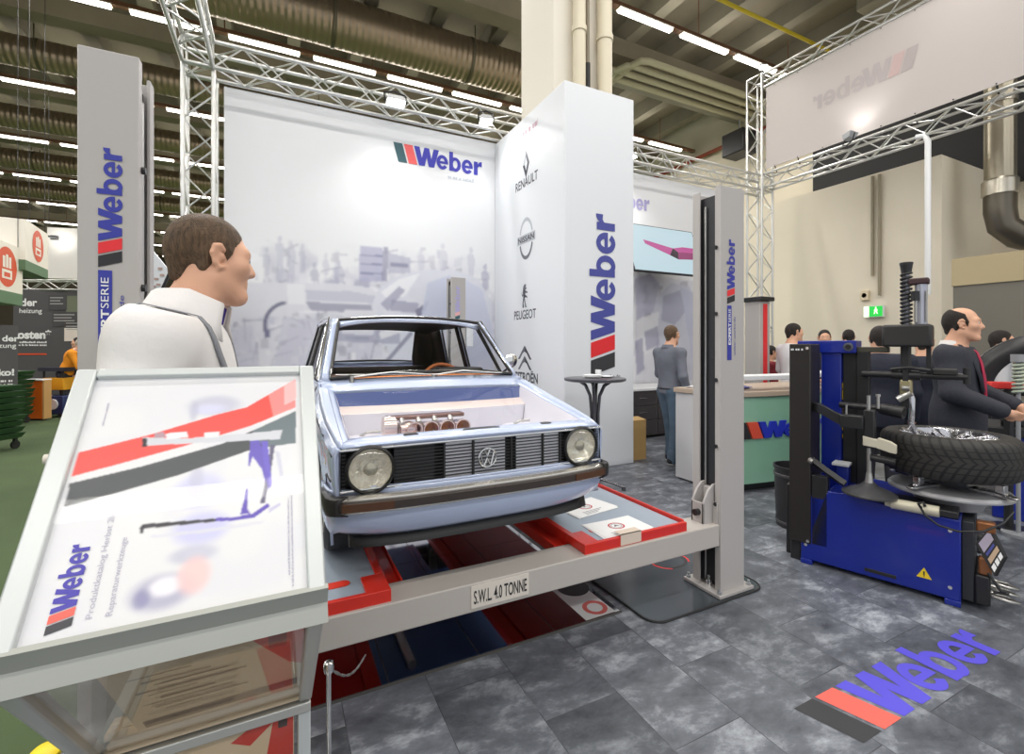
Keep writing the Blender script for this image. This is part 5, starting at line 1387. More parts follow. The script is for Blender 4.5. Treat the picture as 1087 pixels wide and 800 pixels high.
for s in (-1, 1):
    q = [sp(s, 3.28, 1.305), sp(s, 3.91, 1.305), sp(s, 3.91, 1.672), sp(s, 3.56, 1.672)]
    pane('door_window', q if s > 0 else [q[1], q[0], q[3], q[2]], 0, seal=.009)
    q = [sp(s, 3.07, 1.305), sp(s, 3.26, 1.305), sp(s, 3.50, 1.65), sp(s, 3.46, 1.66)]
    pane('quarter_window', q if s > 0 else [q[1], q[0], q[3], q[2]], 0, seal=.008)
    q = [sp(s, 4.03, 1.305), sp(s, 4.50, 1.305), sp(s, 4.42, 1.672), sp(s, 4.03, 1.672)]
    pane('side_window', q if s > 0 else [q[1], q[0], q[3], q[2]], 0, seal=.009)
    # door seam, gutter
    mb = MB(); mb.tube([side_pt(3.08, t, s) for t in (.03, .3, .6, .9, .99)], .004, 6); mb.tube([side_pt(3.98, t, s) for t in (.03, .3, .6, .9, .99)], .004, 6); mb.build('door_seam', M_TRIM, car)
    mb = MB(); x = [(UC + s * (.70), 3.82, 1.19), (UC + s * (.73), 3.82, 1.19), (UC + s * (.73), 3.94, 1.19), (UC + s * (.70), 3.94, 1.19)]; mb.tube(x, .010, 8); mb.build('door_handle', M_CHROME, car, smooth=40)
    mb = MB(); mb.tube([(UC + s * .655, 3.03, 1.30), (UC + s * .56, 3.44, 1.697), (UC + s * .565, 3.9, 1.712), (UC + s * .56, 4.5, 1.702), (UC + s * .545, 4.74, 1.68)], .008, 6); mb.build('rain_gutter', M_CHROME, car, smooth=40)
    mb = MB(); mb.tube([side_pt(v, .42, s) for v in (2.1, 2.2, 2.27)], .004, 6); mb.tube([side_pt(v, .85, s) for v in (2.06, 2.4, 2.9, 3.6, 4.4, 5.0)], .005, 6); mb.build('trim_strip', M_TRIM, car)
    mb = MB(); p = side_pt(2.22, .60, s); mb.lathe([(.02, 0), (.018, .008), (0, .011)], (p[0], p[1], p[2]), 14, ax='x'); mb.build('side_marker', mat('marker', rgb(222, 196, 150), .2), car, smooth=40)
# ---- interior
mb = MB(); P = []
for k in range(13):
    x = lerp(-1, 1, k / 12) * .60; P.append([(UC + x, 3.0 - .03 * (1 - (x / .6) ** 2), 1.298), (UC + x, 3.10, 1.315), (UC + x, 3.26, 1.31), (UC + x, 3.30, 1.26), (UC + x, 3.27, 1.05)])
mb.grid(P); mb.build('dashboard', M_COPPER, car, smooth=40, solid=(.01, 0))
mb = MB(); mb.box((UC + .13, 3.16, 1.30), (UC + .47, 3.34, 1.352)); mb.build('instrument_hood', M_TRIM, car, bevel=.02)
c = Vector((UC + .27, 3.48, 1.215)); mb = MB(); ax = Vector((0, -.9, .42)).normalized(); e1 = Vector((1, 0, 0)); e2 = ax.cross(e1)
mb.tube([tuple(c + (e1 * math.cos(2 * PI * i / 32) + e2 * math.sin(2 * PI * i / 32)) * .165) for i in range(32)], .014, 10, loop=True)
sw = mb.build('steering_wheel', M_TAN, car, smooth=40)
mb = MB()
for a in (-.1, PI / 2 + .9, PI * 1.03): mb.tube([tuple(c), tuple(c + (e1 * math.cos(a) - e2 * abs(math.sin(a))) * .16)], .012, 6)
mb.cyl(tuple(c - ax * .03), tuple(c + ax * .02), .04, n=18); mb.cyl(tuple(c), tuple(c + ax * -.0 + Vector((0, -.24, -.06))), .02, n=10); mb.build('spokes', M_TRIM, sw, smooth=40)
for s in (-1, 1):
    mb = MB(); x = UC + s * .30
    mb.rings([[(x - .2, 3.72, .92), (x + .2, 3.72, .92), (x + .2, 4.02, .90), (x - .2, 4.02, .90)], [(x - .22, 3.70, 1.0), (x + .22, 3.70, 1.0), (x + .22, 4.05, .97), (x - .22, 4.05, .97)]])
    mb.rings([[(x - .20, 4.0, .95), (x + .20, 4.0, .95), (x + .2, 4.10, .95), (x - .2, 4.10, .95)], [(x - .21, 4.10, 1.26), (x + .21, 4.10, 1.26), (x + .20, 4.17, 1.26), (x - .20, 4.17, 1.26)]]); mb.build('seat', M_TAN, car, bevel=.03)
mb = MB(); mb.box((UC - .6, 4.62, 1.20), (UC + .6, 5.0, 1.23)); mb.build('parcel_shelf', M_HEAD, car)
# ---- wipers, mirror
for x0, x1 in ((-.52, .02), (-.02, .46)):
    mb = MB(); mb.cyl((UC + x0 + .04, 2.93, 1.285), (UC + x0 + .04, 2.935, 1.325), .014, n=10)
    mb.tube([(UC + x0 + .04, 2.93, 1.32), (UC + (x0 + x1) * .5, 2.925, 1.345), (UC + x1, 2.915, 1.325)], [.006, .005, .003], 6); mb.tube([(UC + x0 - .05, 2.955, 1.335), (UC + x1 + .04, 2.915, 1.325)], .0035, 6); mb.build('wiper', M_STEEL, car, smooth=40)
mb = MB(); mb.tube([(UC + .62, 3.16, 1.31), (UC + .655, 3.13, 1.345), (UC + .66, 3.10, 1.38)], .009, 6); mb.lathe([(0, -.012), (.04, -.010), (.052, .0), (.045, .02), (0, .03)], (UC + .655, 3.09, 1.40), 18, ax='y'); mb.build('door_mirror', M_CHROME, car, smooth=40)
# ------------------------------------------------------------------ catalogue stand in front
SO = Vector((-.372, .910, 1.066)); TILT = R(47.3)
SX = Vector((1, 0, 0)); SY = Vector((0, math.cos(TILT), math.sin(TILT))); SN_ = SX.cross(SY)
SW, SL = .450, .529
SM = frame(SO, SX, SY)                      # local x along the front edge, y up the slope, z out of the poster
M_FR = mat('frame_silver', (.60, .63, .63), .36, .3)
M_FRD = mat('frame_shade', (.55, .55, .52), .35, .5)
stand = thing('catalogue_stand', 'silver framed catalogue stand with a slanted poster in the front corner', 'display stand', (-.147, 1.15, 0))
def sbox(name, a, b, m, bev=.004, par=None):
    mb = MB(SM); mb.box(a, b); return mb.build(name, m, par or stand, bevel=bev)
fw = .034
sbox('frame_rail', (0, 0, -.05), (fw, SL, .0), M_FR)
sbox('frame_rail', (SW - fw * .92, 0, -.05), (SW, SL, .0), M_FR)
sbox('frame_rail', (fw, SL - .022, -.05), (SW - fw * .92, SL, .0), M_FR)
# front lip hangs straight down
mb = MB(); mb.rings([[(SO.x - .003, SO.y - .002, SO.z), (SO.x + SW + .003, SO.y - .002, SO.z), (SO.x + SW + .003, SO.y + .006, SO.z + .005), (SO.x - .003, SO.y + .006, SO.z + .005)], [(SO.x - .003, SO.y + .012, SO.z - .032), (SO.x + SW + .003, SO.y + .012, SO.z - .032), (SO.x + SW + .003, SO.y + .03, SO.z - .030), (SO.x - .003, SO.y + .03, SO.z - .030)], [(SO.x - .003, SO.y - .002, SO.z - .062), (SO.x + SW + .003, SO.y - .002, SO.z - .062), (SO.x + SW + .003, SO.y + .03, SO.z - .062), (SO.x - .003, SO.y + .03, SO.z - .062)]]); mb.build('front_lip', mat('lip_grey', (.42, .43, .40), .4, .3), stand)
sbox('backing_board', (fw * .8, .0, -.035), (SW - fw * .8, SL - .02, -.016), mat('board_grey', (.5, .5, .5), .6), 0)
mb = MB(SM); mb.cyl((-.010, .33, -.02), (.0, .33, -.02), .009, n=14); mb.build('screw_knob', mat('knob_cream', rgb(222, 214, 200), .4), stand, smooth=40)
# the poster, measured where its print shows
def pp(px, py):
    a = at(px, py, 1) - Vector((0, 0, EYE)); t = (SO - Vector((0, 0, EYE)) + SN_ * -.012).dot(SN_) / a.dot(SN_)
    q = Vector((0, 0, EYE)) + a * t - SO
    return (q.dot(SX), q.dot(SY))
PX0, PX1, PY0, PY1 = .032, SW - .030, .0, SL - .021
PW, PHt = PX1 - PX0, PY1 - PY0
ras = Raster(230, 300, rgb(226, 226, 228))
def rq(px, py): x, y = pp(px, py); return ((x - PX0) / PW, (y - PY0) / PHt)
def Pp(pts, c, al=1.): ras.poly([rq(*p) for p in pts], rgb(*c), al)
# pale pictures of cars behind the print
for c, rx, ry, col, al in (((228, 430), .12, .05, (206, 206, 224), .6), ((222, 434), .08, .025, (228, 228, 234), .9), ((206, 436), .02, .05, (196, 196, 216), .5), ((212, 520), .10, .07, (222, 222, 234), .7), ((214, 560), .11, .06, (216, 216, 232), .7), ((205, 588), .09, .03, (198, 198, 220), .5), ((172, 628), .11, .055, (178, 176, 206), .55), ((176, 622), .06, .03, (236, 234, 240), .8), ((206, 610), .06, .06, (246, 214, 206), .6), ((150, 636), .03, .03, (150, 148, 190), .5), ((208, 512), .03, .08, (204, 204, 224), .5)):
    x, y = rq(*c); ras.ell(x, y, rx, ry, rgb(*[c_ - (18 if c_ < 230 else 0) for c_ in col]), min(1, al * 1.35), .5)
ras.blend(np.clip((ras.noise(7, 9, 5) - .5) * 1.2, 0, .18), rgb(206, 208, 224))
ras.blur(4)
# arrow bands
Pp([(75, 506), (84, 480), (160, 461), (230, 440), (262, 432), (314, 402), (314, 432), (266, 452), (200, 472), (120, 494)], (238, 84, 78))
Pp([(314, 402), (314, 432), (290, 442), (285, 419)], (244, 178, 176), .5); Pp([(314, 402), (314, 424), (302, 430), (302, 409)], (248, 220, 220), .5)
Pp([(68, 538), (74, 513), (150, 495), (235, 471), (268, 457), (314, 436), (314, 470), (270, 476), (190, 504), (120, 524)], (72, 76, 80))
Pp([(268, 457), (314, 436), (314, 470), (280, 475)], (120, 134, 140), .7)
# the pulling tool
Pp([(151, 464), (152, 473), (230, 469), (297, 466), (300, 456), (262, 460), (200, 465)], (208, 209, 216)); Pp([(151, 465), (156, 465), (156, 474), (151, 474)], (50, 50, 56))
Pp([(176, 460), (198, 458), (200, 464), (177, 466)], (232, 232, 236)); Pp([(217, 459), (233, 458), (233, 464), (217, 465)], (228, 228, 232)); Pp([(164, 460), (174, 458), (176, 464), (163, 465)], (160, 160, 172), .8)
Pp([(266, 468), (275, 467), (283, 490), (288, 518), (283, 519), (278, 498), (268, 484), (265, 495), (263, 494)], (104, 90, 186)); Pp([(287, 472), (292, 472), (286, 510), (281, 534), (276, 534), (283, 505)], (98, 94, 122)); Pp([(277, 468), (284, 468), (289, 515), (284, 516)], (110, 96, 196))
Pp([(292, 478), (297, 480), (301, 505), (299, 518), (296, 500)], (196, 196, 216), .7)
Pp([(148, 560), (152, 556), (230, 550), (231, 553), (153, 561), (152, 566), (149, 567)], (44, 42, 50)); Pp([(229, 549), (246, 549), (268, 545), (284, 534), (287, 537), (270, 549), (240, 553), (229, 553)], (96, 78, 180)); Pp([(255, 546), (259, 530), (261, 518), (263, 519), (263, 540), (266, 545)], (96, 78, 180))
Pp([(160, 568), (230, 560), (280, 552), (280, 555), (228, 564), (160, 571)], (214, 214, 224), .8); Pp([(285, 540), (297, 533), (298, 536), (286, 544)], (190, 186, 216), .8)
ras.blur(1)
po = print_sheet('poster', ras, SM @ Vector((PX0, PY0, -.012)), SX, SY, PW, PHt, printed('poster_print', .32, .0), stand)
a, b = Vector(pp(76, 664)), Vector(pp(98, 576))
mb = MB(); c0 = SM @ Vector((a.x + .0, a.y, -.0112)); slab_logo(mb, frame(c0, SY, -SX), (b.y - a.y), .030, .0004); mb.build('logo', [mat('poster_blue', rgb(74, 66, 172), .4), mat('poster_red', rgb(240, 104, 92), .4), mat('poster_black', rgb(62, 62, 68), .4)], po, fix=False)
mb = MB()
for s, p, L, cap in (('Produktkatalog Herbst 2016', (98, 656), .185, .0085), ('Reparaturwerkzeuge', (119, 653), .125, .0085)):
    x, y = pp(*p); text(mb, s, frame(SM @ Vector((x, y, -.0108)), SY, -SX), cap=cap, width=L)
for p, L in (((110, 452), .055), ((312, 622), .18), ((308, 610), .15)):
    x, y = pp(*p); marks(mb, frame(SM @ Vector((x, y, -.0108)), SY, -SX), L, .0032, seed=int(L * 1000))
mb.build('small_lettering', mat('poster_grey', rgb(186, 184, 200), .5), po, fix=False)
sbox('cover_glass', (fw * .7, .0, -.0065), (SW - fw * .7, SL - .02, -.005), glass('poster_glass', (1, 1, 1), .10), 0)
# slanted storage below: struts, panes, floor
Z1 = SO.z - .062; V1 = SO.y + .005; V2, Z2 = 1.262, .632
def strut(u0, u1, name='strut'):
    mb = MB(); mb.rings([[(u0, V1, Z1), (u1, V1, Z1), (u1, V1 + .045, Z1), (u0, V1 + .045, Z1)], [(u0, V2, Z2), (u1, V2, Z2), (u1, V2 + .045, Z2), (u0, V2 + .045, Z2)]]); return mb.build(name, M_FRD, stand, bevel=.003)
strut(SO.x + .012, SO.x + .038); strut(SO.x + SW - .032, SO.x + SW - .004)
U0_, U1_ = SO.x + .015, SO.x + SW - .006
mb = MB(); mb.box((U0_, V2 - .004, Z2 - .028), (U1_, 1.36, Z2 - .004)); mb.build('shelf', M_FRD, stand, bevel=.003)
mb = MB(); mb.rings([[(U0_ + .02, V1 + .012, Z1), (U1_ - .02, V1 + .012, Z1), (U1_ - .02, V1 + .015, Z1), (U0_ + .02, V1 + .015, Z1)], [(U0_ + .02, V2 + .012, Z2), (U1_ - .02, V2 + .012, Z2), (U1_ - .02, V2 + .015, Z2), (U0_ + .02, V2 + .015, Z2)]]); mb.build('front_pane', glass('acryl', (.95, .94, .92), .9), stand)
mb = MB(); mb.box((U0_, 1.30, Z2), (U1_, 1.31, 1.40)); mb.build('rear_panel', mat('panel_grey', (.30, .29, .27), .5), stand)
for u in (U0_, U1_ - .016):
    mb = MB(); mb.prism([(V1 + .03, Z1 + .02), (V2 + .02, Z2), (1.30, Z2), (1.30, 1.40)], u + .006, u + .010, 'x'); mb.build('side_pane', glass('acryl'), stand)
# lower column with four corner posts
for u in (U0_, U1_ - .028):
    for v in (V2 + .004, 1.33):
        mb = MB(); mb.box((u, v, 0), (u + .028, v + .028, Z2 - .028)); mb.build('corner_post', M_FR, stand, bevel=.003)
mb = MB(); mb.box((U0_ + .028, V2 + .012, .12), (U1_ - .028, V2 + .015, Z2 - .03)); mb.build('lower_pane', glass('acryl'), stand)
mb = MB(); mb.box((U0_, V2 + .004, .08), (U1_, 1.35, .10)); mb.build('lower_shelf', M_FRD, stand)
# brochures kept inside
SLd = Vector((0, V2 - V1, Z2 - Z1)).normalized(); nrm = Vector((1, 0, 0)).cross(SLd)
M_BEIGE = mat('brochure_beige', rgb(220, 200, 172), .55); M_BRED = mat('brochure_red', rgb(206, 64, 50), .5); M_BLINE = mat('brochure_grey', rgb(150, 130, 112), .55); M_BDK = mat('brochure_plum', rgb(74, 58, 58), .55)
def brochure(lab, u0, u1, d0, d1, off, nb):
    base = Vector((0, V1, Z1)) + nrm * off
    def q(u, d, k=0): return tuple(base + Vector((u, 0, 0)) + SLd * d - nrm * k)
    t = thing('brochure', lab, 'brochure', tuple(base + Vector(((u0 + u1) / 2, 0, 0)) + SLd * d1), group='brochures in the stand')
    mb = MB()
    for i in range(nb):
        e = .004 * i; o = -.0055 * i
        mb.rings([[q(u0 - e, d0, o), q(u1, d0, o), q(u1, d1 + e * 1.2, o), q(u0 - e, d1 + e * 1.2, o)], [q(u0 - e, d0, o - .004), q(u1, d0, o - .004), q(u1, d1 + e * 1.2, o - .004), q(u0 - e, d1 + e * 1.2, o - .004)]])
    mb.build('pages', M_BEIGE, t)
    mb = MB(); k = .0008; w = u1 - u0; L = d1 - d0
    mb.quad(q(u1 - w * .36, d0, k), q(u1, d0, k), q(u1, d0 + L * .62, k), q(u1 - w * .08, d0 + L * .55, k), m=0)
    mb.quad(q(u0 + w * .05, d1 - L * .14, k), q(u1 - w * .02, d1 - L * .16, k), q(u1 - w * .02, d1 - L * .05, k), q(u0 + w * .05, d1 - L * .03, k), m=2)
    for j in range(9): ja, jb, jd = w * (.10 + .05 * (j % 3)), w * (.40 + .09 * ((j * 5) % 4)), d0 + L * (.26 + .06 * j); mb.quad(q(u0 + ja, jd, k), q(u0 + jb, jd, k), q(u0 + jb, jd + L * (.012 + .012 * (j % 2)), k), q(u0 + ja, jd + L * (.012 + .012 * (j % 2)), k), m=1)
    mb.quad(q(u1 - w * .2, d0 + L * .1, k * 2), q(u1 - w * .1, d0 + L * .12, k * 2), q(u1 - w * .1, d0 + L * .3, k * 2), q(u1 - w * .2, d0 + L * .28, k * 2), m=3)
    mb.build('cover_print', [M_BRED, M_BLINE, M_BDK, mat('brochure_deep', rgb(140, 36, 34), .5)], t, fix=False)
brochure('beige brochure with a red corner leaning behind the slanted pane of the stand', -.262, .045, .004, .44, .020, 3)
t = thing('brochure', 'beige and red brochure behind the lower pane of the stand', 'brochure', (-.15, 1.29, .34), group='brochures in the stand')
mb = MB(); mb.box((-.31, 1.283, .30), (.035, 1.297, .600)); mb.build('pages', M_BEIGE, t)
mb = MB(); y = 1.2825
mb.quad((-.06, y, .31), (.033, y, .31), (.033, y, .598), (-.01, y, .598), m=0); mb.quad((-.06, y - .0003, .55), (.0, y - .0003, .598), (-.05, y - .0003, .598), (-.10, y - .0003, .57), m=0); mb.quad((.0, y - .0005, .57), (.02, y - .0005, .57), (.02, y - .0005, .598), (.0, y - .0005, .598), m=2)
for j in range(6): mb.quad((-.28, y - .0003, .36 + .034 * j), (-.10, y - .0003, .36 + .034 * j), (-.10, y - .0003, .37 + .034 * j), (-.28, y - .0003, .37 + .034 * j), m=1)
mb.build('cover_print', [M_BRED, M_BLINE, M_BDK], t, fix=False)
for i in range(6):
    mb = MB(); mb.box((-.33 + .006 * (i % 3), 1.270 + .004 * (i % 2), Z2 + .001 + .0105 * i), (.052 - .004 * (i % 2), 1.298, Z2 + .0105 + .0105 * i))
    one('brochure', mb, M_BEIGE, f'beige brochure lying flat in the stand, {ORD[i]} from the bottom of the stack', 'brochure', 'brochures lying in the stand')
# slim barrier pole with a chain
t = thing('barrier_pole', 'thin chrome barrier pole with a chain beside the catalogue stand', 'pole', (.155, 1.95, 0))
p0 = gz(352, 800 + 20, .0); pu, pv = .118, 1.34
q0 = at(349, 712, 1.42); pu, pv = q0.x, q0.y
t.location = (pu, pv, 0)
mb = MB(); mb.cyl((pu, pv, .012), (pu, pv, q0.z + .03), .0075, n=14); mb.build('pole', M_CHROME, t, smooth=40)
mb = MB(); mb.lathe([(.0, -.018), (.013, -.015), (.016, 0), (.013, .015), (0, .018)], (pu, pv, q0.z + .012), 16); mb.build('knob', M_CHROME, t, smooth=60)
mb = MB(); mb.lathe([(.09, 0), (.09, .006), (.03, .014), (.008, .02)], (pu, pv, 0), 28); mb.build('base', M_STEEL, t, smooth=40)
mb = MB(); q1 = onv(388, 695, 1.99); pts = [Vector((pu, pv, q0.z + .01)).lerp(Vector(q1), i / 14) - Vector((0, 0, .05 * math.sin(PI * i / 14))) for i in range(15)]
for i in range(14): mb.tube([tuple(pts[i]), tuple(pts[i + 1])], .0032 if i % 2 else .0045, 6)
mb.build('chain', M_STEEL, t)
mb = MB(); p = gz(48, 801); mb.lathe([(.05, 0), (.05, .015), (.035, .03), (0, .034)], (p.x, p.y, -.004), 20)
one('floor_socket', mb, mat('socket_yellow', rgb(238, 212, 30), .4), 'small yellow cap on the green carpet under the stand', 'cap', smooth=40)
# ------------------------------------------------------------------ tyre changer (local X along the front panel, Y away, Z up)
tc = thing('tyre_changer', 'blue and black tyre changing machine with a wheel clamped on its turntable', 'tyre changer', (3.27, 2.05, 0), R(-72.2))
TM = mtx(tc)
def tb(name, a, b, m, bev=.006, par=None):
    mb = MB(TM); mb.box(a, b); return mb.build(name, m, par or tc, bevel=bev)
def tcy(name, segs, m, n=18, par=None):
    mb = MB(TM)
    for a, b, r0, r1 in segs: mb.cyl(a, b, r0, r1, n=n)
    return mb.build(name, m, par or tc, smooth=40)
mb = MB(TM)
q = [(0, .03), (.81, .03), (.81, .50), (.56, .505), (.24, .53), (.16, .53), (.13, .47), (.0, .47)]
mb.prism(q, 0, .62, 'y'); cab = mb.build('cabinet', M_MBLUE, tc, bevel=.006)
for x in (.0, .74):
    for y in (-.01, .56): tb('foot', (x, y, 0), (x + .07, y + .07, .032), M_MBLUE, .003)
for x, z in ((.035, .40), (.03, .13), (.765, .43), (.765, .10)): tcy('screw', [((x, -.004, z), (x, .002, z), .010, .010)], M_CHROME, 12, cab)
tb('slot', (.36, -.003, .060), (.52, .004, .082), M_BLACK, .002, cab)
mb = MB(TM); mb.add([(.615, -.0025, .115), (.685, -.0025, .115), (.65, -.0025, .178)], [(0, 1, 2)], 0); mb.add([(.647, -.003, .13), (.653, -.003, .13), (.654, -.003, .155), (.646, -.003, .155)], [(0, 1, 2, 3)], 1); mb.add([(.647, -.003, .121), (.653, -.003, .121), (.653, -.003, .126), (.647, -.003, .126)], [(0, 1, 2, 3)], 1)
mb.build('warning_triangle', [mat('warn_yellow', rgb(238, 206, 40), .4), M_INK], cab, fix=False)
tb('rear_housing', (-.07, .02, .0), (-.004, .5, .46), M_BLACK); tb('rear_housing', (-.12, .10, .0), (-.07, .4, .50), M_BLACK)
M_COL = mat('column_black', rgb(38, 34, 32), .45)
col = tb('front_column', (-.07, -.01, .14), (.062, .24, 1.52), M_COL)
mb = MB(TM); marks(mb, frame((-.058, -.0125, 1.475), (1, 0, 0), (0, 0, 1)), .085, .018); mb.build('lettering', M_WHITE, col, fix=False)
tcy('screw', [((.045, -.014, .16), (.045, -.004, .16), .010, .010)], M_CHROME, 12, col); tcy('screw', [((.04, -.012, 1.49), (.04, -.004, 1.49), .010, .010)], M_CHROME, 12, col)
tb('column_plate', (.062, .0, .14), (.16, .06, .62), M_BLACK)
tb('blue_column', (.05, .32, .44), (.175, .46, 1.50), M_MBLUE)
cap = tb('column_cap', (-.10, .30, 1.455), (.265, .50, 1.545), M_MBLUE)
mb = MB(TM); mb.lathe([(.030, 0), (.030, -.006), (.018, -.008), (.018, .01)], (.22, .299, 1.50), 24, ax='y', caps=False); mb.build('pivot_ring', mat('ring_grey', rgb(96, 100, 112), .35, .6), cap, smooth=40)
mb = MB(TM); mb.lathe([(.019, 0), (0, .0)], (.22, .293, 1.50), 20, ax='y', caps=False); mb.build('pivot_hole', M_BLACK, cap)
mb = MB(TM)
for z0, z1, m in ((1.20, 1.24, 0), (1.12, 1.19, 0), (1.02, 1.10, 1), (.90, .96, 0), (.84, .87, 0)): mb.quad((.177, .335 + .02 * m, z0), (.177, .445, z0), (.177, .445, z1), (.177, .335 + .02 * m, z1), m=m)
mb.build('yellow_labels', [mat('warn_yellow'), mat('label_amber', rgb(230, 180, 30), .4)], tc, fix=False)
tb('hose_cover', (.175, .36, .5), (.262, .48, 1.46), M_BLACK); tb('rear_post', (.262, .33, .5), (.335, .40, 1.47), M_BLACK)
tb('top_beam', (.262, .33, 1.46), (.44, .41, 1.50), mat('beam_olive', rgb(70, 68, 58), .5))
hb = tb('arm_head', (.42, .20, 1.50), (.67, .38, 1.645), mat('head_black', rgb(44, 43, 43), .45), .014)
tcy('hex_shaft', [((.536, .29, 1.10), (.536, .29, 1.50), .028, .028)], M_BLACK, 6)
tb('side_stay', (.638, .27, 1.33), (.662, .30, 1.50), M_BLACK, .002)
tcy('swing_arm', [((.30, .30, 1.313), (.83, .30, 1.313), .022, .022), ((.46, .30, 1.313), (.61, .30, 1.313), .032, .032), ((.825, .30, 1.27), (.825, .30, 1.37), .018, .018)], M_BLACK)
mb = MB(TM); mb.tube([(.46, .27, 1.35), (.55, .262, 1.365), (.66, .27, 1.35)], .012, 8); mb.build('cross_bar', M_BLACK, tc, smooth=40)
tb('arm_grip', (.665, .27, 1.32), (.785, .34, 1.362), mat('head_black'), .01)
tb('clamp', (.505, .265, 1.17), (.570, .325, 1.285), mat('clamp_brass', rgb(168, 158, 124), .35, .6), .012)
tcy('clamp_bolt', [((.50, .262, 1.15), (.565, .262, 1.20), .022, .020), ((.52, .255, 1.23), (.56, .255, 1.23), .018, .018)], M_STEEL)
mb = MB(TM); mb.tube([(.55, .29, 1.22), (.566, .28, 1.16), (.568, .28, 1.08), (.562, .29, 1.0), (.58, .31, .93)], [.016, .02, .016, .018, .022], 10); mb.build('mount_head', mat('mount_silver', rgb(208, 208, 214), .2, .9), tc, smooth=50)
# helical spring and cylinder on the head
mb = MB(TM); sx, sy = .538, .29
mb.tube([(sx + .026 * math.cos(a), sy + .026 * math.sin(a), 1.645 + .34 * a / (2 * PI * 13)) for a in [i * 2 * PI * 13 / 230 for i in range(231)]], .0085, 6); mb.build('spring', M_BLACK, tc, smooth=60)
tcy('spring_core', [((sx, sy, 1.645), (sx, sy, 2.0), .018, .018)], mat('core_grey', rgb(150, 150, 158), .3, .6))
tcy('spring_cap', [((sx, sy, 1.985), (sx, sy, 2.04), .027, .034), ((sx, sy, 2.04), (sx, sy, 2.055), .036, .036)], M_BLACK)
tcy('air_cylinder', [((.612, .30, 1.645), (.612, .30, 1.91), .032, .032)], mat('cyl_silver', rgb(186, 188, 200), .3, .6)); tcy('cylinder_rod', [((.588, .27, 1.66), (.588, .27, 1.86), .009, .009), ((.64, .27, 1.66), (.64, .27, 1.86), .006, .006)], M_STEEL)
tb('cylinder_cap', (.55, .26, 1.905), (.652, .34, 1.945), mat('cap_maroon', rgb(64, 40, 44), .45), .008); tcy('valve', [((.585, .26, 1.80), (.585, .26, 1.86), .022, .022)], M_BLACK)
# helper arm at the left
mb = MB(TM); mb.rings([[(x, y - .02, z - h), (x, y + .02, z - h), (x, y + .02, z + h), (x, y - .02, z + h)] for x, y, z, h in ((.05, .06, 1.085, .03), (.12, .0, 1.08, .034), (.22, -.03, 1.03, .034), (.25, -.03, 1.02, .034))]); mb.build('helper_arm', M_BLACK, tc, bevel=.004)
tb('helper_joint', (.24, -.07, .975), (.365, .01, 1.06), M_BLACK, .008); tb('helper_block', (.362, -.05, .86), (.42, .02, 1.10), M_BLACK, .008)
tcy('helper_rod', [((.385, -.02, 1.09), (.385, -.02, 1.19), .011, .011), ((.43, .0, 1.11), (.43, .0, 1.19), .009, .009), ((.43, 0, 1.185), (.43, 0, 1.20), .014, .014), ((.27, -.03, 1.05), (.27, -.03, 1.12), .006, .006)], M_STEEL)
tcy('pusher_tube', [((.20, .16, 1.10), (.46, .10, 1.10), .022, .022), ((.43, .10, 1.10), (.55, .075, 1.085), .034, .040)], M_BLACK); tcy('tube_bore', [((.548, .0755, 1.0855), (.552, .0745, 1.0845), .030, .030)], mat('bore', (.004, .004, .004), .8))
tcy('press_rod', [((.388, -.02, .62), (.388, -.02, .87), .014, .014), ((.388, -.02, .60), (.388, -.02, .70), .030, .016)], M_STEEL)
mb = MB(TM); mb.lathe([(0, .640), (.03, .640), (.05, .618), (.12, .588), (.145, .572), (.145, .562), (.0, .562)], (.388, -.02, 0), 40, caps=False); mb.build('bead_disc', mat('disc_grey', rgb(84, 84, 86), .3, .4), tc, smooth=30)
mb = MB(TM); mb.rings([[(x, y - .018, z - h), (x, y + .018, z - h), (x, y + .018, z + h), (x, y - .018, z + h)] for x, y, z, h in ((.36, -.04, .905, .03), (.43, -.05, .895, .026), (.44, -.05, .90, .034), (.50, -.06, .885, .034), (.53, -.065, .875, .026))]); mb.build('roller_arm', mat('roller_beige', rgb(206, 200, 180), .4), tc, bevel=.004)
tcy('roller', [((.40, -.03, .80), (.52, -.03, .79), .022, .022), ((.44, -.04, .83), (.44, -.04, .87), .012, .012)], M_BLACK)
mb = MB(TM); mb.tube([(.06, .02, .72), (.14, .0, .67), (.26, -.02, .60)], .024, 4); mb.build('bead_lever', M_BLACK, tc, smooth=30)
tcy('lever_tip', [((.05, .0, .722), (.075, -.005, .71), .02, .02)], M_STEEL); tb('switch_box', (.165, .22, .5), (.235, .30, .67), M_MBLUE); tb('switch_top', (.14, .2, .665), (.24, .31, .685), M_WHITE, .004)
# turntable
mb = MB(TM); mb.lathe([(0, .635), (.24, .635), (.285, .625), (.30, .61), (.30, .60), (.18, .57), (.16, .51), (0, .51)], (.74, .30, 0), 44, caps=False); mb.build('turntable', mat('table_grey', rgb(176, 176, 180), .34, .5), tc, smooth=30)
for k in range(4):
    a = PI / 4 + k * PI / 2 + .3; M = TM @ Matrix.Translation((.74, .30, 0)) @ Matrix.Rotation(a, 4, 'Z')
    mb = MB(M); mb.rings([[(x, -w, .635), (x, w, .635), (x, w, .635 + h), (x, -w, .635 + h)] for x, w, h in ((.12, .035, .02), (.24, .035, .024), (.29, .026, .02), (.34, .018, .012))]); mb.box((.24, -.02, .64), (.285, .02, .706)); mb.build('jaw', mat('jaw_chrome', rgb(196, 196, 198), .16, .95), tc, bevel=.004)
tcy('motor', [((.50, -.03, .535), (.72, -.03, .535), .032, .032), ((.47, -.03, .535), (.50, -.03, .535), .022, .026)], mat('motor_beige', rgb(206, 200, 178), .35, .2)); tb('motor_bracket', (.46, -.01, .505), (.80, .2, .545), M_BLACK)
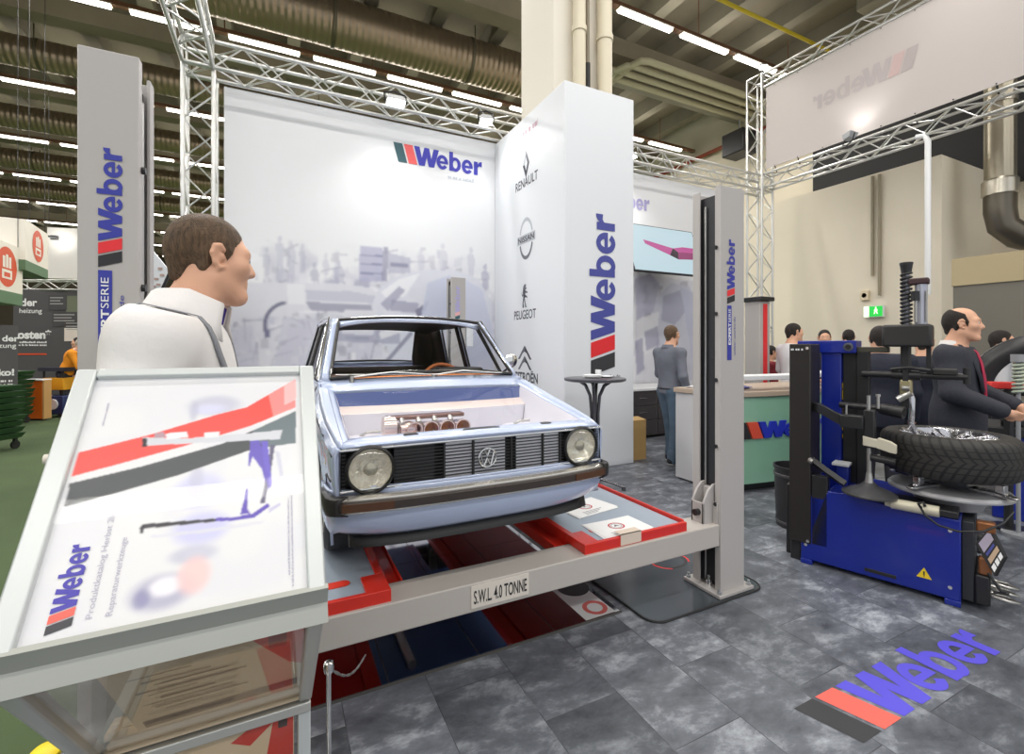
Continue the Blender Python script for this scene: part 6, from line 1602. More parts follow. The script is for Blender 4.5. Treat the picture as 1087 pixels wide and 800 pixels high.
mb = MB(TM); mb.tube([(.64, -.06, .55), (.66, -.07, .51), (.72, -.08, .47), (.80, -.07, .455), (.90, -.03, .47), (.98, .04, .52), (1.02, .14, .57)], .006, 8); mb.tube([(.64, -.06, .55), (.63, -.07, .57), (.65, -.06, .585), (.66, -.06, .56)], .008, 8); mb.build('air_hose', M_BLACK, tc, smooth=60)
# right end: pedals and info plate
tb('end_housing', (.81, .05, .03), (.865, .56, .49), mat('housing_dark', rgb(46, 48, 52), .5)); tb('pedal_box', (.865, .04, .03), (.93, .40, .20), M_BLACK, .01)
mb = MB(TM); y = .03
pl = [(.872, .36), (.93, .47), (.99, .32), (.945, .20), (.905, .20)]
mb.rings([[(x, y + (z - .3) * .25, z) for x, z in ((.868, .37), (.925, .475), (.985, .335), (.945, .225))], [(x + .012, y + .012 + (z - .3) * .25, z) for x, z in ((.868, .37), (.925, .475), (.985, .335), (.945, .225))]]); ip = mb.build('info_plate', mat('plate_black', rgb(30, 28, 30), .4), tc)
mb = MB(TM)
def ipq(s, t): a, b, c, d = [Vector((x, y + (z - .3) * .25 - .0015, z)) for x, z in ((.868, .37), (.925, .475), (.985, .335), (.945, .225))]; return tuple(a.lerp(b, t).lerp(d.lerp(c, t), s))
for s0, s1, t0, t1, m in ((.06, .36, .15, .9, 0), (.42, .5, .2, .8, 1), (.56, .72, .15, .9, 2), (.78, .94, .10, .34, 3), (.78, .94, .40, .62, 3), (.78, .94, .68, .92, 3)): mb.quad(ipq(s0, t0), ipq(s1, t0), ipq(s1, t1), ipq(s0, t1), m=m)
mb.build('plate_print', [mat('plate_lilac', rgb(176, 166, 184), .4), mat('plate_blue', rgb(70, 76, 150), .4), mat('plate_tan', rgb(196, 168, 140), .4), M_PAPER], ip, fix=False)
tb('copper_guard', (.87, .06, .44), (.95, .12, .50), mat('guard_copper', rgb(150, 98, 60), .35, .4), .01); tb('copper_guard', (.88, .05, .20), (.935, .10, .30), mat('guard_copper'), .01)
for k in range(3):
    mb = MB(TM); x = .93; yy = .08 + .11 * k; mb.tube([(x - .02, yy, .09), (x + .07, yy - .01, .08), (x + .11, yy + .03, .07), (x + .07, yy + .07, .07), (x - .02, yy + .07, .08)], .009, 8, loop=True); mb.build('pedal', M_STEEL, tc, smooth=50)
mb = MB(TM); mb.tube([(.92, .05, .22), (.97, .04, .14), (1.0, .05, .13), (.94, .05, .12)], .008, 8); mb.build('pedal_lever', M_BLACK, tc)

# the wheel on it
def tread():
    m = bpy.data.materials.new('tyre_tread'); m.use_nodes = True; nt = m.node_tree; N = nt.nodes.new; L = nt.links.new; b = nt.nodes['Principled BSDF']
    b.inputs['Base Color'].default_value = (.022, .021, .020, 1); b.inputs['Roughness'].default_value = .55
    tcn = N('ShaderNodeTexCoord'); sp = N('ShaderNodeSeparateXYZ'); L(tcn.outputs['Object'], sp.inputs[0])
    def M_(op, a, b_=None, v=None):
        n = N('ShaderNodeMath'); n.operation = op; L(a, n.inputs[0])
        if b_ is not None: L(b_, n.inputs[1])
        if v is not None: n.inputs[1].default_value = v
        return n.outputs[0]
    ang = M_('ARCTAN2', sp.outputs['Y'], sp.outputs['X']); az = M_('ABSOLUTE', sp.outputs['Z'])
    ph = M_('ADD', M_('MULTIPLY', ang, v=44.), M_('MULTIPLY', M_('POWER', az, v=.6), v=34.))
    s1 = M_('SINE', ph); g = M_('GREATER_THAN', s1, v=.55)
    rb = M_('LESS_THAN', M_('ABSOLUTE', M_('SUBTRACT', az, v=.030)), v=.004); rc = M_('LESS_THAN', M_('ABSOLUTE', M_('SUBTRACT', az, v=.066)), v=.003)
    h = M_('MAXIMUM', M_('MAXIMUM', g, rb), rc)
    bp = N('ShaderNodeBump'); bp.invert = True; bp.inputs['Strength'].default_value = 1.; bp.inputs['Distance'].default_value = .02; L(h, bp.inputs['Height']); L(bp.outputs[0], b.inputs['Normal'])
    mx = N('ShaderNodeMix'); mx.data_type = 'RGBA'; L(h, mx.inputs[0]); mx.inputs[6].default_value = (.030, .028, .026, 1); mx.inputs[7].default_value = (.006, .006, .006, 1); L(mx.outputs[2], b.inputs['Base Color'])
    return m
wc = TM @ Vector((.738, .30, .0))
wheel = thing('roadwheel', 'alloy car wheel with a directional tyre lying on the turntable', 'wheel', (wc.x, wc.y, .836))
mb = MB(Matrix.Translation((0, 0, 0))); RT_ = .338
mb.lathe([(.225, .105), (.235, .118), (.27, .128), (.305, .122), (.325, .108), (RT_ - .003, .085), (RT_, .05), (RT_, 0), (RT_, -.05), (RT_ - .003, -.085), (.325, -.108), (.305, -.122), (.27, -.128), (.235, -.118), (.225, -.105)], (0, 0, 0), 72, caps=False); mb.build('tyre', tread(), wheel, local=True, smooth=60)
M_RIMC = mat('rim_chrome', rgb(206, 206, 210), .16, .95)
mb = MB(); mb.lathe([(.238, .116), (.232, .122), (.222, .118), (.215, .09), (.205, .02), (.200, -.02), (.205, -.09), (.228, -.112)], (0, 0, 0), 60, caps=False); mb.lathe([(0, .094), (.03, .094), (.038, .088), (.05, .07), (.05, .03)], (0, 0, 0), 28, caps=False); rim = mb.build('rim', M_RIMC, wheel, local=True, smooth=40)
for k in range(10):
    a = 2 * PI * k / 10; M = Matrix.Rotation(a, 4, 'Z')
    mb = MB(M); mb.rings([[(x, y - w, z - .018), (x, y + w, z - .018), (x, y + w * .7, z + .008), (x, y - w * .7, z + .008)] for x, y, w, z in ((.03, 0, .016, .08), (.09, 0, .013, .084), (.15, 0, .014, .092), (.219, 0, .022, .108))]); mb.build('spoke', M_RIMC, rim, local=True, bevel=.003)
mb = MB()
for k in range(5):
    a = 2 * PI * (k + .5) / 5; mb.cyl((.045 * math.cos(a), .045 * math.sin(a), .06), (.045 * math.cos(a), .045 * math.sin(a), .082), .009, n=8)
mb.build('wheel_bolts', M_STEEL, rim, local=True)
mb = MB(); mb.cyl((0, 0, -.09), (0, 0, -.08), .2, n=40); mb.build('brake_side', mat('rim_dark', rgb(70, 64, 62), .4, .6), rim, local=True)

# black waste bin behind the changer
BX_, BY_ = at(846, 500, 3.95).x, at(846, 500, 3.95).y
t = thing('waste_bin', 'round black waste bin behind the left end of the tyre changer', 'bin', (BX_, BY_, 0))
mb = MB(); mb.lathe([(0, .0), (.15, 0), (.155, .02), (.17, .48), (.178, .485), (.178, .505), (.165, .505), (.16, .44), (.145, .03), (0, .03)], (BX_, BY_, 0), 36, caps=False); mb.build('body', mat('bin_black', (.03, .03, .032), .35), t, smooth=35)
mb = MB(); mb.lathe([(.157, .03), (.161, .035), (.161, .05), (.158, .055)], (BX_, BY_, 0), 36, caps=False); mb.lathe([(.172, .42), (.176, .425), (.176, .44), (.17, .445)], (BX_, BY_, 0), 36, caps=False); mb.build('band', mat('band_grey', (.12, .12, .125), .3, .5), t, smooth=35)

# ------------------------------------------------------------------ wheel balancer at the right edge
b0 = gz(1053, 548); hd = R(-70)
wb = thing('wheel_balancer', 'blue wheel balancer with a big black wheel guard at the right edge', 'wheel balancer', (b0.x, b0.y, 0), hd)
WM = mtx(wb)
def wbx(name, a, b, m, bev=.01, par=None):
    mb = MB(WM); mb.box(a, b); return mb.build(name, m, par or wb, bevel=bev)
wbx('cabinet', (0, 0, .0), (.75, .55, .72), M_MBLUE); wbx('tray', (-.05, -.04, .72), (.8, .6, .80), mat('tray_black', rgb(36, 36, 38), .45))
for x in (.12, .30, .48): 
    mb = MB(WM); mb.lathe([(.06, 0), (.065, .04), (.055, .045), (.05, .01), (0, .01)], (x, .12, .80), 20, caps=False); mb.build('weight_cup', M_BLACK, wb, smooth=40)
# guard: quarter ring shell
mb = MB(WM); cx_, cz_ = .34, 1.11; Y0g, Y1g = -.02, .40; P = []
for k in range(19):
    a = PI * (1.02 - .62 * k / 18); r1 = .50; r0 = .40 if k else .38
    P.append([(cx_ + r1 * math.cos(a), Y0g + .02, cz_ + r1 * math.sin(a)), (cx_ + r1 * math.cos(a) * 1.01, Y0g + .05, cz_ + r1 * math.sin(a) * 1.01), (cx_ + r1 * math.cos(a), Y1g, cz_ + r1 * math.sin(a))])
mb.grid(P); P2 = []
for k in range(19):
    a = PI * (1.02 - .62 * k / 18); P2.append([(cx_ + .50 * math.cos(a), Y0g + .02, cz_ + .50 * math.sin(a)), (cx_ + .34 * math.cos(a), Y0g, cz_ + .34 * math.sin(a))])
mb.grid(P2); mb.build('wheel_guard', mat('guard_black', rgb(40, 40, 42), .35), wb, smooth=40, solid=(.012, 0))
mb = MB(WM); mb.tube([(-.14, .10, 1.115), (.2, .10, 1.10), (.9, .12, 1.10)], .030, 12); mb.build('guard_arm', M_BLACK, wb, smooth=40)
mb = MB(WM); mb.tube([(.15, .1, 1.10), (.12, .1, .95), (.2, .12, .80)], .02, 8); mb.tube([(.30, .1, 1.10), (.20, .06, .92), (.06, .08, .84)], .016, 8); mb.build('linkage', M_BLACK, wb, smooth=40)
mb = MB(WM); mb.cyl((.34, .0, 1.02), (.34, .28, 1.02), .03, n=16); mb.cyl((.34, -.08, 1.02), (.34, .02, 1.02), .018, n=12); mb.build('shaft', M_STEEL, wb, smooth=40)
wbx('control_head', (.32, .40, .80), (.75, .52, 1.35), M_BLACK)
c = WM @ Vector((.18, .06, .80))
t = thing('pliers_case', 'red case lying on the tray of the wheel balancer', 'case', tuple(c), hd)
p_ = at(1066, 409, 3.9); 
mb = MB(); mb.rings([[(p_.x + dx * w, p_.y + dy * w, p_.z + dz) for dx, dy in ((-.10, .05), (.04, -.11), (.10, -.05), (-.04, .11))] for w, dz in ((1, -.025), (1.05, 0), (.9, .03))]); mb.build('case', mat('case_red', rgb(216, 48, 44), .4), t, bevel=.006)
mb = MB(); mb.cyl((p_.x + .02, p_.y - .02, 0), (p_.x + .02, p_.y - .02, p_.z - .025), .03, n=12); mb.cyl((p_.x + .02, p_.y - .02, 0), (p_.x + .02, p_.y - .02, .02), .12, n=20); mb.build('case_stand', M_BLACK, t)
p_ = at(1081, 400, 3.75)
t = thing('coil_spring', 'pale coil spring standing beside the red case', 'spring', (p_.x, p_.y, 1.1))
mb = MB(); mb.tube([(p_.x + .03 * math.cos(a), p_.y + .03 * math.sin(a), 1.13 + .24 * a / (2 * PI * 8)) for a in [i * 2 * PI * 8 / 128 for i in range(129)]], .010, 6); mb.build('coil', mat('coil_pale', rgb(190, 200, 180), .4), t, smooth=60)
mb = MB(); mb.cyl((p_.x, p_.y, 0), (p_.x, p_.y, 1.42), .014, n=10); mb.cyl((p_.x, p_.y, 0), (p_.x, p_.y, .02), .10, n=18); mb.cyl((p_.x, p_.y, 1.38), (p_.x, p_.y, 1.44), .045, n=16); mb.build('rod', M_GREYD, t, smooth=40)
# ------------------------------------------------------------------ people (figure space: x right, y forward, feet at z = 0, 1.78 tall)
M_SKIN = mat('skin', rgb(224, 172, 142), .5, bump=(120, .04)); 
def hand(S, wr, d, palm, r=1., side=1, curl=.5):
    """palm + five fingers from the wrist along d; palm = direction the palm faces"""
    wr = Vector(wr); d = Vector(d).normalized(); n = Vector(palm).normalized(); x = d.cross(n).normalized() * side
    S.cone(tuple(wr), tuple(wr + d * .05), .024 * r, .028 * r, .012)
    for i, (o, L) in enumerate(((-.026, .062), (-.009, .074), (.009, .070), (.026, .052))):
        b = wr + d * .075 + x * o; S.cone(tuple(wr + d * .03 + x * o * .7), tuple(b), .013 * r, .0105 * r, .008)
        k = b + d * L * .5 + n * L * .25 * curl; e = k + d * L * .35 * (1 - curl * .6) + n * L * .45 * curl
        S.cone(tuple(b), tuple(k), .0098 * r, .0088 * r, .004); S.cone(tuple(k), tuple(e), .0088 * r, .0076 * r, .004)
    b = wr + d * .025 - x * .030; k = b + d * .035 - x * .018 + n * .012; e = k + d * .028 + n * .010
    S.cone(tuple(wr + d * .01 - x * .012), tuple(b), .016 * r, .0125 * r, .01); S.cone(tuple(b), tuple(k), .0125 * r, .0100 * r, .004); S.cone(tuple(k), tuple(e), .0100 * r, .0085 * r, .004)

def head_sdf(S, T, k=1.):
    """T(x, y, z): head space -> figure space"""
    def c(a, b, ra, rb=None, kk=.02): S.cone(T(*a), T(*b), ra * k, None if rb is None else rb * k, kk)
    def rot(): return T.rot
    def e(p, r, kk=.02): S.ell(T(*p), [q * k for q in r], kk, T.rot)
    e((0, -.018, .035), (.0765, .098, .088)); e((0, .028, -.035), (.060, .066, .085), .03)
    c((-.048, .0, -.062), (-.018, .066, -.108), .026, .020, .03); c((.048, .0, -.062), (.018, .066, -.108), .026, .020, .03)
    c((-.014, .074, -.106), (.014, .074, -.106), .018, None, .02)
    c((-.042, .070, .024), (.042, .070, .024), .017, None, .02); c((-.012, .082, .026), (.012, .082, .026), .012, None, .015)
    c((0, .084, .016), (0, .105, -.028), .0085, .0135, .010); c((-.013, .092, -.033), (.013, .092, -.033), .0095, None, .008)
    e((-.042, .058, -.020), (.026, .028, .022), .03); e((.042, .058, -.020), (.026, .028, .022), .03)
    for s in (-1, 1): S.cut(T(s * .031, .098, .004), [.016 * k, .014 * k, .010 * k], .012, T.rot)
    c((-.020, .086, -.062), (.020, .086, -.062), .0075, None, .006); c((-.017, .085, -.073), (.017, .085, -.073), .0085, None, .006); S.cut(T(0, .100, -.0672), [.024 * k, .008 * k, .0022 * k], .004, T.rot)
    for s in (-1, 1):
        pts = [(s * .075, .012, -.030), (s * .081, .002, -.034), (s * .085, -.012, -.022), (s * .089, -.022, .004), (s * .088, -.016, .026), (s * .083, .000, .030), (s * .078, .010, .018)]
        for p, q in zip(pts, pts[1:]): c(p, q, .0062, None, .006)
        c((s * .076, -.004, -.012), (s * .080, -.010, .014), .0075, None, .010); c((s * .076, .010, -.008), (s * .079, .008, .002), .0055, None, .006)
    c((0, -.028, -.05), (0, -.050, -.17), .056, .058, .03); c((-.03, -.01, -.06), (-.035, -.02, -.17), .028, .03, .03); c((.03, -.01, -.06), (.035, -.02, -.17), .028, .03, .03); c((0, .012, -.11), (0, .000, -.18), .026, .026, .02)

class HeadT:
    def __init__(s, c, yaw=0, pitch=0, roll=0, k=1.):
        s.c = Vector(c); s.k = k; s.rot = Matrix.Rotation(yaw, 3, 'Z') @ Matrix.Rotation(pitch, 3, 'X') @ Matrix.Rotation(roll, 3, 'Y')
    def __call__(s, x, y, z): return tuple(s.c + s.rot @ (Vector((x, y, z)) * s.k))

def hair_sdf(T, k, style):
    S = SDF()
    def e(p, r, kk=.02): S.ell(T(*p), [q * k for q in r], kk, T.rot)
    e((0, -.022, .038), (.0815, .101, .092)); S.cone(T(0, -.070, .0), T(0, -.074, -.055), .048 * k, .034 * k, .03)
    for s in (-1, 1): S.cone(T(s * .066, -.02, .01), T(s * .064, -.035, -.040), .018 * k, .012 * k, .02); S.cone(T(s * .071, .028, .02), T(s * .071, .028, -.018), .0085 * k, .006 * k, .008)
    def pl(p, n): S.plane(T(*p), T.rot @ Vector(n), 0)
    if style == 'bald':
        pl((0, .030, .030), (0, .82, .30)); pl((0, -.01, .085), (0, .42, .9))
    else:
        pl((0, .070, .072), (0, .86, -.50))
    pl((0, -.07, -.082), (0, -.15, -1))
    for s in (-1, 1): S.cut(T(s * .087, -.002, -.012), [.020 * k, .021 * k, .035 * k], .006, T.rot)
    return S

POSE = dict(stand=dict(), )
def person(label, pos, heading, height=1.78, yaw=0, pitch=0, lean=0., arms=None, top='shirt', top_m=None, leg_m=None, shoe_m=None, hair_m=None, hair='short', res=.010, bent=0., extras=None, feet=((-.10, .0), (.10, .03)), wide=1., sleeves='long', zoff=0., hk=1., loose=0., hf=0.):
    sc = height / 1.78
    root = thing('person', label, 'person', (pos[0], pos[1], zoff), heading - PI / 2)
    M = mtx(root) @ Matrix.Scale(sc, 4)
    # skeleton
    hip = Vector((0, 0, .93)); b = R(bent)
    def up(x, y, z):        # bends everything above the hip forward
        v = Vector((x, y + lean * max(0, z - .93), z - .93)); return tuple(hip + Matrix.Rotation(-b, 3, 'X') @ v)
    sh = [up(-.185 * wide, -.01, 1.425), up(.185 * wide, -.01, 1.425)]
    arms = arms or [((-.25, -.03, 1.13), (-.255, .05, .88)), ((.25, -.03, 1.13), (.255, .05, .88))]
    hc = up(0, .035 + hf, 1.655 - .127 * (1 - hk)); T = HeadT(hc, yaw, pitch - b * .6, 0, hk)
    kn = [(feet[0][0] * .95, feet[0][1] * .5 + .02, .50), (feet[1][0] * .95, feet[1][1] * .5 + .02, .50)]
    an = [(feet[0][0], feet[0][1] - .03, .085), (feet[1][0], feet[1][1] - .03, .085)]
    def torso(S, g, z0=.86):
        S.ell(up(0, -.005, 1.27), (.165 * wide + g, .115 + g, .20 + g), .06); S.ell(up(0, -.02, 1.36), (.175 * wide + g, .10 + g, .12 + g), .06)
        S.ell(up(0, .005, 1.06), (.150 * wide + g, .112 + g, .16 + g), .06); S.ell((0, 0, .93), (.160 * wide + g, .118 + g, .12 + g), .06)
        S.cone(sh[0], sh[1], .062 + g, None, .06); S.cone(up(0, -.03, 1.44), up(0, -.03, 1.49), .066 + g * .6, .052 + g * .3, .05)
    def arm(S, i, g, end=1.):
        e, w = arms[i]; w2 = tuple(Vector(e).lerp(Vector(w), end))
        S.cone(sh[i], e, .052 + g, .042 + g, .04)
        if end > 0: S.cone(e, w2, .042 + g, lerp(.042, .027, end) + g, .03)
    def legs(S, g, end=0.):
        for i, s in ((0, -1), (1, 1)):
            S.cone((s * .085, 0, .90), kn[i], .088 + g, .056 + g, .05); a = tuple(Vector(an[i]).lerp(Vector(kn[i]), end)); S.cone(kn[i], a, .055 + g, .036 + g, .03)
    # body: one skin surface
    S = SDF(); head_sdf(S, T, hk); torso(S, -.012)
    for i in (0, 1): arm(S, i, -.006)
    legs(S, -.010)
    for i, s in ((0, -1), (1, 1)):
        e, w = arms[i]; d = Vector(w) - Vector(e); pn = Vector((-s, .25, .1)); pn = pn - d.normalized() * pn.dot(d.normalized())
        hand(S, w, d, pn, 1.0, s, .55)
        S.cone(an[i], (an[i][0], an[i][1] + .13, .035), .034, .026, .03)
    ax = None
    X, Y, Z = S.axes(res)
    if res < .0065:
        Z = np.concatenate([np.arange(Z[0], 1.0, .012), np.arange(1.0, 1.36, .008), np.arange(1.36, Z[-1] + res, res * .75)])
    organic('body', S, res, M_SKIN, root, M, (X, Y, Z), 1)
    # eyes and brows
    for s in (-1, 1):
        S = SDF(); S.ell(T(s * .031, .078, .004), (.0125 * hk,) * 3, .001); organic('eye', S, .004, mat('eye_white', rgb(226, 220, 214), .15), root, M, relax=1)
        mb = MB(M); c = Vector(T(s * .031, .0895, .004)); mb.lathe([(.0055, -.003), (.0045, .001), (0, .0022)], (0, 0, 0), 14, M=Matrix.Translation(c) @ T.rot.to_4x4() @ Matrix.Rotation(-PI / 2, 4, 'X'), caps=False); mb.build('iris', mat('iris_dark', rgb(60, 66, 70), .1), root, smooth=60)
        mb = MB(M); mb.tube([T(s * .014, .0895, .0245), T(s * .03, .0885, .0285), T(s * .045, .079, .0255), T(s * .052, .069, .020)], [.002, .003, .003, .002], 6); mb.build('eyebrow', hair_m, root, smooth=60)
    if hair:
        organic('hair', hair_sdf(T, hk, hair), min(res, .007), hair_m, root, M, relax=1)
    # trousers and shoes
    S = SDF(); legs(S, .014, .02); S.ell((0, 0, .95), (.160 * wide + .008, .118 + .008, .10), .05)
    for i in (0, 1): S.cone(tuple(Vector(an[i]) + Vector((0, 0, .05))), tuple(Vector(an[i]) - Vector((0, 0, .03))), .056, .060, .03)
    S.plane((0, 0, 1.03), (0, 0, 1), 0); organic('trousers', S, res * 1.1 if res > .0065 else .012, leg_m, root, M, relax=2)
    for i in (0, 1):
        S = SDF(); a = an[i]; S.cone((a[0], a[1] - .02, .05), (a[0], a[1] + .14, .038), .046, .040, .03); S.cone((a[0], a[1] - .02, .06), (a[0], a[1], .10), .044, .046, .02); S.plane((0, 0, .012), (0, 0, -1), 0)
        so = organic('shoe', S, .010, shoe_m or M_BLACK, root, M, relax=1)
        S = SDF(); S.cone((a[0], a[1] - .02, .03), (a[0], a[1] + .145, .028), .048, .043, .03); S.plane((0, 0, .022), (0, 0, 1), 0); S.plane((0, 0, .0), (0, 0, -1), 0); organic('sole', S, .009, mat('sole_pale', rgb(186, 186, 186), .6) if top == 'shirt' else M_BLACK, so, M, relax=0)
    # upper garment
    g = {'shirt': .010, 'tee': .010, 'suit': .022}[top] + loose
    S = SDF(); torso(S, g)
    if top == 'suit': S.cone(up(0, 0, 1.0), (0, 0, .82), .145, .155, .08); S.ell((0, .0, .84), (.175 * wide, .128, .07), .04)
    for i in (0, 1): arm(S, i, g + (.006 if top == 'suit' else .003), {'long': .97, 'short': -1, 'none': 0}[sleeves] if sleeves != 'short' else 0.)
    if sleeves == 'short':
        pass
    nk = Vector(up(0, -.03, 1.5)); S.plane(tuple(nk), Vector(up(0, .0, 1.52)) - Vector(up(0, -.012, 1.46)), 0)
    S.plane((0, 0, .90 if top != 'suit' else .78), (0, 0, -1), 0)
    S.cut(T(0, -.045, -.18), (.054, .056, .10), .01, T.rot)
    organic({'shirt': 'shirt', 'tee': 't_shirt', 'suit': 'jacket'}[top], S, min(res, .009) if res > .0065 else .007, top_m, root, M, relax=2)
    if extras: extras(root, M, T, up, arms)
    return root

M_BROWN = mat('hair_brown', rgb(112, 88, 66), .6, bump=(1., .9, (420, 420, 70)), var=(1., .45, (130, 130, 26))); M_DARKH = mat('hair_dark', rgb(44, 36, 32), .6, bump=(1., .8, (420, 420, 70)), var=(1., .3, (130, 130, 26)))
M_JEANS = mat('jeans', rgb(84, 104, 124), .8, bump=(60, .25), var=(9, .12)); M_DSUIT = mat('suit_charcoal', rgb(48, 50, 60), .75, bump=(50, .15)); M_NAVY = mat('suit_navy', rgb(34, 38, 54), .75, bump=(50, .15))
M_WSHIRT = mat('shirt_white', rgb(236, 232, 230), .7, bump=(14, .25)); M_TROU = mat('trousers_dark', rgb(44, 44, 52), .8)
def collar(m, h=.040, gap=.62):
    def f(root, M, T, up, arms):
        P = []; n = 24
        for k in range(n + 1):
            a = PI / 2 + gap + (2 * PI - 2 * gap) * k / n; x, y = math.cos(a), math.sin(a); fr = max(0, y)
            z0 = 1.490 - .030 * fr; row = []
            for w, dz in ((.072, -.02), (.069, h), (.073, h + .003), (.084, .008 - .012 * fr), (.090, -.004 - .02 * fr)):
                row.append(up(x * w, -.018 + y * w * 1.04, z0 + dz))
            P.append(row)
        mb = MB(M); mb.grid(P); return mb.build('collar', m, root, smooth=50, solid=(.003, 0))
    return f
def tie_front(shirt_m, tie_m):
    def f(root, M, T, up, arms):
        collar(shirt_m)(root, M, T, up, arms)
        mb = MB(M); P = []
        for z, w, y in ((1.49, .035, .045), (1.44, .060, .095), (1.36, .056, .118), (1.26, .040, .134), (1.14, .014, .140)): P.append([up(-w, y - .012, z), up(-w * .5, y, z), up(w * .5, y, z), up(w, y - .012, z)])
        mb.grid(P); mb.build('shirt_front', shirt_m, root, smooth=50, solid=(.004, 0))
        mb = MB(M); P = []
        for z, w, y in ((1.475, .014, .066), (1.455, .020, .100), (1.44, .015, .112), (1.36, .024, .136), (1.24, .032, .154), (1.12, .036, .158), (1.09, .006, .158)): P.append([up(-w, y - .004, z), up(0, y + .004, z), up(w, y - .004, z)])
        mb.grid(P); mb.build('necktie', tie_m, root, smooth=50, solid=(.005, 0))
        for s in (-1, 1):
            mb = MB(M); P = []
            for z, x0, x1, y in ((1.50, .052, .080, .02), (1.44, .056, .098, .078), (1.36, .052, .110, .112), (1.26, .038, .088, .136), (1.14, .012, .040, .146)): P.append([up(s * x0, y, z), up(s * (x0 + x1) / 2, y + .012, z), up(s * x1, y - .004, z)])
            mb.grid(P); mb.build('lapel', M_DSUIT, root, smooth=50, solid=(.005, 0))
    return f
# --- the man in front, looking away to the right
def front_man(root, M, T, up, arms):
    n = 28; P = []; Q = []
    for k in range(n + 1):
        a = PI / 2 + .66 + (2 * PI - 1.32) * k / n; x, y = math.cos(a), math.sin(a); fr = max(0, y)
        z0 = 1.500 - .040 * fr
        P.append([up(x * w * 1.16, (.016 + .25 * dz) + y * w * 1.32, z0 + dz) for w, dz in ((.068, -.035), (.064, .046), (.067, .052), (.071, .047), (.080, .006 - .016 * fr), (.088 + .012 * fr, -.012 - .045 * fr))])
        Q.append([up(x * w * 1.16, (.016 + .25 * dz) + y * w * 1.32, z0 + dz) for w, dz in ((.0645, .0), (.0620, .044))])
    mb = MB(M); mb.grid(P); c = mb.build('collar', M_WSHIRT, root, smooth=50, solid=(.0025, 0))
    mb = MB(M); mb.grid(Q); mb.build('collar_lining', mat('lining_blue', rgb(70, 66, 176), .6), c, smooth=50)
    for s in (-1, 1):
        mb = MB(M); P = []
        for z, x0, x1, y in ((1.455, .004, .052, .062), (1.40, .004, .040, .098), (1.33, .004, .020, .121)): P.append([up(s * x0, y + .004, z), up(s * x1, y - .006, z)])
        mb.grid(P); mb.build('placket_lining', mat('lining_blue', rgb(70, 66, 176), .6), root, smooth=50, solid=(.003, 0))
    # lanyard: over the neck and down both sides of the chest
    mb = MB(M)
    path = [(.004, .165, 1.12), (.05, .158, 1.25), (.096, .108, 1.385), (.108, .04, 1.478), (.092, -.045, 1.508), (.05, -.098, 1.515), (0, -.112, 1.515), (-.05, -.098, 1.515), (-.092, -.045, 1.508), (-.108, .04, 1.478), (-.096, .108, 1.385), (-.05, .158, 1.25), (-.004, .165, 1.12)]
    PP = []
    for i in range(len(path) - 1):
        for j in range(5): PP.append(Vector(path[i]).lerp(Vector(path[i + 1]), j / 5))
    PP.append(Vector(path[-1])); rows = []
    for i, p in enumerate(PP):
        t = (PP[min(i + 1, len(PP) - 1)] - PP[max(i - 1, 0)]).normalized(); out = Vector((p.x, p.y * .6, .9 if p.z > 1.46 else .25)); w = t.cross(out).normalized() * .0095; o = out.normalized() * .008
        rows.append([up(*(p - w + o)), up(*(p + w + o))])
    mb.grid(rows); lo = mb.build('lanyard', mat('lanyard_grey', rgb(138, 140, 146), .7), root, smooth=60)
    sh_ = [c_ for c_ in root.children if c_.name.startswith('shirt')][0]
    md = lo.modifiers.new('lie', 'SHRINKWRAP'); md.target = sh_; md.wrap_method = 'NEAREST_SURFACEPOINT'; md.wrap_mode = 'ABOVE_SURFACE'; md.offset = .004
    md = lo.modifiers.new('thick', 'SOLIDIFY'); md.thickness = .003; md.offset = 1
mp = at(214, 300, 1.36)
HEAD_ = R(-5)
person('man in a white shirt with grey lanyard behind the catalogue stand, looking away', (mp.x - .062, mp.y - .05), HEAD_, 1.895, yaw=R(22), pitch=R(-4), lean=.04, hk=.88, loose=.012, hf=.028, res=.0055, top_m=M_WSHIRT, leg_m=M_TROU, hair_m=M_BROWN, extras=front_man, wide=.92, arms=[((-.25, .0, 1.13), (-.24, .12, .90)), ((.24, -.05, 1.15), (.22, .12, .92))])
# --- man by the side wall
g = gz(711, 491)
def belt(root, M, T, up, arms):
    collar(mat('shirt_grey'), .035)(root, M, T, up, arms)
    mb = MB(M); mb.tube([(.168 * math.cos(a), .126 * math.sin(a), .965) for a in [2 * PI * k / 36 for k in range(36)]], .012, 6, loop=True); mb.build('belt', M_BLACK, root, smooth=60)
person('man in a grey shirt and blue jeans standing in front of the side wall', (g.x, g.y), R(-4), 1.78, yaw=R(14), top_m=mat('shirt_grey', rgb(112, 116, 128), .75, bump=(26, .3), var=(5, .10)), leg_m=M_JEANS, hair_m=M_BROWN, res=.0075, extras=belt, arms=[((-.24, .03, 1.14), (-.20, .22, .98)), ((.262, -.02, 1.13), (.262, .08, .885))], feet=((-.10, .12), (.10, -.02)), shoe_m=mat('shoe_dark', rgb(44, 46, 54), .6), wide=1.1)
# --- suited man by the wheel balancer
p = at(1016, 368, 3.62)
person('smiling balding man in a charcoal suit with a red tie behind the tyre changer', (p.x, p.y), R(-80), 1.80, yaw=R(6), top='suit', top_m=M_DSUIT, leg_m=M_DSUIT, hair_m=M_DARKH, hair='bald', res=.0075, extras=tie_front(M_WSHIRT, mat('tie_red', rgb(176, 30, 70), .5)), arms=[((-.25, .06, 1.15), (-.14, .28, 1.06)), ((.26, .02, 1.15), (.18, .26, 1.04))], wide=1.04)
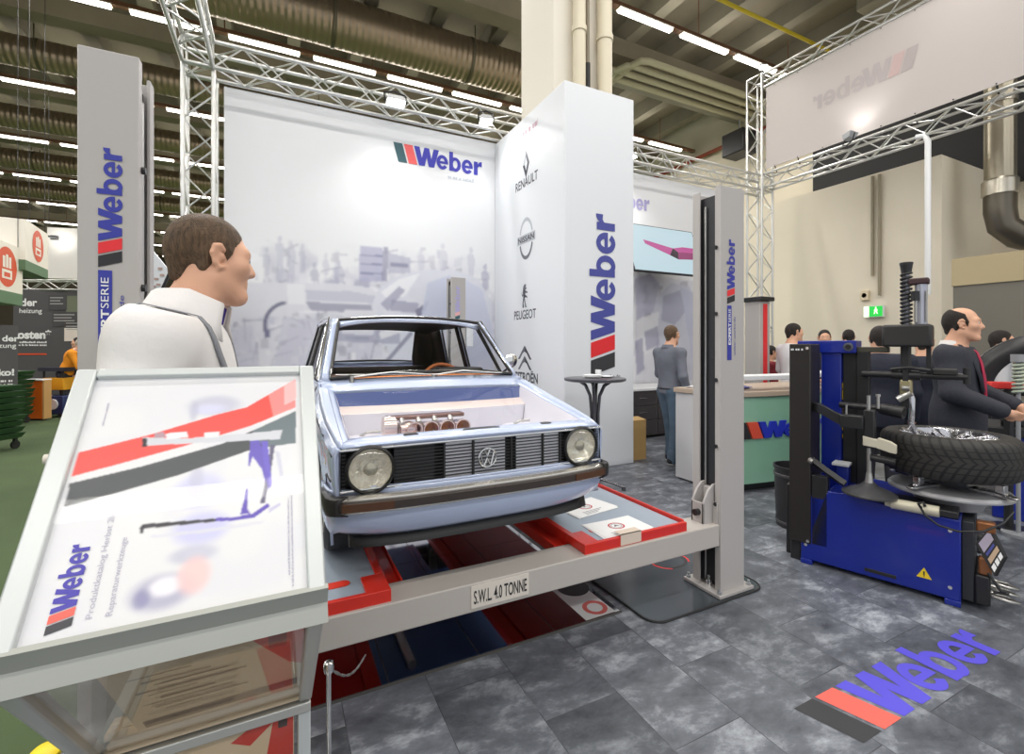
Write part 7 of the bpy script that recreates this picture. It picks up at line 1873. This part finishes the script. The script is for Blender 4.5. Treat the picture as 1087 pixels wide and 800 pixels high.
# --- dark jackets behind the machine
p = at(934, 368, 4.5); person('man in a dark navy jacket seen from behind, between the tyre changer posts', (p.x, p.y), R(28), 1.70, top='suit', top_m=M_NAVY, leg_m=M_TROU, hair_m=M_DARKH, wide=1.08)
p = at(980, 368, 4.7); person('person in a navy jacket half hidden behind the black arm head of the tyre changer', (p.x, p.y), R(10), 1.66, top='suit', top_m=M_NAVY, leg_m=M_TROU, hair_m=M_DARKH)
def strap(root, M, T, up, arms):
    mb = MB(M); mb.tube([(.10, .03, 1.49), (.12, .12, 1.36), (.14, .15, 1.22), (.08, .17, 1.10)], .008, 6); mb.build('bag_strap', M_BLACK, root, smooth=60)
p = at(841, 368, 6.6); person('man in a white t-shirt with a black strap behind the reception counter', (p.x, p.y), R(-20), 1.83, yaw=R(-10), top='tee', sleeves='short', top_m=mat('tee_white', rgb(226, 226, 230), .8, bump=(20, .2)), leg_m=M_TROU, hair_m=M_DARKH, extras=strap, arms=[((-.25, .0, 1.14), (-.2, .16, .96)), ((.26, -.02, 1.13), (.22, .2, 1.02))])
p = at(875, 368, 7.2); person('dark haired man facing the camera far behind the blue machine column', (p.x, p.y), R(216), 1.76, top_m=M_NAVY, leg_m=M_TROU, hair_m=M_DARKH, res=.011)
p = at(901, 368, 7.6); person('person with dark hair far behind the top beam of the tyre changer', (p.x, p.y), R(40), 1.78, top_m=M_NAVY, leg_m=M_TROU, hair_m=M_DARKH, res=.011)
p = at(817, 368, 7.3); person('person in a dark red top beside the lattice tower behind the counter', (p.x, p.y), R(-30), 1.52, top_m=mat('top_darkred', rgb(128, 34, 44), .8), leg_m=M_TROU, hair_m=M_DARKH, res=.011)
p = at(1060, 368, 5.2); person('dark haired person mostly hidden behind the black wheel guard', (p.x, p.y), R(-60), 1.68, top_m=mat('shirt_pale', rgb(206, 206, 210), .8), leg_m=M_TROU, hair_m=M_DARKH, res=.010)
# --- far left
p = at(68, 368, 10.2); person('person in a bright orange top bending over at the far left stand', (p.x, p.y), R(0), 1.74, bent=22, top_m=mat('top_orange', rgb(240, 150, 30), .8, bump=(20, .2)), leg_m=M_TROU, hair_m=mat('hair_grey', rgb(186, 176, 164), .7), res=.011, arms=[((-.22, .32, 1.08), (-.16, .48, .94)), ((.22, .32, 1.08), (.16, .48, .94))])
p = at(84, 368, 10.9); person('person in dark clothes standing beside the one in orange at the far left', (p.x, p.y), R(190), 1.72, top_m=mat('top_plum', rgb(58, 40, 44), .8), leg_m=M_TROU, hair_m=M_DARKH, res=.012)
# ------------------------------------------------------------------ neighbouring stand at the far left
def flat(L): return [Vector(at(*p)) for p in L]
def slab(name, tl, tr, zt, zb, th, m, parent=None, back=None):
    """upright board between two plan points tl, tr (px, depth)"""
    a, b = at(tl[0], CY, tl[1]), at(tr[0], CY, tr[1]); d = Vector((b.x - a.x, b.y - a.y, 0)); n = Vector((-d.y, d.x, 0)).normalized() * th
    mb = MB(); mb.rings([[(p.x, p.y, z) for p in (a, b, b + n, a + n)] for z in (zb, zt)])
    o = mb.build(name, m, parent); return o, a, b, d.length
M_SIGNW = mat('sign_white', rgb(244, 238, 228), .5); M_SIGNG = mat('sign_green', rgb(96, 128, 96), .6); M_SIGNR = mat('sign_orange', rgb(226, 84, 44), .5)
def hand_sign(label, tl, tr, zt, zb):
    a, b = at(tl[0], CY, tl[1]), at(tr[0], CY, tr[1])
    t = thing('hanging_sign', label, 'sign', (a.x, a.y, zb), group='round badge signs of the far stand')
    o, a, b, L = slab('board', tl, tr, zt, zb + (zt - zb) * .2, .5, M_SIGNW, t); o2, *_ = slab('green_band', tl, tr, zb + (zt - zb) * .2, zb, .5, M_SIGNG, t)
    d = Vector((b.x - a.x, b.y - a.y, 0)); M = frame(Vector((a.x, a.y, zb + (zt - zb) * .60)) + d * .52, d, (0, 0, 1)); M = M @ Matrix.Translation((0, 0, .004))
    H = (zt - zb); rx, ry = min(L * .40, H * .36), H * .33; mb = MB(M)
    n = 30
    for r0, r1 in ((.0, 1.),):
        mb.add([(rx * math.cos(2 * PI * i / n), ry * math.sin(2 * PI * i / n), 0) for i in range(n)], [tuple(range(n))], 0)
    for i in range(-1, 2):
        w = rx * .12; mb.add([(rx * .30 * i - w, -ry * .05, .002), (rx * .30 * i + w, -ry * .05, .002), (rx * .30 * i + w, ry * (.62 - .1 * abs(i)), .002), (rx * .30 * i - w, ry * (.62 - .1 * abs(i)), .002)], [(0, 1, 2, 3)], 1)
    mb.add([(-rx * .5, -ry * .6, .002), (rx * .5, -ry * .6, .002), (rx * .5, -ry * .14, .002), (-rx * .5, -ry * .14, .002)], [(0, 1, 2, 3)], 1)
    mb.add([(-rx * .3, -ry * .5, .003), (rx * .3, -ry * .5, .003), (rx * .3, -ry * .28, .003), (-rx * .3, -ry * .28, .003)], [(0, 1, 2, 3)], 0)
    mb.build('badge', [M_SIGNR, M_SIGNW], t, fix=False)
    mb = MB()
    for k in (.15, .85): c = Vector((a.x, a.y, 0)) + d * k; mb.cyl((c.x, c.y, zt), (c.x, c.y, 8.45), .005, n=6)
    mb.build('hanging_wire', M_BLACK, t)
hand_sign('white hanging sign with an orange badge and green foot, the right one of the pair', (27, 8.2), (51, 9.3), 3.72, 2.84)
hand_sign('white hanging sign with an orange badge, partly cut off at the left edge', (-14, 7.2), (24, 8.3), 3.22, 2.22)
t = thing('hanging_white_panel', 'plain white hanging panel lit by a spot, beyond the orange badge signs', 'panel', (-6, 10, 3))
o, a, b, L = slab('panel', (50, 12.0), (84 + 30, 12.3), 4.55, 3.25, .3, mat('panel_white', rgb(226, 222, 216), .6), t)
mb = MB()
for c in (a, b): mb.cyl((c.x, c.y + .1, 4.5), (c.x, c.y + .1, 8.45), .005, n=6)
mb.build('hanging_wire', M_BLACK, t)
p = at(60, 253, 11.8); flood('small round spotlight shining on the far white hanging panel', (p.x, p.y - .1, p.z), (p.x + .1, p.y + 2, p.z), 5, .16, 120)
p0, p1 = at(24, 303, 11.2), at(130, 303, 11.2); truss('truss_beam', 'dark lattice beam over the grey display wall at the far left', (p0.x, p0.y, p0.z), (p1.x, p1.y, p0.z), s=.22, cr=.02)
for c in (p0, p1): pass
M_DW = mat('display_anthracite', rgb(84, 82, 84), .6)
M_TXT = mat('display_text', rgb(240, 240, 240), .6)
t = thing('display_wall', 'anthracite display wall with white lettering and small pictures at the far left', 'display wall', (-8, 9, 0))
o, a, b, L = slab('wall_board', (14, 11.0), (168, 11.4), 2.85, .0, .1, M_DW, t); d = (b - a); d.z = 0; d.normalize()
def dw(px, py):       # point on that board
    P0 = Vector((0, 0, EYE)); r = at(px, py, 1) - P0; n = Vector((d.y, -d.x, 0)); k = (a - P0).dot(n) / r.dot(n); return P0 + r * k + n * .012
def dmarks(px0, px1, py, m, par):
    p, q = dw(px0, py), dw(px1, py); mb = MB(); marks(mb, frame(p, d, (0, 0, 1)), (q - p).length, .045, seed=int(py)); return mb.build('lettering', m, par, fix=False)
def dtext(s, px0, px1, py, m, par, bold=.03):
    p, q = dw(px0, py), dw(px1, py); mb = MB(); text(mb, s, frame(p, d, (0, 0, 1)), width=(q - p).length, bold=bold); return mb.build('lettering', m, par, fix=False)
dtext('der', 22.5, 40, 324.5, M_TXT, t); dtext('heizung', 21, 45, 332, M_TXT, t, .01); dtext('kosten*', 13, 55, 359, M_TXT, t, .045); dmarks(18, 50, 364, M_TXT, t); dmarks(18, 50, 367, M_TXT, t)
mb = MB(); p, q, r, s = dw(17, 376.5), dw(50, 376.5), dw(50, 375), dw(17, 375); mb.quad(p, q, r, s); mb.build('red_line', M_SIGNR, t, fix=False)
for (x0, y0, x1, y1), nm, m in (((52, 313, 72, 329), 'text_box', mat('box_grey', rgb(74, 72, 74), .6)), ((71, 314, 84, 331), 'picture', mat('pic_green', rgb(110, 116, 96), .6)), ((56, 331, 84, 346), 'text_box', mat('box_grey')), ((69, 340, 90, 347), 'text_box', mat('box_taupe', rgb(96, 84, 78), .6)), ((69, 348, 90, 362), 'picture', mat('pic_white', rgb(226, 214, 204), .6))):
    mb = MB(); q = [dw(x0, y1), dw(x1, y1), dw(x1, y0), dw(x0, y0)]; nn = Vector((d.y, -d.x, 0)) * .01; mb.rings([[tuple(v) for v in q], [tuple(v + nn) for v in q]]); pc = mb.build(nm, m, t)
    if nm == 'text_box':
        mb = MB()
        for k in range(3): y = y0 + 2.5 + 3.2 * k; mb.quad(*[tuple(dw(x, yy) + nn * 1.4) for x, yy in ((x0 + 2, y + 1), (x1 - 4 - 3 * (k % 2), y + 1), (x1 - 4 - 3 * (k % 2), y), (x0 + 2, y))])
        mb.build('lettering', mat('soft_text', rgb(170, 168, 168), .6), pc, fix=False)
t2 = thing('display_wall', 'nearer anthracite panel with white lettering cut off by the left edge', 'display wall', (-7, 6, 0))
o, a, b, L = slab('wall_board', (-40, 7.4), (19, 7.9), 1.86, .45, .08, M_DW, t2); d = (b - a); d.z = 0; d.normalize()
mb = MB()
for c in (a + d * .06, b - d * .06): mb.box((c.x - .02, c.y, 0), (c.x + .02, c.y + .05, .46))
mb.build('stand_foot', M_BLACK, t2)
dtext('der', 2, 20, 362, M_TXT, t2); dtext('heizung', -14, 17, 369, M_TXT, t2, .01); dtext('Öko!', -14, 15, 399, M_TXT, t2, .045); dmarks(-10, 13, 406, M_TXT, t2); dmarks(-10, 13, 410, M_TXT, t2)
mb = MB(); mb.quad(dw(0, 419.5), dw(13, 419.5), dw(13, 418), dw(0, 418)); mb.build('red_line', M_SIGNR, t2, fix=False)
# orange counter
def blk(name, label, cat, px0, px1, dep, zt, m, dp=.5, parts=True):
    a, b = at(px0, CY, dep), at(px1, CY, dep); c = (a + b) / 2
    t = thing(name, label, cat, (c.x, c.y, 0), -TH); w = (b - a).length
    mb = MB(mtx(t)); mb.box((-w / 2, 0, .03), (w / 2, dp, zt - .03)); mb.build('body', m, t, bevel=.01)
    mb = MB(mtx(t)); mb.box((-w / 2 - .02, -.02, zt - .03), (w / 2 + .02, dp + .02, zt)); mb.build('top', M_WHITE, t, bevel=.005)
    mb = MB(mtx(t)); mb.box((-w / 2 + .03, .03, 0), (w / 2 - .03, dp - .03, .03)); mb.build('plinth', M_BLACK, t)
    return t, w
t, w = blk('sales_counter', 'bright orange counter on the green carpet at the far left', 'counter', 27, 45, 9.6, .84, mat('counter_orange', rgb(244, 112, 26), .45), .16)
mb = MB(mtx(t)); mb.box((w / 2, .0, .03), (w / 2 + .03, .16, .82)); mb.build('side_panel', mat('counter_side_tan', rgb(206, 160, 104), .5), t)
# green battery rack with stacked trays
def rack(label, px, dep, n, w=.42, z0=.16):
    c = at(px, CY, dep); t = thing('tray_trolley', label, 'trolley', (c.x, c.y, 0), -TH); M = mtx(t); G = mat('rack_green', rgb(50, 84, 50), .5)
    for i in range(n):
        z = z0 + .088 * i; k = 0 if i < 2 else (.03 if i % 2 else -.01)
        mb = MB(M); mb.rings([[(-w / 2 + k, 0, z), (w / 2 + k, 0, z), (w / 2 + k, .4, z), (-w / 2 + k, .4, z)], [(-w / 2 - .02 + k, -.02, z + .075), (w / 2 + .05 + k, -.02, z + .075), (w / 2 + .05 + k, .42, z + .075), (-w / 2 - .02 + k, .42, z + .075)]]); tr = mb.build('tray', G, t)
        mb = MB(M); mb.box((-w / 2 - .025 + k, -.028, z + .066), (w / 2 + .055 + k, -.018, z + .080)); mb.build('tray_rim', mat('rim_pale', rgb(170, 186, 166), .5), tr)
    for x in (-w / 2 + .04, w / 2 - .04):
        for y in (.05, .35):
            mb = MB(M); mb.cyl((x - .015, y, .06), (x + .015, y, .06), .06, n=16); mb.box((x - .02, y - .02, .06), (x + .02, y + .02, z0)); mb.build('caster', M_BLACK, t)
rack('stack of dark green trays on casters beside the orange counter', 1, 9.0, 10, .34)
rack('nearer stack of dark green trays cut off by the left edge', -24, 6.6, 9, .40)
# blue and yellow machine
a = at(54, CY, 10.0)
t = thing('demo_machine', 'small blue and yellow machine in front of the anthracite display wall', 'machine', (a.x, a.y, 0), -TH); M = mtx(t)
mb = MB(M); mb.box((-.22, 0, .06), (.26, .5, .46)); mb.build('base', mat('demo_blue', rgb(40, 54, 104), .4), t, bevel=.02)
mb = MB(M); mb.box((-.2, .02, .58), (.24, .46, .84)); mb.build('crate', mat('demo_yellow', rgb(226, 160, 34), .5), t, bevel=.01)
mb = MB(M)
for x, y in ((-.19, .04), (.22, .04), (-.19, .44), (.22, .44)): mb.cyl((x, y, .46), (x, y, 1.0), .02, n=8)
mb.build('uprights', M_BLACK, t)
mb = MB(M); mb.cyl((.05, -.03, .28), (.05, .02, .28), .11, n=24); mb.build('wheel_disc', M_WHITE, t, smooth=40)
mb = MB(M)
for x in (-.17, .2):
    for y in (.05, .42): mb.cyl((x - .02, y, .06), (x + .02, y, .06), .06, n=14)
mb.build('casters', M_BLACK, t)
mb = MB(M); mb.box((-.26, -.02, .98), (.3, .5, 1.06)); mb.build('top_tray', mat('demo_dark', rgb(50, 50, 62), .5), t)
# folded leaflet bag between the lift post and the man
p = at(166, 292, 2.5)
t = thing('hanging_banner', 'slanted white printed card beside the left lift post behind the man', 'banner', (p.x, p.y, 0))
q = [at(161, 265, 2.6), at(180, 288, 2.6), at(168, 314, 2.6), at(158, 318, 2.6)]
mb = MB(); n = Vector((SN, CS, 0)) * .01; mb.rings([[tuple(v) for v in q], [tuple(v + n) for v in q]]); mb.build('card', mat('card_pale', rgb(222, 224, 230), .5), t)
mb = MB(); 
for px, py in ((170, 285), (166, 296), (163, 304), (172, 292), (168, 302)):
    c = at(px, py, 2.595); mb.cbox((c.x, c.y, c.z), (.02, .004, .012), 0)
mb.build('card_print', mat('card_brown', rgb(176, 150, 140), .6), t)
mb = MB(); c0, c1 = (q[1] + q[2]) / 2, at(167, 320, 2.6); mb.tube([tuple(q[1] + n * .5), tuple(q[2] + n * .5), (q[2].x, q[2].y, .0)], .008, 6); mb.build('card_pole', M_BLACK, t)
